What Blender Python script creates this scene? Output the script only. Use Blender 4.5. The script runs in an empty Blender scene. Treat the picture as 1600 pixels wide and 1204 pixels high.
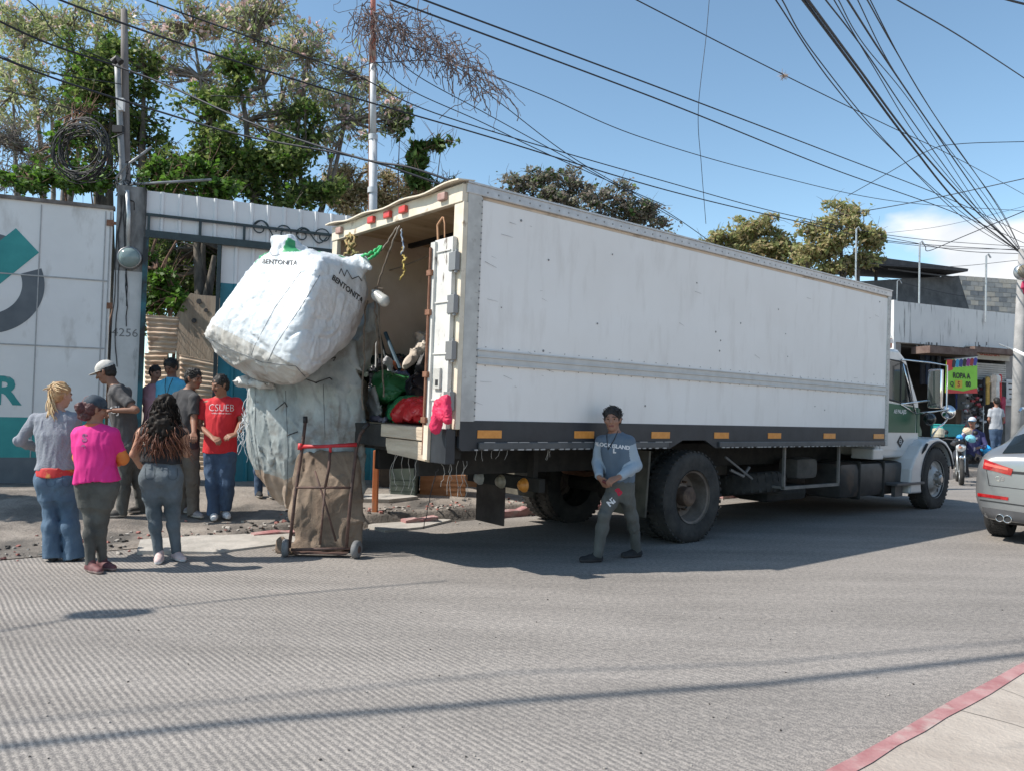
import bpy, bmesh, math, random
import numpy as np
from mathutils import Vector, Matrix, noise as mnoise
from mathutils.bvhtree import BVHTree
R_ = math.radians
SC = bpy.context.scene
COL = SC.collection
random.seed(7); RNG = np.random.default_rng(7)

# ------------------------------------------------------------------ camera
FPX, PITCH, ROLL, CAMZ = 1211.797, R_(2.055), R_(1.296), 1.406
cd = bpy.data.cameras.new('camera'); cam = bpy.data.objects.new('camera', cd); COL.objects.link(cam)
cd.sensor_width = 36; cd.lens = 36*FPX/1600; cd.clip_start = .05; cd.clip_end = 3000
u0 = Vector((0, -math.sin(PITCH), math.cos(PITCH))); r0 = Vector((1, 0, 0)); f0 = Vector((0, math.cos(PITCH), math.sin(PITCH)))
cr = r0*math.cos(ROLL)+u0*math.sin(ROLL); cu = -r0*math.sin(ROLL)+u0*math.cos(ROLL)
mw = Matrix((cr, cu, -f0)).transposed().to_4x4(); mw.translation = (0, 0, CAMZ)
cam.matrix_world = mw
SC.camera = cam

def ray(u, v):
    U, V = u-800, v-602
    x = U*math.cos(ROLL)+V*math.sin(ROLL); y = U*math.sin(ROLL)-V*math.cos(ROLL)
    return Vector((x, FPX*math.cos(PITCH)-y*math.sin(PITCH), FPX*math.sin(PITCH)+y*math.cos(PITCH)))/FPX
CAM = Vector((0, 0, CAMZ))
def at(u, v, y):
    d = ray(u, v); return CAM+d*(y/d.y)
def gnd(u, v, z=0.0):
    d = ray(u, v); return CAM+d*((z-CAMZ)/d.z)

# ------------------------------------------------------------------ world, sun
SUNEL, SUND = R_(47.5), Vector((.97, .24, 0)).normalized()
AZ = math.atan2(-SUND.x, -SUND.y)                # where the sun stands, clockwise from +Y
w = bpy.data.worlds.new('World'); SC.world = w; w.use_nodes = True
nt = w.node_tree; N = nt.nodes; L = nt.links
bg = N['Background']
sky = N.new('ShaderNodeTexSky'); sky.sky_type = 'NISHITA'; sky.sun_disc = False
sky.sun_elevation = SUNEL; sky.sun_rotation = AZ; sky.air_density = 1.0; sky.dust_density = 1.0; sky.ozone_density = .35
sky.altitude = 1400
tc = N.new('ShaderNodeTexCoord'); sep = N.new('ShaderNodeSeparateXYZ'); L.new(tc.outputs['Generated'], sep.inputs[0])
def wmath(op, a, b=None, c=None):
    n = N.new('ShaderNodeMath'); n.operation = op
    for i, q in enumerate((a, b, c)):
        if q is None: continue
        if isinstance(q, (int, float)): n.inputs[i].default_value = q
        else: L.new(q, n.inputs[i])
    return n.outputs[0]
mp = N.new('ShaderNodeMapping'); mp.inputs['Scale'].default_value = (1, 1, 2.2); L.new(tc.outputs['Generated'], mp.inputs[0])
cn = N.new('ShaderNodeTexNoise'); cn.inputs['Scale'].default_value = 5.5; cn.inputs['Detail'].default_value = 8; cn.inputs['Roughness'].default_value = .5
L.new(mp.outputs[0], cn.inputs['Vector'])
el = sep.outputs['Z']; ax = wmath('SUBTRACT', sep.outputs['X'], .415)
az_m = wmath('MINIMUM', wmath('MULTIPLY', ax, 8.0), 1.0)
top = wmath('MULTIPLY', wmath('SUBTRACT', .24, el), 14.0)
mask = wmath('ADD', wmath('MINIMUM', az_m, top), wmath('MULTIPLY', wmath('SUBTRACT', cn.outputs['Fac'], .5), 2.2))
cr_ = N.new('ShaderNodeValToRGB'); cr_.color_ramp.elements[0].position = .02; cr_.color_ramp.elements[1].position = .34
L.new(mask, cr_.inputs[0])
n2 = N.new('ShaderNodeTexNoise'); n2.inputs['Scale'].default_value = 9; n2.inputs['Detail'].default_value = 6; L.new(mp.outputs[0], n2.inputs['Vector'])
cc = N.new('ShaderNodeValToRGB'); cc.color_ramp.elements[0].color = (3.9, 4.1, 4.35, 1); cc.color_ramp.elements[1].color = (5.0, 5.0, 5.0, 1)
cc.color_ramp.elements[0].position = .35; cc.color_ramp.elements[1].position = .6
L.new(n2.outputs['Fac'], cc.inputs[0])
mx = N.new('ShaderNodeMix'); mx.data_type = 'RGBA'
L.new(cr_.outputs[0], mx.inputs[0]); tn = N.new('ShaderNodeMix'); tn.data_type = 'RGBA'; tn.blend_type = 'MULTIPLY'; tn.inputs[0].default_value = 1; tn.inputs[7].default_value = (.90, 1.0, .935, 1); L.new(sky.outputs[0], tn.inputs[6]); L.new(tn.outputs[2], mx.inputs[6]); L.new(cc.outputs[0], mx.inputs[7])
L.new(mx.outputs[2], bg.inputs[0]); bg.inputs[1].default_value = .148
sd = bpy.data.lights.new('sun', 'SUN'); sun = bpy.data.objects.new('sun', sd); COL.objects.link(sun)
sd.energy = 4.2; sd.angle = R_(.5); sd.color = (1, .94, .86)
sun.rotation_euler = Vector((SUND.x*math.cos(SUNEL), SUND.y*math.cos(SUNEL), -math.sin(SUNEL))).to_track_quat('-Z', 'Y').to_euler()
SC.view_settings.view_transform = 'Standard'; SC.view_settings.look = 'None'; SC.view_settings.gamma = 1
SC.view_settings.exposure = .62

# ------------------------------------------------------------------ materials
MATS = {}
def M(name, c=(.5, .5, .5), c2=None, sc=4.0, rough=.7, metal=0.0, bump=0.0, bs=None, stretch=(1, 1, 1), lo=.35, hi=.65,
      stain=None, st_sc=1.5, st_lo=.55, st_hi=.75, detail=5, trans=0.0, spec=.5, coat=0.0, st_stretch=(1, 1, 1), alpha=1.0):
    if name in MATS: return MATS[name]
    m = bpy.data.materials.new(name); m.use_nodes = True; MATS[name] = m
    t = m.node_tree; n = t.nodes; l = t.links; p = n['Principled BSDF']
    p.inputs['Roughness'].default_value = rough; p.inputs['Metallic'].default_value = metal
    p.inputs['Specular IOR Level'].default_value = spec; p.inputs['Coat Weight'].default_value = coat
    p.inputs['Base Color'].default_value = (*c, 1)
    tcn = n.new('ShaderNodeTexCoord')
    def nz(scale, st, det):
        mpn = n.new('ShaderNodeMapping'); mpn.inputs['Scale'].default_value = st; l.new(tcn.outputs['Object'], mpn.inputs[0])
        k = n.new('ShaderNodeTexNoise'); k.inputs['Scale'].default_value = scale; k.inputs['Detail'].default_value = det; k.inputs['Roughness'].default_value = .6
        l.new(mpn.outputs[0], k.inputs['Vector']); return k.outputs['Fac']
    def ramp(src, a, b, ca, cb):
        r = n.new('ShaderNodeValToRGB'); r.color_ramp.elements[0].position = a; r.color_ramp.elements[1].position = b
        r.color_ramp.elements[0].color = ca; r.color_ramp.elements[1].color = cb; l.new(src, r.inputs[0]); return r.outputs[0]
    col = None
    if c2 is not None: col = ramp(nz(sc, stretch, detail), lo, hi, (*c, 1), (*c2, 1))
    if stain is not None:
        msk = ramp(nz(st_sc, st_stretch, 8), st_lo, st_hi, (0, 0, 0, 1), (1, 1, 1, 1))
        mxn = n.new('ShaderNodeMix'); mxn.data_type = 'RGBA'; l.new(msk, mxn.inputs[0])
        if col is not None: l.new(col, mxn.inputs[6])
        else: mxn.inputs[6].default_value = (*c, 1)
        mxn.inputs[7].default_value = (*stain, 1); col = mxn.outputs[2]
    if col is not None: l.new(col, p.inputs['Base Color'])
    if bump:
        b = n.new('ShaderNodeBump'); b.inputs['Strength'].default_value = min(1, bump*1.0); b.inputs['Distance'].default_value = .02 if bump <= 1 else .02*bump
        l.new(nz(bs or sc*4, stretch, 6), b.inputs['Height']); l.new(b.outputs[0], p.inputs['Normal'])
    if trans:
        p.inputs['Transmission Weight'].default_value = trans
    if alpha < 1: p.inputs['Alpha'].default_value = alpha
    return m
def foliage(name, cols, transl=.35, rough=.55):
    if name in MATS: return MATS[name]
    m = bpy.data.materials.new(name); m.use_nodes = True; MATS[name] = m
    t = m.node_tree; n = t.nodes; l = t.links; p = n['Principled BSDF']; out = n['Material Output']
    g = n.new('ShaderNodeNewGeometry'); r = n.new('ShaderNodeValToRGB'); el_ = r.color_ramp.elements
    while len(el_) < len(cols): el_.new(.5)
    for i, c in enumerate(cols):
        el_[i].position = i/(len(cols)-1) if len(cols) > 1 else 0; el_[i].color = (*c, 1)
    l.new(g.outputs['Random Per Island'], r.inputs[0])
    l.new(r.outputs[0], p.inputs['Base Color']); p.inputs['Roughness'].default_value = rough; p.inputs['Specular IOR Level'].default_value = .3
    tr = n.new('ShaderNodeBsdfTranslucent'); l.new(r.outputs[0], tr.inputs[0])
    ms = n.new('ShaderNodeMixShader'); ms.inputs[0].default_value = transl
    l.new(p.outputs[0], ms.inputs[1]); l.new(tr.outputs[0], ms.inputs[2]); l.new(ms.outputs[0], out.inputs[0])
    return m

# ------------------------------------------------------------------ objects
def mk(name, V, F, mats, parent=None, smooth=False, fm=None, origin=None):
    me = bpy.data.meshes.new(name)
    V = np.asarray(V, float).reshape(-1, 3)
    if origin is not None: V = V-np.array(origin)
    if isinstance(F, np.ndarray) and F.ndim == 2:
        k = F.shape[1]; me.vertices.add(len(V)); me.vertices.foreach_set('co', V.astype(np.float32).ravel())
        me.loops.add(F.size); me.loops.foreach_set('vertex_index', F.astype(np.int32).ravel())
        me.polygons.add(len(F)); me.polygons.foreach_set('loop_start', np.arange(0, F.size, k, dtype=np.int32))
        me.update(calc_edges=True)
    else: me.from_pydata(V.tolist(), [], [list(map(int, f)) for f in F])
    for m in (mats if isinstance(mats, (list, tuple)) else [mats]): me.materials.append(m)
    if fm is not None: me.polygons.foreach_set('material_index', np.asarray(fm, np.int32))
    if smooth: me.polygons.foreach_set('use_smooth', np.ones(len(me.polygons), bool))
    me.validate(); me.update()
    o = bpy.data.objects.new(name, me); COL.objects.link(o)
    if parent is not None: o.parent = parent
    if origin is not None and parent is None: o.location = origin
    return o
def tag(o, label=None, cat=None, group=None, kind=None):
    if label: o['label'] = label
    if cat: o['category'] = cat
    if group: o['group'] = group
    if kind: o['kind'] = kind
    return o
def empty(name, loc=(0, 0, 0), rot=(0, 0, 0), label=None, cat=None, group=None):
    o = bpy.data.objects.new(name, None); COL.objects.link(o); o.location = loc; o.rotation_euler = rot; o.empty_display_size = .1
    return tag(o, label, cat, group)
def Rm(rot): return Matrix.Rotation(rot[2], 3, 'Z') @ Matrix.Rotation(rot[1], 3, 'Y') @ Matrix.Rotation(rot[0], 3, 'X')

class MB:
    def __init__(s): s.V = []; s.F = []; s.m = []; s.cur = 0
    def mi(s, i): s.cur = i; return s
    def add(s, V, F):
        b = len(s.V); s.V += [tuple(v) for v in V]; s.F += [[b+i for i in f] for f in F]; s.m += [s.cur]*len(F); return s
    def box(s, a, b, rot=None, bev=0.0):
        a = Vector(a); b = Vector(b); c = (a+b)/2; h = (b-a)/2
        h = Vector((abs(h.x), abs(h.y), abs(h.z)))
        if bev <= 0:
            vs = [Vector((x*h.x, y*h.y, z*h.z)) for x in (-1, 1) for y in (-1, 1) for z in (-1, 1)]
            fs = [(0, 1, 3, 2), (4, 6, 7, 5), (0, 4, 5, 1), (2, 3, 7, 6), (0, 2, 6, 4), (1, 5, 7, 3)]
        else:
            bm = bmesh.new(); bmesh.ops.create_cube(bm, size=2)
            for v in bm.verts: v.co = Vector((v.co.x*h.x, v.co.y*h.y, v.co.z*h.z))
            bmesh.ops.bevel(bm, geom=bm.edges[:], offset=min(bev, min(h)*.95), segments=2, affect='EDGES', profile=.6)
            bm.verts.index_update(); vs = [v.co.copy() for v in bm.verts]; fs = [[v.index for v in f.verts] for f in bm.faces]; bm.free()
        if rot is not None:
            rr = Rm(rot) if not isinstance(rot, Matrix) else rot
            vs = [rr @ v for v in vs]
        return s.add([v+c for v in vs], fs)
    def tube(s, pts, r, n=8, cap=True):
        P = [Vector(p) for p in pts]; rs = r if isinstance(r, (list, tuple)) else [r]*len(P)
        V = []; F = []; up = None
        for i, p in enumerate(P):
            t = (P[min(i+1, len(P)-1)]-P[max(i-1, 0)]).normalized()
            if up is None: up = t.orthogonal().normalized()
            else:
                up = (up-t*up.dot(t))
                up = up.normalized() if up.length > 1e-6 else t.orthogonal().normalized()
            b = t.cross(up)
            for k in range(n):
                a = 2*math.pi*k/n; V.append(p+(up*math.cos(a)+b*math.sin(a))*rs[i])
        for i in range(len(P)-1):
            for k in range(n):
                k2 = (k+1) % n; F.append((i*n+k, i*n+k2, (i+1)*n+k2, (i+1)*n+k))
        if cap: F.append(list(range(n))[::-1]); F.append([(len(P)-1)*n+k for k in range(n)])
        return s.add(V, F)
    def lathe(s, prof, c, axis=(0, 1, 0), n=32, cap=False):   # prof: (radius, along)
        ax = Vector(axis).normalized(); a = ax.orthogonal().normalized(); b = ax.cross(a); c = Vector(c)
        V = []; F = []
        for (r, h) in prof:
            for k in range(n):
                t = 2*math.pi*k/n; V.append(c+ax*h+(a*math.cos(t)+b*math.sin(t))*r)
        for i in range(len(prof)-1):
            for k in range(n):
                k2 = (k+1) % n; F.append((i*n+k, i*n+k2, (i+1)*n+k2, (i+1)*n+k))
        if cap: F.append(list(range(n))[::-1]); F.append([(len(prof)-1)*n+k for k in range(n)])
        return s.add(V, F)
    def prism(s, poly, a, b, ax='y'):                          # poly in the other two axes
        n = len(poly)
        def P(p, h):
            return {'y': (p[0], h, p[1]), 'x': (h, p[0], p[1]), 'z': (p[0], p[1], h)}[ax]
        V = [P(p, a) for p in poly]+[P(p, b) for p in poly]
        F = [list(range(n)), list(range(n, 2*n))[::-1]]+[(i, i+n, (i+1) % n+n, (i+1) % n) for i in range(n)]
        return s.add(V, F)
    def plate(s, pts, nrm, th):                                # planar polygon with thickness
        nrm = Vector(nrm).normalized()*th; P = [Vector(p) for p in pts]; n = len(P)
        return s.add(P+[p+nrm for p in P], [list(range(n))[::-1], list(range(n, 2*n))]+[(i, (i+1) % n, (i+1) % n+n, i+n) for i in range(n)])
    def grid(s, fn, nu, nv, thick=None):
        V = [fn(i/nu, j/nv) for j in range(nv+1) for i in range(nu+1)]
        F = [(j*(nu+1)+i, j*(nu+1)+i+1, (j+1)*(nu+1)+i+1, (j+1)*(nu+1)+i) for j in range(nv) for i in range(nu)]
        return s.add(V, F)
    def build(s, name, mats, parent=None, smooth=False, origin=None, fixn=True, auto=None):
        me = bpy.data.meshes.new(name)
        V = s.V
        if origin is not None: V = [tuple(Vector(v)-Vector(origin)) for v in V]
        me.from_pydata(V, [], s.F)
        for m in (mats if isinstance(mats, (list, tuple)) else [mats]): me.materials.append(m)
        me.polygons.foreach_set('material_index', s.m)
        if fixn:
            bm = bmesh.new(); bm.from_mesh(me); bmesh.ops.recalc_face_normals(bm, faces=bm.faces[:]); bm.to_mesh(me); bm.free()
        if smooth: me.polygons.foreach_set('use_smooth', [True]*len(me.polygons))
        if auto is not None:
            me.polygons.foreach_set('use_smooth', [True]*len(me.polygons)); me.set_sharp_from_angle(angle=R_(auto))
        me.validate(); me.update()
        o = bpy.data.objects.new(name, me); COL.objects.link(o)
        if parent is not None: o.parent = parent
        elif origin is not None: o.location = origin
        return o

def textmesh(s, size, font_extr=0.0, bold=0.0):
    c = bpy.data.curves.new('t', 'FONT'); c.body = s; c.size = size; c.align_x = 'CENTER'; c.align_y = 'CENTER'; c.resolution_u = 3; c.offset = bold
    o = bpy.data.objects.new('t', c); COL.objects.link(o)
    bpy.context.view_layer.update()
    me = o.evaluated_get(bpy.context.evaluated_depsgraph_get()).to_mesh()
    V = np.array([v.co[:] for v in me.vertices]); F = [list(p.vertices) for p in me.polygons]
    bpy.data.objects.remove(o); bpy.data.curves.remove(c)
    return V, F
def textobj(name, s, size, origin, right, up, mat, parent=None, bold=0.0, sx=1.0, target=None, off=.003, smat=None):
    V, F = textmesh(s, size, bold=bold); o = Vector(origin); r = Vector(right).normalized(); u = Vector(up).normalized(); nn = r.cross(u)
    W = [o+r*(v[0]*sx)+u*v[1]+nn*off for v in V]
    if target is not None: W = drape(W, nn, target, off)
    return mk(name, [tuple(x) for x in W], F, mat, parent)
def drape(W, nn, bvh, off):
    out = []
    for p in W:
        h = bvh.ray_cast(p+nn*.5, -nn, 1.5)
        out.append(h[0]+nn*off if h[0] is not None else p)
    return out
def bvh_of(o):
    me = o.data; vs = [v.co.copy() for v in me.vertices]
    return BVHTree.FromPolygons(vs, [list(p.vertices) for p in me.polygons])

# ------------------------------------------------------------------ implicit shapes (numpy), meshed by surface nets
class Lat:
    def __init__(s, seed): s.t = np.random.default_rng(seed).random((32, 32, 32)).astype(np.float32)
    def __call__(s, P):
        i = np.floor(P).astype(int); f = P-i; f = f*f*(3-2*f); i = i & 31; j = (i+1) & 31
        t = s.t; x0, y0, z0 = i[..., 0], i[..., 1], i[..., 2]; x1, y1, z1 = j[..., 0], j[..., 1], j[..., 2]
        fx, fy, fz = f[..., 0], f[..., 1], f[..., 2]
        a = t[x0, y0, z0]*(1-fx)+t[x1, y0, z0]*fx; b = t[x0, y1, z0]*(1-fx)+t[x1, y1, z0]*fx
        c = t[x0, y0, z1]*(1-fx)+t[x1, y0, z1]*fx; d = t[x0, y1, z1]*(1-fx)+t[x1, y1, z1]*fx
        return ((a*(1-fy)+b*fy)*(1-fz)+(c*(1-fy)+d*fy)*fz)*2-1
LAT = [Lat(1), Lat(2), Lat(3)]
def fnoise(P, sc, seed=0): return LAT[seed % 3](P*np.asarray(sc)+seed*7.31)

def cap(a, b, ra, rb, k=.02, cuta=False, cutb=False): return ('cap', np.array(a, float), np.array(b, float), ra, rb, k, cuta, cutb)
def ell(c, r, Rt=None, k=.02): return ('ell', np.array(c, float), np.array(r, float), np.eye(3) if Rt is None else np.array(Rt, float), k)
def loft(secs, side, fwd, k=.03, e=2.3): return ('loft', [(np.array(c, float), a, b) for c, a, b in secs], np.array(side, float), np.array(fwd, float), k, e)
def cut(p, n): return ('cut', np.array(p, float), np.array(n, float))        # removes what lies on the +n side
def hull(pts, r, k=.03): return ('hull', pts, r, k)
def bbox(p):
    if p[0] == 'cap': m = max(p[3], p[4]); return np.minimum(p[1], p[2])-m, np.maximum(p[1], p[2])+m
    if p[0] == 'ell': m = max(p[2]); return p[1]-m, p[1]+m
    if p[0] == 'loft':
        c = np.array([s[0] for s in p[1]]); m = max(max(s[1], s[2]) for s in p[1]); return c.min(0)-m, c.max(0)+m
    if p[0] == 'hull': c = np.array(p[1]); return c.min(0)-.03, c.max(0)+.03
def pd(p, X):
    if p[0] == 'cap':
        _, a, b, ra, rb, k, ca, cb = p; ab = b-a; L2 = max(1e-9, ab@ab); t = np.clip(((X-a)@ab)/L2, 0, 1)
        d = np.linalg.norm(X-(a+t[..., None]*ab), axis=-1)-(ra+(rb-ra)*t)
        ln = math.sqrt(L2)
        if cb: d = np.maximum(d, ((X-b)@ab)/ln)
        if ca: d = np.maximum(d, -((X-a)@ab)/ln)
        return d
    if p[0] == 'ell':
        q = (X-p[1])@p[3].T/p[2]; l = np.linalg.norm(q, axis=-1); return (l-1)*min(p[2])
    if p[0] == 'loft':
        secs, sd_, fw, k, e = p[1:]; c0 = secs[0][0]; axv = secs[-1][0]-c0; ln = np.linalg.norm(axv); axv = axv/ln
        sd_ = sd_-axv*(sd_@axv); sd_ /= np.linalg.norm(sd_); fv = np.cross(axv, sd_); fv *= np.sign(fv@fw)
        ts = [(s[0]-c0)@axv for s in secs]; t = (X-c0)@axv; tt = np.clip(t, ts[0], ts[-1])
        cx = np.interp(tt, ts, [(s[0]-c0)@sd_ for s in secs]); cy = np.interp(tt, ts, [(s[0]-c0)@fv for s in secs])
        hw = np.interp(tt, ts, [s[1] for s in secs]); hd = np.interp(tt, ts, [s[2] for s in secs])
        x = np.abs((X-c0)@sd_-cx)/hw; y = np.abs((X-c0)@fv-cy)/hd
        d = ((x**e+y**e)**(1/e)-1)*np.minimum(hw, hd)
        return np.maximum(d, np.maximum(ts[0]-t, t-ts[-1]))
    if p[0] == 'hull':
        bm = bmesh.new()
        for q in p[1]: bm.verts.new(q)
        r = bmesh.ops.convex_hull(bm, input=bm.verts[:]); bm.normal_update()
        pl = {}
        for f in bm.faces:
            n = f.normal; key = tuple(round(x, 2) for x in n)
            pl[key] = (np.array(n[:]), float(n.dot(f.verts[0].co)))
        bm.free(); cen = np.mean(np.array(p[1]), 0)
        kk = p[2]; acc = None; mx_ = None; ds = []
        for n, o in pl.values():
            if n@cen > o: n, o = -n, -o
            ds.append(X@n-o)
        ds = np.array(ds); mx_ = ds.max(0)
        return mx_+kk*np.log(np.exp((ds-mx_)/kk).sum(0))
def kof(p): return {'cap': 5, 'ell': 4, 'loft': 4, 'hull': 3}[p[0]]
def sdfmesh(prims, h, disp=None, pad=None):
    solids = [p for p in prims if p[0] != 'cut']; bb = [bbox(p) for p in solids]
    pad = pad or max(.03, 3*h)
    lo = np.min([b[0] for b in bb], 0)-pad; hi = np.max([b[1] for b in bb], 0)+pad
    n = np.ceil((hi-lo)/h).astype(int)+1
    D = np.full(tuple(n), .2, np.float32)
    axs = [lo[i]+h*np.arange(n[i]) for i in range(3)]
    for p, (a, b) in zip(solids, bb):
        k = p[kof(p)]; m = k+2.5*h+.01
        i0 = np.maximum(0, np.floor((a-m-lo)/h).astype(int)); i1 = np.minimum(n, np.ceil((b+m-lo)/h).astype(int)+1)
        sl = tuple(slice(i0[i], i1[i]) for i in range(3))
        X = np.stack(np.meshgrid(*[axs[i][sl[i]] for i in range(3)], indexing='ij'), -1)
        d = pd(p, X); o = D[sl]
        hh = np.clip(.5+.5*(o-d)/k, 0, 1); D[sl] = o*(1-hh)+d*hh-k*hh*(1-hh)
    for p in prims:
        if p[0] == 'cut':
            d = sum((axs[i].reshape([-1 if j == i else 1 for j in range(3)])-p[1][i])*p[2][i] for i in range(3)); D = np.maximum(D, d)
    if disp is not None:
        near = np.abs(D) < .06; idx = np.argwhere(near); X = lo+idx*h
        D[near] += disp(X).astype(np.float32)
    D[0], D[-1] = .1, .1; D[:, 0], D[:, -1] = .1, .1; D[:, :, 0], D[:, :, -1] = .1, .1
    S = D < 0
    c = [(i, j, k) for i in (0, 1) for j in (0, 1) for k in (0, 1)]
    def sub(A, o): return A[o[0]:A.shape[0]-1+o[0], o[1]:A.shape[1]-1+o[1], o[2]:A.shape[2]-1+o[2]]
    cnt = sum(sub(S, o).astype(np.int8) for o in c); act = (cnt > 0) & (cnt < 8)
    ids = np.full(act.shape, -1, np.int64); cells = np.argwhere(act); ids[act] = np.arange(len(cells))
    vals = {o: D[cells[:, 0]+o[0], cells[:, 1]+o[1], cells[:, 2]+o[2]] for o in c}
    acc = np.zeros((len(cells), 3)); w_ = np.zeros(len(cells))
    for a in c:
        for ax in range(3):
            if a[ax] == 0:
                b = list(a); b[ax] = 1; b = tuple(b); va, vb = vals[a], vals[b]; x = (va < 0) != (vb < 0)
                t = np.where(x, va/np.where(va == vb, 1, va-vb), 0)
                pt = np.array(a)[None, :]*np.ones((len(cells), 1)); pt[:, ax] += t
                acc += np.where(x[:, None], pt, 0); w_ += x
    V = lo+(cells+acc/np.maximum(w_, 1)[:, None])*h
    Fs = []
    for ax in range(3):
        o1, o2 = (ax+1) % 3, (ax+2) % 3
        A = np.take(S, range(S.shape[ax]-1), ax); B = np.take(S, range(1, S.shape[ax]), ax)
        for inside in (True, False):
            e = np.argwhere((A == inside) & (B != inside))
            e = e[(e[:, o1] > 0) & (e[:, o2] > 0) & (e[:, o1] < S.shape[o1]-1) & (e[:, o2] < S.shape[o2]-1)]
            if not len(e): continue
            def g(d1, d2):
                q = e.copy(); q[:, o1] += d1; q[:, o2] += d2; return ids[q[:, 0], q[:, 1], q[:, 2]]
            q = np.stack([g(-1, -1), g(0, -1), g(0, 0), g(-1, 0)], 1)
            Fs.append(q if inside else q[:, ::-1])
    return V, np.concatenate(Fs)
def relax(V, F, it=1, w_=.5):
    E = np.concatenate([F[:, [0, 1]], F[:, [1, 2]], F[:, [2, 3]], F[:, [3, 0]]])
    for _ in range(it):
        A = np.zeros_like(V); cn_ = np.zeros(len(V))
        for k in range(3): A[:, k] = np.bincount(E[:, 0], V[E[:, 1], k], len(V))+np.bincount(E[:, 1], V[E[:, 0], k], len(V))
        cn_ = np.bincount(E[:, 0], minlength=len(V))+np.bincount(E[:, 1], minlength=len(V))
        V = V*(1-w_)+w_*A/np.maximum(cn_, 1)[:, None]
    return V
def sdfobj(name, prims, h, mats, parent=None, disp=None, origin=None, relaxn=1, fmfn=None):
    V, F = sdfmesh(prims, h, disp); V = relax(V, F, relaxn)
    fm = fmfn(V[F].mean(1)) if fmfn else None
    o = mk(name, V-(np.array(origin) if origin is not None else 0), F, mats, parent, True, fm)
    if parent is None and origin is not None: o.location = origin
    return o
# ------------------------------------------------------------------ truck frame, road frame
TYAW, TROLL, TPIT = R_(39.114), R_(1.042), R_(-.191)
TORG = Vector((-.463, 6.694, 0)); TROT = (TROLL, -TPIT, TYAW)
TM = Matrix.Translation(TORG) @ Rm(TROT).to_4x4(); TMI = TM.inverted()
AL = Vector((math.cos(TYAW), math.sin(TYAW), 0)); NO = Vector((-math.sin(TYAW), math.cos(TYAW), 0))   # along / away from the street
def road(a, s, z=0.0): return Vector((TORG.x, TORG.y, 0))+AL*a+NO*s+Vector((0, 0, z))
def sstep(x, a, b):
    t = max(0, min(1, (x-a)/(b-a))); return t*t*(3-2*t)
def gz(P):                                     # height of the ground at a world point
    d = Vector((P[0]-TORG.x, P[1]-TORG.y, 0)); s = d.dot(NO); a = d.dot(AL)
    e = 2.82+.2*sstep(-a, 3.6, 6)
    kh = .12*sstep(a, -1.5, .3)+.03
    z = kh*sstep(s, e, e+.1)+(.34-kh)*sstep(s, e+.15, e+3.0)*(1-.62*sstep(a, 9, 14))
    if s > e+.1: z += .012*mnoise.noise(Vector((P[0]*1.3, P[1]*1.3, 0)))+.02*mnoise.noise(Vector((P[0]*.5, P[1]*.5, 4)))
    return z

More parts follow.
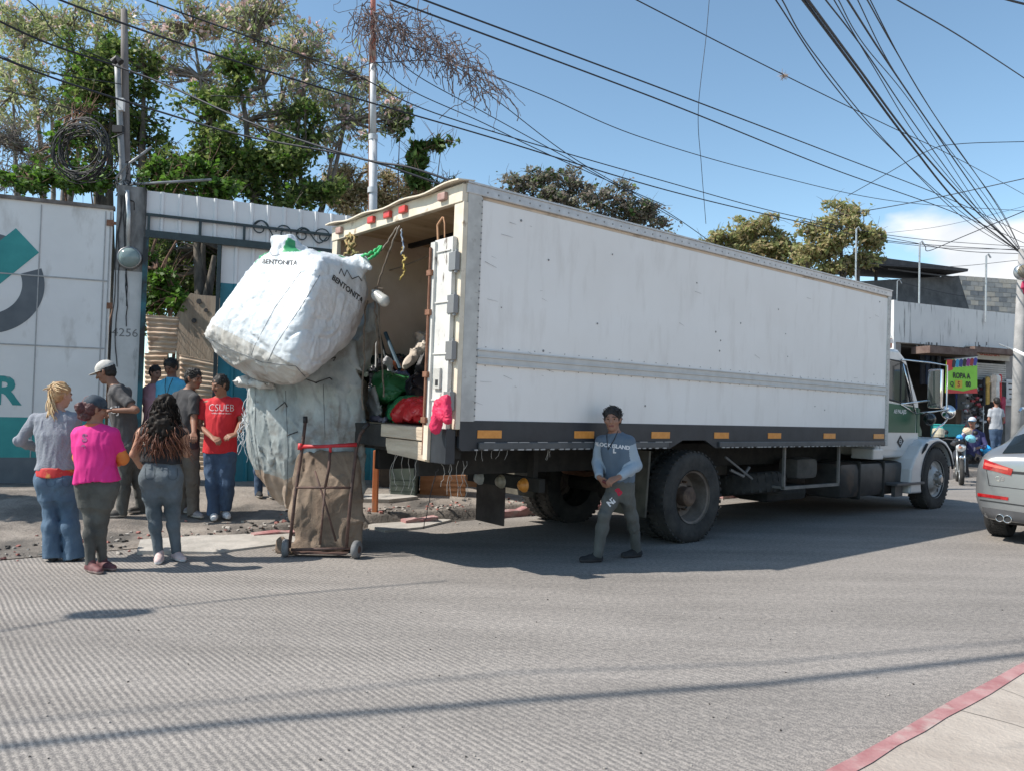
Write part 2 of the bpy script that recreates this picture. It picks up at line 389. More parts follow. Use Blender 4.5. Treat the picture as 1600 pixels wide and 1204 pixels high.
# road: broomed concrete with transverse grooves
def road_mat():
    m = bpy.data.materials.new('grooved_concrete'); m.use_nodes = True; t = m.node_tree; n = t.nodes; l = t.links; p = n['Principled BSDF']
    p.inputs['Roughness'].default_value = .85; p.inputs['Specular IOR Level'].default_value = .3
    tcn = n.new('ShaderNodeTexCoord')
    mpn = n.new('ShaderNodeMapping'); mpn.inputs['Rotation'].default_value = (0, 0, -TYAW); l.new(tcn.outputs['Object'], mpn.inputs[0])
    def nz(s, det, src=None, rough=.6):
        k = n.new('ShaderNodeTexNoise'); k.inputs['Scale'].default_value = s; k.inputs['Detail'].default_value = det; k.inputs['Roughness'].default_value = rough
        l.new(src or tcn.outputs['Object'], k.inputs['Vector']); return k.outputs['Fac']
    def mth(op, a, b=None, c=None):
        k = n.new('ShaderNodeMath'); k.operation = op
        for i, q in enumerate((a, b, c)):
            if q is None: continue
            if isinstance(q, (int, float)): k.inputs[i].default_value = q
            else: l.new(q, k.inputs[i])
        return k.outputs[0]
    sp = n.new('ShaderNodeSeparateXYZ'); l.new(mpn.outputs[0], sp.inputs[0])
    X = mth('ADD', sp.outputs['X'], mth('MULTIPLY', nz(.5, 1), .10)); X = mth('ADD', X, mth('MULTIPLY', nz(14, 3), .014))
    wv = mth('SINE', mth('MULTIPLY', X, 2*math.pi/.034))
    sharp = mth('MULTIPLY', mth('ADD', wv, 1.0), .5)
    br = mth('MULTIPLY', nz(28, 4), 1.0)                        # broken ridges
    # grooves are worn away to the right of the lane and in patches
    fade = n.new('ShaderNodeMapRange'); l.new(mth('ADD', sp.outputs['X'], mth('MULTIPLY', nz(.7, 3), 5.0)), fade.inputs[0])
    fade.inputs[1].default_value = 2.2; fade.inputs[2].default_value = 6.5; fade.inputs[3].default_value = 1.0; fade.inputs[4].default_value = .12
    ms1 = n.new('ShaderNodeMapping'); ms1.inputs['Rotation'].default_value = (0, 0, -TYAW); ms1.inputs['Scale'].default_value = (.3, 1.2, 1); l.new(tcn.outputs['Object'], ms1.inputs[0])
    amp = mth('MULTIPLY', fade.outputs[0], mth('ADD', mth('MULTIPLY', nz(2.2, 5, ms1.outputs[0], .7), 3.2), -.75)); amp = mth('MAXIMUM', mth('MULTIPLY', amp, mth('ADD', mth('MULTIPLY', nz(22, 3), 2.4), -.2)), 0.0)
    hgt = mth('ADD', mth('MULTIPLY', mth('MULTIPLY', sharp, amp), .55), mth('MULTIPLY', br, .45))
    fine = nz(120, 3); hgt = mth('ADD', hgt, mth('MULTIPLY', fine, .3))
    b = n.new('ShaderNodeBump'); b.inputs['Strength'].default_value = .65; b.inputs['Distance'].default_value = .008
    l.new(hgt, b.inputs['Height']); l.new(b.outputs[0], p.inputs['Normal'])
    ms0 = n.new('ShaderNodeMapping'); ms0.inputs['Rotation'].default_value = (0, 0, -TYAW); ms0.inputs['Scale'].default_value = (.22, 1.3, 1); l.new(tcn.outputs['Object'], ms0.inputs[0]); band = nz(1.3, 6, ms0.outputs[0], .6)
    r = n.new('ShaderNodeValToRGB'); r.color_ramp.elements[0].position = .32; r.color_ramp.elements[1].position = .66
    r.color_ramp.elements[0].color = (.19, .177, .163, 1); r.color_ramp.elements[1].color = (.318, .295, .272, 1); l.new(mth('ADD', mth('MULTIPLY', band, .65), mth('MULTIPLY', nz(.6, 7), .35)), r.inputs[0])
    # ridge tops paler, grooves darker
    mx1 = n.new('ShaderNodeMix'); mx1.data_type = 'RGBA'; mx1.blend_type = 'MULTIPLY'; mx1.inputs[0].default_value = 1
    g = n.new('ShaderNodeValToRGB'); g.color_ramp.elements[0].position = .15; g.color_ramp.elements[1].position = .85
    g.color_ramp.elements[0].color = (.60, .60, .61, 1); g.color_ramp.elements[1].color = (1.26, 1.23, 1.19, 1)
    l.new(mth('ADD', mth('MULTIPLY', mth('MULTIPLY', mth('SUBTRACT', sharp, .5), amp), .9), mth('ADD', mth('MULTIPLY', mth('SUBTRACT', fine, .5), 3.0), mth('ADD', .45, mth('MULTIPLY', mth('SUBTRACT', br, .5), 1.6)))), g.inputs[0])
    l.new(r.outputs[0], mx1.inputs[6]); l.new(g.outputs[0], mx1.inputs[7])
    # dark oily spots, tyre polish
    sm = n.new('ShaderNodeValToRGB'); sm.color_ramp.elements[0].position = .68; sm.color_ramp.elements[1].position = .76
    sm.color_ramp.elements[0].color = (0, 0, 0, 1); sm.color_ramp.elements[1].color = (.55, .55, .55, 1)
    ms = n.new('ShaderNodeMapping'); ms.inputs['Rotation'].default_value = (0, 0, -TYAW); ms.inputs['Scale'].default_value = (.5, 1.6, 1); l.new(tcn.outputs['Object'], ms.inputs[0])
    l.new(nz(1.6, 6, ms.outputs[0], .7), sm.inputs[0])
    mx2 = n.new('ShaderNodeMix'); mx2.data_type = 'RGBA'; l.new(sm.outputs[0], mx2.inputs[0]); l.new(mx1.outputs[2], mx2.inputs[6]); mx2.inputs[7].default_value = (.12, .115, .11, 1)
    l.new(mx2.outputs[2], p.inputs['Base Color'])
    return m
MROAD = road_mat()
MDIRT = M('dry_earth', (.23, .18, .13), (.33, .27, .2), 1.5, .95, bump=.6, bs=20, stain=(.12, .1, .08), st_sc=.9)
MAPRON = M('apron_concrete', (.19, .163, .14), (.29, .255, .22), 2.2, .92, bump=1.0, bs=22, stain=(.10, .09, .08), st_sc=1.3, st_lo=.45, st_hi=.62)
MPAVE = M('pavement_concrete', (.345, .295, .25), (.43, .375, .32), 3.0, .9, bump=.5, bs=40, stain=(.24, .22, .20), st_sc=1.3, st_lo=.6, st_hi=.72, st_stretch=(1, 3, 1))
MKRED = M('worn_red_kerb_paint', (.31, .13, .13), (.42, .24, .23), 6, .8, bump=.3, bs=40, stain=(.42, .36, .32), st_sc=5, st_lo=.5, st_hi=.66)
g = MB(); S = 900
g.add([(-S, -S, -.05), (S, -S, -.05), (S, S, -.05), (-S, S, -.05)], [(0, 1, 2, 3)]); tag(g.build('ground', MDIRT), kind='structure')
g = MB(); P = [road(-60, -9), road(160, -9), road(160, 3.3), road(-60, 3.3)]
g.add(P, [(0, 1, 2, 3)]); tag(g.build('road', MROAD), kind='structure')
# far pavement and apron
g = MB(); na, ns = 260, 110
def pf(i, j):
    a = -16+46*i; s = 2.74+(j**1.5)*12
    p = road(a, s); p.z = gz(p)+(-.02 if j == 0 else 0); return p
g.grid(pf, na, ns); tag(g.build('far_pavement', MAPRON, auto=50), kind='structure')
# broken red painted kerb on the far side, in pieces
g = MB(); rr = random.Random(3); a = -3.2
while a < 16:
    ln = rr.uniform(.3, .9)
    if a > -1.6 and (rr.random() < .7 or a > 2):
        w_ = .10+rr.uniform(-.015, .02); h = .045+rr.uniform(0, .05)*(1 if a > -.5 else .3)
        s0 = 2.72+rr.uniform(-.02, .03)+.2*sstep(-a, 3.6, 6)
        p = []
        for k in range(7):
            t = k/6; hh = h*(1+.7*mnoise.noise(Vector((a*3+t*5, 0, 1)))); q0 = road(a+ln*t, s0+.02*mnoise.noise(Vector((a*2+t*3, 5, 0)))); q1 = road(a+ln*t, s0+w_)
            p += [(q0.x, q0.y, -.01), (q0.x, q0.y, hh), (q1.x, q1.y, hh+.01), (q1.x, q1.y, -.01)]
        F = [(i*4+k, i*4+k+1, i*4+k+5, i*4+k+4) for i in range(6) for k in range(3)]+[(0, 1, 2, 3), (27, 26, 25, 24)]
        g.add(p, F)
    a += ln+rr.uniform(.0, .06)
tag(g.build('far_kerb', MKRED), kind='structure')
# near pavement with its painted kerb
ka, kb = gnd(1277, 1204, .12), gnd(1600, 1029, .12); kd = (kb-ka).normalized(); kn = Vector((kd.y, -kd.x, 0))
g = MB()
def kf(t, w_): return ka+kd*t+kn*w_
T0, T1 = -6, 30; n = 150
V = []; F = []
for i in range(n+1):
    t = T0+(T1-T0)*(i/n)**1.0; wob = .012*mnoise.noise(Vector((t*1.3, 0, 0)))
    for w_, z in ((0+wob, 0), (0+wob, .105), (.015+wob, .12), (.085+wob*.5+.022*mnoise.noise(Vector((t*3, 3, 0))), .12)):
        q = kf(t, w_); V.append((q.x, q.y, z))
for i in range(n):
    for k in range(3): F.append((i*4+k, i*4+k+1, i*4+k+5, i*4+k+4))
g.add(V, F); tag(g.build('near_kerb', MKRED), kind='structure')
g = MB(); a, b, c, d = kf(T0, .055), kf(T1, .055), kf(T1, 8), kf(T0, 8)
g.add([(q.x, q.y, .116) for q in (a, b, c, d)], [(0, 1, 2, 3)]); tag(g.build('near_pavement', MPAVE), kind='structure')
g = MB(); rc = random.Random(31)
for t in (1.1, 2.9, 4.6, 6.4, 8.2):
    pts = [kf(t+.02*math.sin(k*2.1), .03+k*.25) for k in range(12)]
    for a, b in zip(pts[:-1], pts[1:]): g.add([(a.x, a.y, .1175), (b.x, b.y, .1175), (b.x+.006*kd.x, b.y+.006*kd.y, .1175), (a.x+.006*kd.x, a.y+.006*kd.y, .1175)], [(0, 1, 2, 3)])
for q in range(3):
    p = kf(1.6+q*1.7, .05); d = kn.copy()
    for k in range(14):
        d = (d+kd*rc.uniform(-.5, .5)).normalized(); e = p+d*rc.uniform(.05, .11); w_ = rc.uniform(.002, .004)
        g.add([(p.x, p.y, .1178), (e.x, e.y, .1178), (e.x+w_, e.y+w_, .1178), (p.x+w_, p.y+w_, .1178)], [(0, 1, 2, 3)]); p = e
tag(g.build('pavement_joints', M('joint_dirt', (.12, .11, .10), (.2, .18, .16), 9, .9)), kind='structure')
# litter: leaves and grit along the near kerb, rubble by the far one
def scatter(name, pts, size, mats, kind='stuff', seed=1):
    r = random.Random(seed); g = MB()
    for p in pts:
        s = size*r.uniform(.4, 1.5); q = Matrix.Rotation(r.uniform(0, 6.3), 3, 'Z') @ Matrix.Rotation(r.uniform(-.5, .5), 3, 'X')
        g.mi(r.randrange(len(mats)))
        vs = [Vector((x*s*r.uniform(.6, 1), y*s*r.uniform(.6, 1), z*s*r.uniform(.3, .6))) for x in (-.5, .5) for y in (-.5, .5) for z in (-.5, .5)]
        g.add([q @ v+Vector(p) for v in vs], [(0, 1, 3, 2), (4, 6, 7, 5), (0, 4, 5, 1), (2, 3, 7, 6), (0, 2, 6, 4), (1, 5, 7, 3)])
    return tag(g.build(name, mats), kind=kind)
MLEAF = M('dry_leaf', (.2, .1, .05), (.3, .2, .1), 20, .8); MGRIT = M('grit', (.3, .27, .24), (.42, .39, .35), 30, .9); MDARKG = M('dark_grit', (.06, .055, .05), rough=.9)
MRUB = M('rubble_red', (.32, .12, .1), (.4, .2, .17), 20, .9)
r = random.Random(5)
pts = []
for _ in range(340):
    t = r.uniform(.0, 9); q = kf(t, -abs(r.gauss(.02, .05))); pts.append((q.x, q.y, .005))
tag(scatter('dry_leaf_litter', pts, .014, [MLEAF, MGRIT, MDARKG, MGRIT]), 'dry leaves and grit gathered along the near red kerb', 'litter')
pts = []
for _ in range(700):
    a = r.uniform(-3.4, 9); s = r.gauss(3.05, .22)
    q = road(a, s); pts.append((q.x, q.y, max(0, gz(q))+.006))
tag(scatter('kerb_rubble', pts, .035, [MGRIT, MRUB, MDARKG, MGRIT], seed=4), 'crumbled concrete and red rubble along the broken far kerb', 'rubble')
pts = []
for _ in range(160):
    q = gnd(r.uniform(-200, 1700), r.uniform(880, 1200), 0); pts.append((q.x, q.y, .003))
tag(scatter('road_grit', pts, .008, [MGRIT, MDARKG], seed=9), 'scattered small grit on the open grooved road', 'grit')
# concrete slabs lying on the far pavement
for i, (u, v, a, sx, sy, lb) in enumerate(((600, 787, .2, .5, .3, 'grey flat concrete slab on the pavement behind the trolley'), (640, 805, .5, .7, .36, 'pale sunlit concrete slab on the pavement below the truck floor'), (345, 832, .1, .9, .5, 'dark lifted concrete slab by the kerb near the white shoes'))):
    p = gnd(u, v, .12); g = MB(); z = gz(p)
    rr_ = random.Random(i); poly = [(sx*math.cos(k)*(.8+.3*rr_.random()), sy*math.sin(k)*(.8+.3*rr_.random())) for k in (.6, 1.5, 2.4, 3.6, 4.5, 5.7)]
    ca, sa = math.cos(a+.5), math.sin(a+.5)
    g.prism([(x*ca-y*sa, x*sa+y*ca) for x, y in poly], -.05, .035, 'z')
    o = g.build('concrete_slab', M('slab_concrete', (.33, .31, .28), (.45, .42, .38), 5, .9, bump=.4, bs=30)); o.location = (p.x, p.y, z); o.rotation_euler = (.02, .03, 0)
    tag(o, lb, 'slab', 'loose concrete slabs')

# ------------------------------------------------------------------ gate wall, pillar, fence
class Plane:
    def __init__(s, o, ang): s.o = Vector(o); s.d = Vector((math.cos(ang), math.sin(ang), 0)); s.n = Vector((s.d.y, -s.d.x, 0))   # n faces the street
    def uv(s, u, v, off=0.0):
        r = ray(u, v); o = s.o+s.n*off; t = (o-CAM).dot(s.n)/r.dot(s.n); q = CAM+r*t; return ((q-s.o).dot(s.d), q.z)
    def p(s, a, z, off=0.0): return s.o+s.d*a+s.n*off+Vector((0, 0, z))
    def slab(s, g, a0, z0, a1, z1, o0, o1, bev=0):
        V = [s.p(a, z, o) for a in (a0, a1) for z in (z0, z1) for o in (o0, o1)]
        return g.add(V, [(0, 1, 3, 2), (4, 6, 7, 5), (0, 4, 5, 1), (2, 3, 7, 6), (0, 2, 6, 4), (1, 5, 7, 3)])
    def poly(s, g, pts, o0, o1):
        n = len(pts); V = [s.p(a, z, o0) for a, z in pts]+[s.p(a, z, o1) for a, z in pts]
        return g.add(V, [list(range(n)), list(range(n, 2*n))[::-1]]+[(i, (i+1) % n, (i+1) % n+n, i+n) for i in range(n)])
W1 = Plane((-6.73, 10.2, 0), R_(22))
MWHITE = M('chalky_white_wall', (.68, .67, .66), (.75, .74, .73), 1.2, .8, bump=.2, bs=6, stain=(.34, .31, .28), st_sc=2.6, st_lo=.55, st_hi=.78, st_stretch=(1, 1, .35))
MTEAL = M('teal_wall_paint', (.035, .24, .24), (.05, .3, .29), 3, .75, stain=(.3, .33, .33), st_sc=5, st_lo=.66, st_hi=.74)
MSLATE = M('slate_wall_paint', (.10, .115, .13), (.14, .155, .17), 3, .75, stain=(.3, .3, .3), st_sc=5, st_lo=.68, st_hi=.74)
MRUST = M('rusty_iron', (.16, .07, .04), (.26, .13, .08), 12, .85, bump=.3, bs=40)
MBLK = M('black_paint', (.012, .012, .014), (.025, .025, .027), 10, .6)
MGRIME = M('grimy_concrete', (.07, .068, .066), (.28, .275, .27), 2.0, .9, bump=.4, bs=14, stretch=(1.5, 1.5, .5), lo=.4, hi=.62)
gate = empty('steel_gate', W1.p(0, 0), label='wide white steel gate with grey ring emblem and letter R', cat='gate'); GO = gate.location
ae = W1.uv(170, 500)[0]; a0 = -4.0
zt, zd = W1.uv(20, 651)[1], W1.uv(20, 714)[1]; ztop = 4.09; zb = .34
g = MB(); W1.slab(g, a0, zt, ae, ztop, 0, -.05); g.build('upper_panel', MWHITE, gate, origin=GO)
g = MB(); W1.slab(g, a0, zd, ae, zt, 0, -.05); g.build('teal_panel', MTEAL, gate, origin=GO)
g = MB(); W1.slab(g, a0, zb, ae, zd, 0, -.05); g.build('lower_panel', MSLATE, gate, origin=GO)
g = MB()
zz = [W1.uv(82, 433)[1], W1.uv(82, 541)[1]]
for z in zz: W1.slab(g, a0, z-.008, ae-.04, z+.008, .001, .012)
for u in (57, ): 
    a = W1.uv(u, 500)[0]; W1.slab(g, a-.006, zd, a+.006, ztop-.03, .001, .009)
for a in (ae-.03, ae-.09): W1.slab(g, a-.006, zb, a+.006, ztop-.03, .0015, .011)
g.build('seam', M('wall_seam', (.32, .32, .32), (.42, .42, .42), 14, .8), gate, origin=GO)
g = MB(); W1.slab(g, a0, ztop, ae+.02, ztop+.05, .03, -.08); g.build('top_rail', M('weathered_rail', (.12, .1, .09), (.22, .2, .18), 8, .9), gate, origin=GO)
# emblem
cx, cz = W1.uv(-22, 442)
ro_ = W1.uv(70, 440)[0]-cx; ri = W1.uv(35, 440)[0]-cx
def ringseg(g, t0, t1, n=36):
    for k in range(n):
        a, b = R_(t0+(t1-t0)*k/n), R_(t0+(t1-t0)*(k+1)/n)
        W1.poly(g, [(cx+ri*math.cos(a), cz+ri*math.sin(a)), (cx+ro_*math.cos(a), cz+ro_*math.sin(a)), (cx+ro_*math.cos(b), cz+ro_*math.sin(b)), (cx+ri*math.cos(b), cz+ri*math.sin(b))], .001, .004)
g = MB(); ringseg(g, 50, 130); ringseg(g, -95, 21.5); g.build('ring_emblem', MSLATE, gate, origin=GO)
g = MB(); W1.poly(g, [W1.uv(25, 357), W1.uv(61, 395), W1.uv(-30, 468), W1.uv(-62, 425)], .001, .005); g.build('bar_emblem', MTEAL, gate, origin=GO)
V, F = textmesh('R', 1.0, bold=.035); h = V[:, 1].max()-V[:, 1].min(); (sa, sz), (sa2, sz2) = W1.uv(-4, 632), W1.uv(36, 588)
k = (sz2-sz)/h
Wv = [W1.p(sa2+(v[0]-V[:, 0].max())*k*1.0, sz+(v[1]-V[:, 1].min())*k, .004)-GO for v in V]; mk('painted_letter', [tuple(x) for x in Wv], F, MTEAL, gate)
# hinges
for v in (349, 478): 
    a, z = W1.uv(172, v); g = MB(); W1.slab(g, a-.04, z-.04, a+.05, z+.04, .002, .03); W1.slab(g, a+.05, z-.02, a+.22, z+.02, .002, .03); g.build('hinge', MRUST, gate, origin=GO)

W2 = Plane(W1.p(W1.uv(222, 500)[0], 0), R_(24))
# pillar
pa0, pa1 = W1.uv(176, 500)[0], W1.uv(221, 500)[0]
g = MB(); zs_ = [.2, 1.2, 2.2, 3.1, 3.5, 3.9, 4.3, W1.uv(200, 293)[1]]
zk = W1.uv(200, 425)[1]
g.mi(0); W1.slab(g, pa0, .1, pa1, zk, .06, -.35); g.mi(1); W1.slab(g, pa0, zk, pa1, W1.uv(200, 292)[1], .06, -.35)
pil = g.build('gate_pillar', [M('pillar_white', (.44, .44, .43), (.58, .58, .57), 2, .85, bump=.3, bs=12, stain=(.1, .1, .1), st_sc=3, st_lo=.6, st_hi=.72, st_stretch=(1.5, 1.5, .4)), MGRIME], origin=W1.p((pa0+pa1)/2, 0))
tag(pil, 'concrete gate pillar with blackened top and scratched digits', 'pillar')
OP = pil.location
g = MB(); rr = random.Random(2)
for k in range(5):
    a = pa0+.03+k*.03; z = 4.3; pts = []
    while z > 1.9+k*.25: pts.append(W1.p(a, z, .07)); z -= .14; a += rr.uniform(-.018, .018)
    g.tube(pts, .006, 5)
g.build('loose_cable', MBLK, pil, origin=OP)
V, F = textmesh('4256', .16); V = V*[.9, 1, 1]; sa, sz = W1.uv(196, 521)
mk('scratched_digits', [tuple(W1.p(sa+v[0]*1.15, sz+v[1], .064)-OP) for v in V], F, M('scratch_grey', (.18, .18, .18)), pil)
# meter
sa, sz = W1.uv(203, 405); mo = W1.p(sa, sz, .06)
me_ = empty('electric_meter', mo, label='round glass electricity meter on the blackened pillar', cat='meter')
g = MB(); g.lathe([(.0, .0), (.155, 0), (.16, .03), (.15, .06), (.135, .06)], (0, 0, 0), W1.n, 28); g.build('meter_ring', M('meter_metal', (.25, .25, .25), rough=.4, metal=.7), me_, smooth=True)
g = MB(); g.lathe([(.135, .055), (.12, .10), (.07, .13), (.0, .135)], (0, 0, 0), W1.n, 28); g.build('meter_glass', M('meter_glass', (.16, .22, .22), (.24, .3, .29), 6, .12), me_, smooth=True)
g = MB(); top = W1.uv(196, 300)[1]-sz
g.tube([W1.d*-.02+Vector((0, 0, .15))+W1.n*.03, W1.d*-.03+Vector((0, 0, .6))+W1.n*.03, W1.d*-.06+Vector((0, 0, top))+W1.n*.03], .03, 8); g.build('conduit', M('galvanised', (.38, .4, .41), (.5, .52, .53), 10, .4, metal=.6), me_, smooth=True)

# fence with door opening
MSHEET = M('white_sheet_steel', (.64, .64, .65), (.70, .70, .71), 2, .45, metal=.0, bump=.05)
MTSH = M('teal_sheet_steel', (.015, .15, .2), (.02, .19, .25), 4, .5)
MFR = M('dark_teal_frame', (.018, .03, .035), (.03, .05, .055), 8, .5)
fence = empty('sheet_fence', W2.p(0, 0), label='ribbed white sheet steel fence with teal base and scrollwork', cat='fence'); FO = fence.location
def sheet(g, s0, z0, s1, z1, off=0.0, pitch=.235, z1b=None):
    z1b = z1 if z1b is None else z1b
    s = s0; pr = []
    while s < s1:
        for ds, do in ((0, 0), (pitch*.72, 0), (pitch*.80, .028), (pitch*.92, .028)):
            if s+ds < s1: pr.append((s+ds, off+do))
        s += pitch
    pr.append((s1, off)); V = []
    for a, o in pr: V += [W2.p(a, z0, o), W2.p(a, z1+(z1b-z1)*(a-s0)/(s1-s0), o)]
    g.add(V, [(2*i, 2*i+2, 2*i+3, 2*i+1) for i in range(len(pr)-1)])
fz0, fz1 = W2.uv(222, 297)[1], W2.uv(540, 335)[1]
fs1 = W2.uv(545, 335)[0]; ds0, ds1 = W2.uv(229, 500)[0], W2.uv(338, 500)[0]
zbm = W2.uv(280, 371)[1]; ztl = W2.uv(345, 442)[1]
g = MB(); sheet(g, 0, zbm+.02, ds1, fz0, 0, z1b=fz0+(fz1-fz0)*.35); sheet(g, ds1, zbm, 13.2, fz0+(fz1-fz0)*.35, 0, z1b=fz1-.1); sheet(g, ds1+.04, ztl, 13.2, zbm, 0); g.build('upper_sheet', MSHEET, fence, origin=FO, fixn=False)
g = MB(); sheet(g, ds1+.04, .0, 6.6, ztl, 0); g.build('lower_sheet', MTSH, fence, origin=FO, fixn=False)
g = MB(); sheet(g, 6.6, .0, 13.2, ztl, 0); g.build('dark_sheet', M('dark_lower_sheet', (.02, .025, .028), (.05, .05, .05), 3, .8), fence, origin=FO, fixn=False)
g = MB(); W2.slab(g, 0, zbm-.06, 13.2, zbm+.04, .035, .10)
z2 = W2.uv(300, 344)[1]; W2.slab(g, 0, z2-.02, 13.2, z2+.015, .035, .07)
for s in (.02, ds1-.3+.02, ds1+.32, ds1+2.2, ds1+3.9): W2.slab(g, s, zbm+.04, s+.035, z2-.02, .036, .068)
W2.slab(g, ds1-.02, .2, ds1+.03, zbm-.06, .036, .08)
g.build('frame', MFR, fence, origin=FO)
g = MB(); W2.slab(g, -.02, .2, .045, zbm-.06, .02, .10); g.build('door_post', M('teal_post', (.012, .09, .12), (.02, .14, .17), 5, .5, stain=(.01, .012, .014), st_sc=1.0, st_lo=.45, st_hi=.55), fence, origin=FO)
g = MB()
def scroll(s, z, r, sgn, n=26):
    pts = []
    for k in range(n+1):
        t = k/n*2.4*math.pi; q = r*(1-.72*k/n); pts.append(W2.p(s+sgn*q*math.cos(t)-sgn*r*.3, z+q*math.sin(t), .05))
    g.tube(pts, .010, 6)
for u, v, sg in ((410, 358, 1), (440, 365, -1), (500, 370, -1), (476, 369, 1)):
    s, z = W2.uv(u, v); scroll(s, z, .13, sg)
for u0_, v0_, u1_, v1_ in ((398, 352, 445, 372), (462, 368, 510, 372)):
    a, z = W2.uv(u0_, v0_); b, zz_ = W2.uv(u1_, v1_); g.tube([W2.p(a+(b-a)*t, z+(zz_-z)*t+.1*math.sin(t*6.28), .05) for t in [i/12 for i in range(13)]], .010, 6)
g.build('scrollwork', MFR, fence, smooth=True, origin=FO)

# ------------------------------------------------------------------ yard behind the door
MCORR = M('rusty_corrugated', (.52, .36, .25), (.64, .52, .40), 3, .8, metal=.1, stain=(.2, .07, .035), st_sc=2.4, st_lo=.54, st_hi=.7, st_stretch=(1, 1, 3))
MWOOD = M('weathered_board', (.25, .19, .14), (.36, .29, .22), 3, .9, bump=.4, bs=20, stretch=(3, 3, .35))
def corr(name, pts, lb, pitch=.076, ang=0.0, y=12.6):
    # pts: four corners in pixels at depth y: TL, TR, BR, BL ; ribs run left to right
    A = [at(u, v, y+dy) for u, v, dy in pts]; n = max(3, int((A[0]-A[3]).length/pitch))*8; V = []; F = []
    nn = (A[1]-A[0]).cross(A[3]-A[0]).normalized(); m = 16; o = sum(A, Vector())/4
    for j in range(n+1):
        t = j/n; l = A[0].lerp(A[3], t); r_ = A[1].lerp(A[2], t); off = nn*.011*math.sin(j/8*2*math.pi)
        for i in range(m+1):
            s = i/m; q = l.lerp(r_, s)+off+nn*.03*mnoise.noise(Vector((s*2+y, t*3, 0)))
            q.z += .02*mnoise.noise(Vector((s*3+y*2, 1, 0))); V.append(q-o)
    F = [(j*(m+1)+i, j*(m+1)+i+1, (j+1)*(m+1)+i+1, (j+1)*(m+1)+i) for j in range(n) for i in range(m)]
    ob = mk(name, [tuple(v) for v in V], F, MCORR, None, True); ob.location = o
    sm_ = ob.modifiers.new('solid', 'SOLIDIFY'); sm_.thickness = .003
    return tag(ob, lb, 'metal sheet', 'rusty sheets in the yard')
corr('corrugated_sheet', [(228, 492, 0), (280, 496, .1), (275, 553, .1), (232, 552, 0)], 'rusty corrugated sheet hung highest, beside the wooden board', y=12.4)
corr('corrugated_sheet', [(226, 552, .1), (262, 552, .1), (262, 680, .1), (226, 680, .1)], 'rusty corrugated sheet low at the door post behind the girl', y=12.5)
corr('corrugated_sheet', [(281, 554, 0), (345, 568, 0), (345, 640, .1), (281, 640, .1)], 'rusty corrugated sheet behind the men in black and red', y=12.2)
corr('corrugated_sheet', [(281, 600, 0), (350, 610, 0), (350, 745, .1), (281, 745, .1)], 'rusty corrugated sheet lowest behind the two talking men', y=12.6)
A = [at(u, v, 13.0) for u, v in ((275, 495), (287, 470), (298, 458), (312, 461), (338, 463), (350, 470), (350, 760), (276, 760))]
o = sum(A, Vector())/len(A); g = MB(); g.plate([a-o for a in A], (0, 1, 0), .03)
bd = g.build('wooden_board', MWOOD); bd.location = o; tag(bd, 'tall weathered plywood board with dark knot holes in the yard', 'board')
for u, v, r_ in ((303, 501, .04), (322, 485, .035), (311, 471, .045)):
    q = at(u, v, 12.99)-o; g = MB(); g.lathe([(0, 0), (r_, 0), (r_, .006), (0, .006)], q, (0.001, -1, 0), 14); g.build('knot_hole', MBLK, bd)
# ------------------------------------------------------------------ the box truck (local: X forward, Y away from the viewer, Z up)
truck = empty('box_truck', TORG, TROT, 'long white box truck with open rear, black skirt and green striped cab', 'truck')
BL, BW, BH, FZ, SKZ = 7.81, 2.5, 3.39, 1.26, 1.075
MBOX = M('box_white_paint', (.76, .735, .71), (.80, .78, .76), 1.1, .5, bump=.1, bs=3, stain=(.66, .63, .60), st_sc=2.4, st_lo=.52, st_hi=.8, st_stretch=(2.2, 1, .5))
MBOXE = M('box_edge_paint', (.42, .41, .39), (.56, .55, .52), 5, .6, stain=(.22, .19, .16), st_sc=7, st_lo=.6, st_hi=.75)
MSK = M('skirt_black', (.018, .021, .026), (.03, .034, .04), 4, .5, bump=.05)
MDK = M('underbody_black', (.012, .012, .012), (.03, .028, .025), 6, .8, bump=.2)
MORG = M('amber_reflector', (.62, .24, .04), (.72, .3, .06), 20, .35)
MALU = M('aluminium_rail', (.42, .42, .42), (.52, .52, .52), 12, .4, metal=.5)
MPLY = M('plywood_lining', (.42, .28, .16), (.58, .42, .26), 1.4, .8, stretch=(.4, 4, 4), stain=(.12, .08, .05), st_sc=3, st_lo=.6, st_hi=.8)
MLIN = M('dirty_lining', (.60, .48, .37), (.72, .61, .5), 1.6, .85, stain=(.16, .12, .09), st_sc=2.6, st_lo=.58, st_hi=.75)
MCREAM = M('cream_frame', (.60, .52, .40), (.72, .64, .52), 6, .6, stain=(.25, .17, .1), st_sc=6, st_lo=.6, st_hi=.72)
MRLAMP = M('red_lamp', (.5, .04, .03), (.6, .07, .05), 10, .3)
MRIV = M('rivet', (.24, .24, .24), rough=.5, metal=.5)

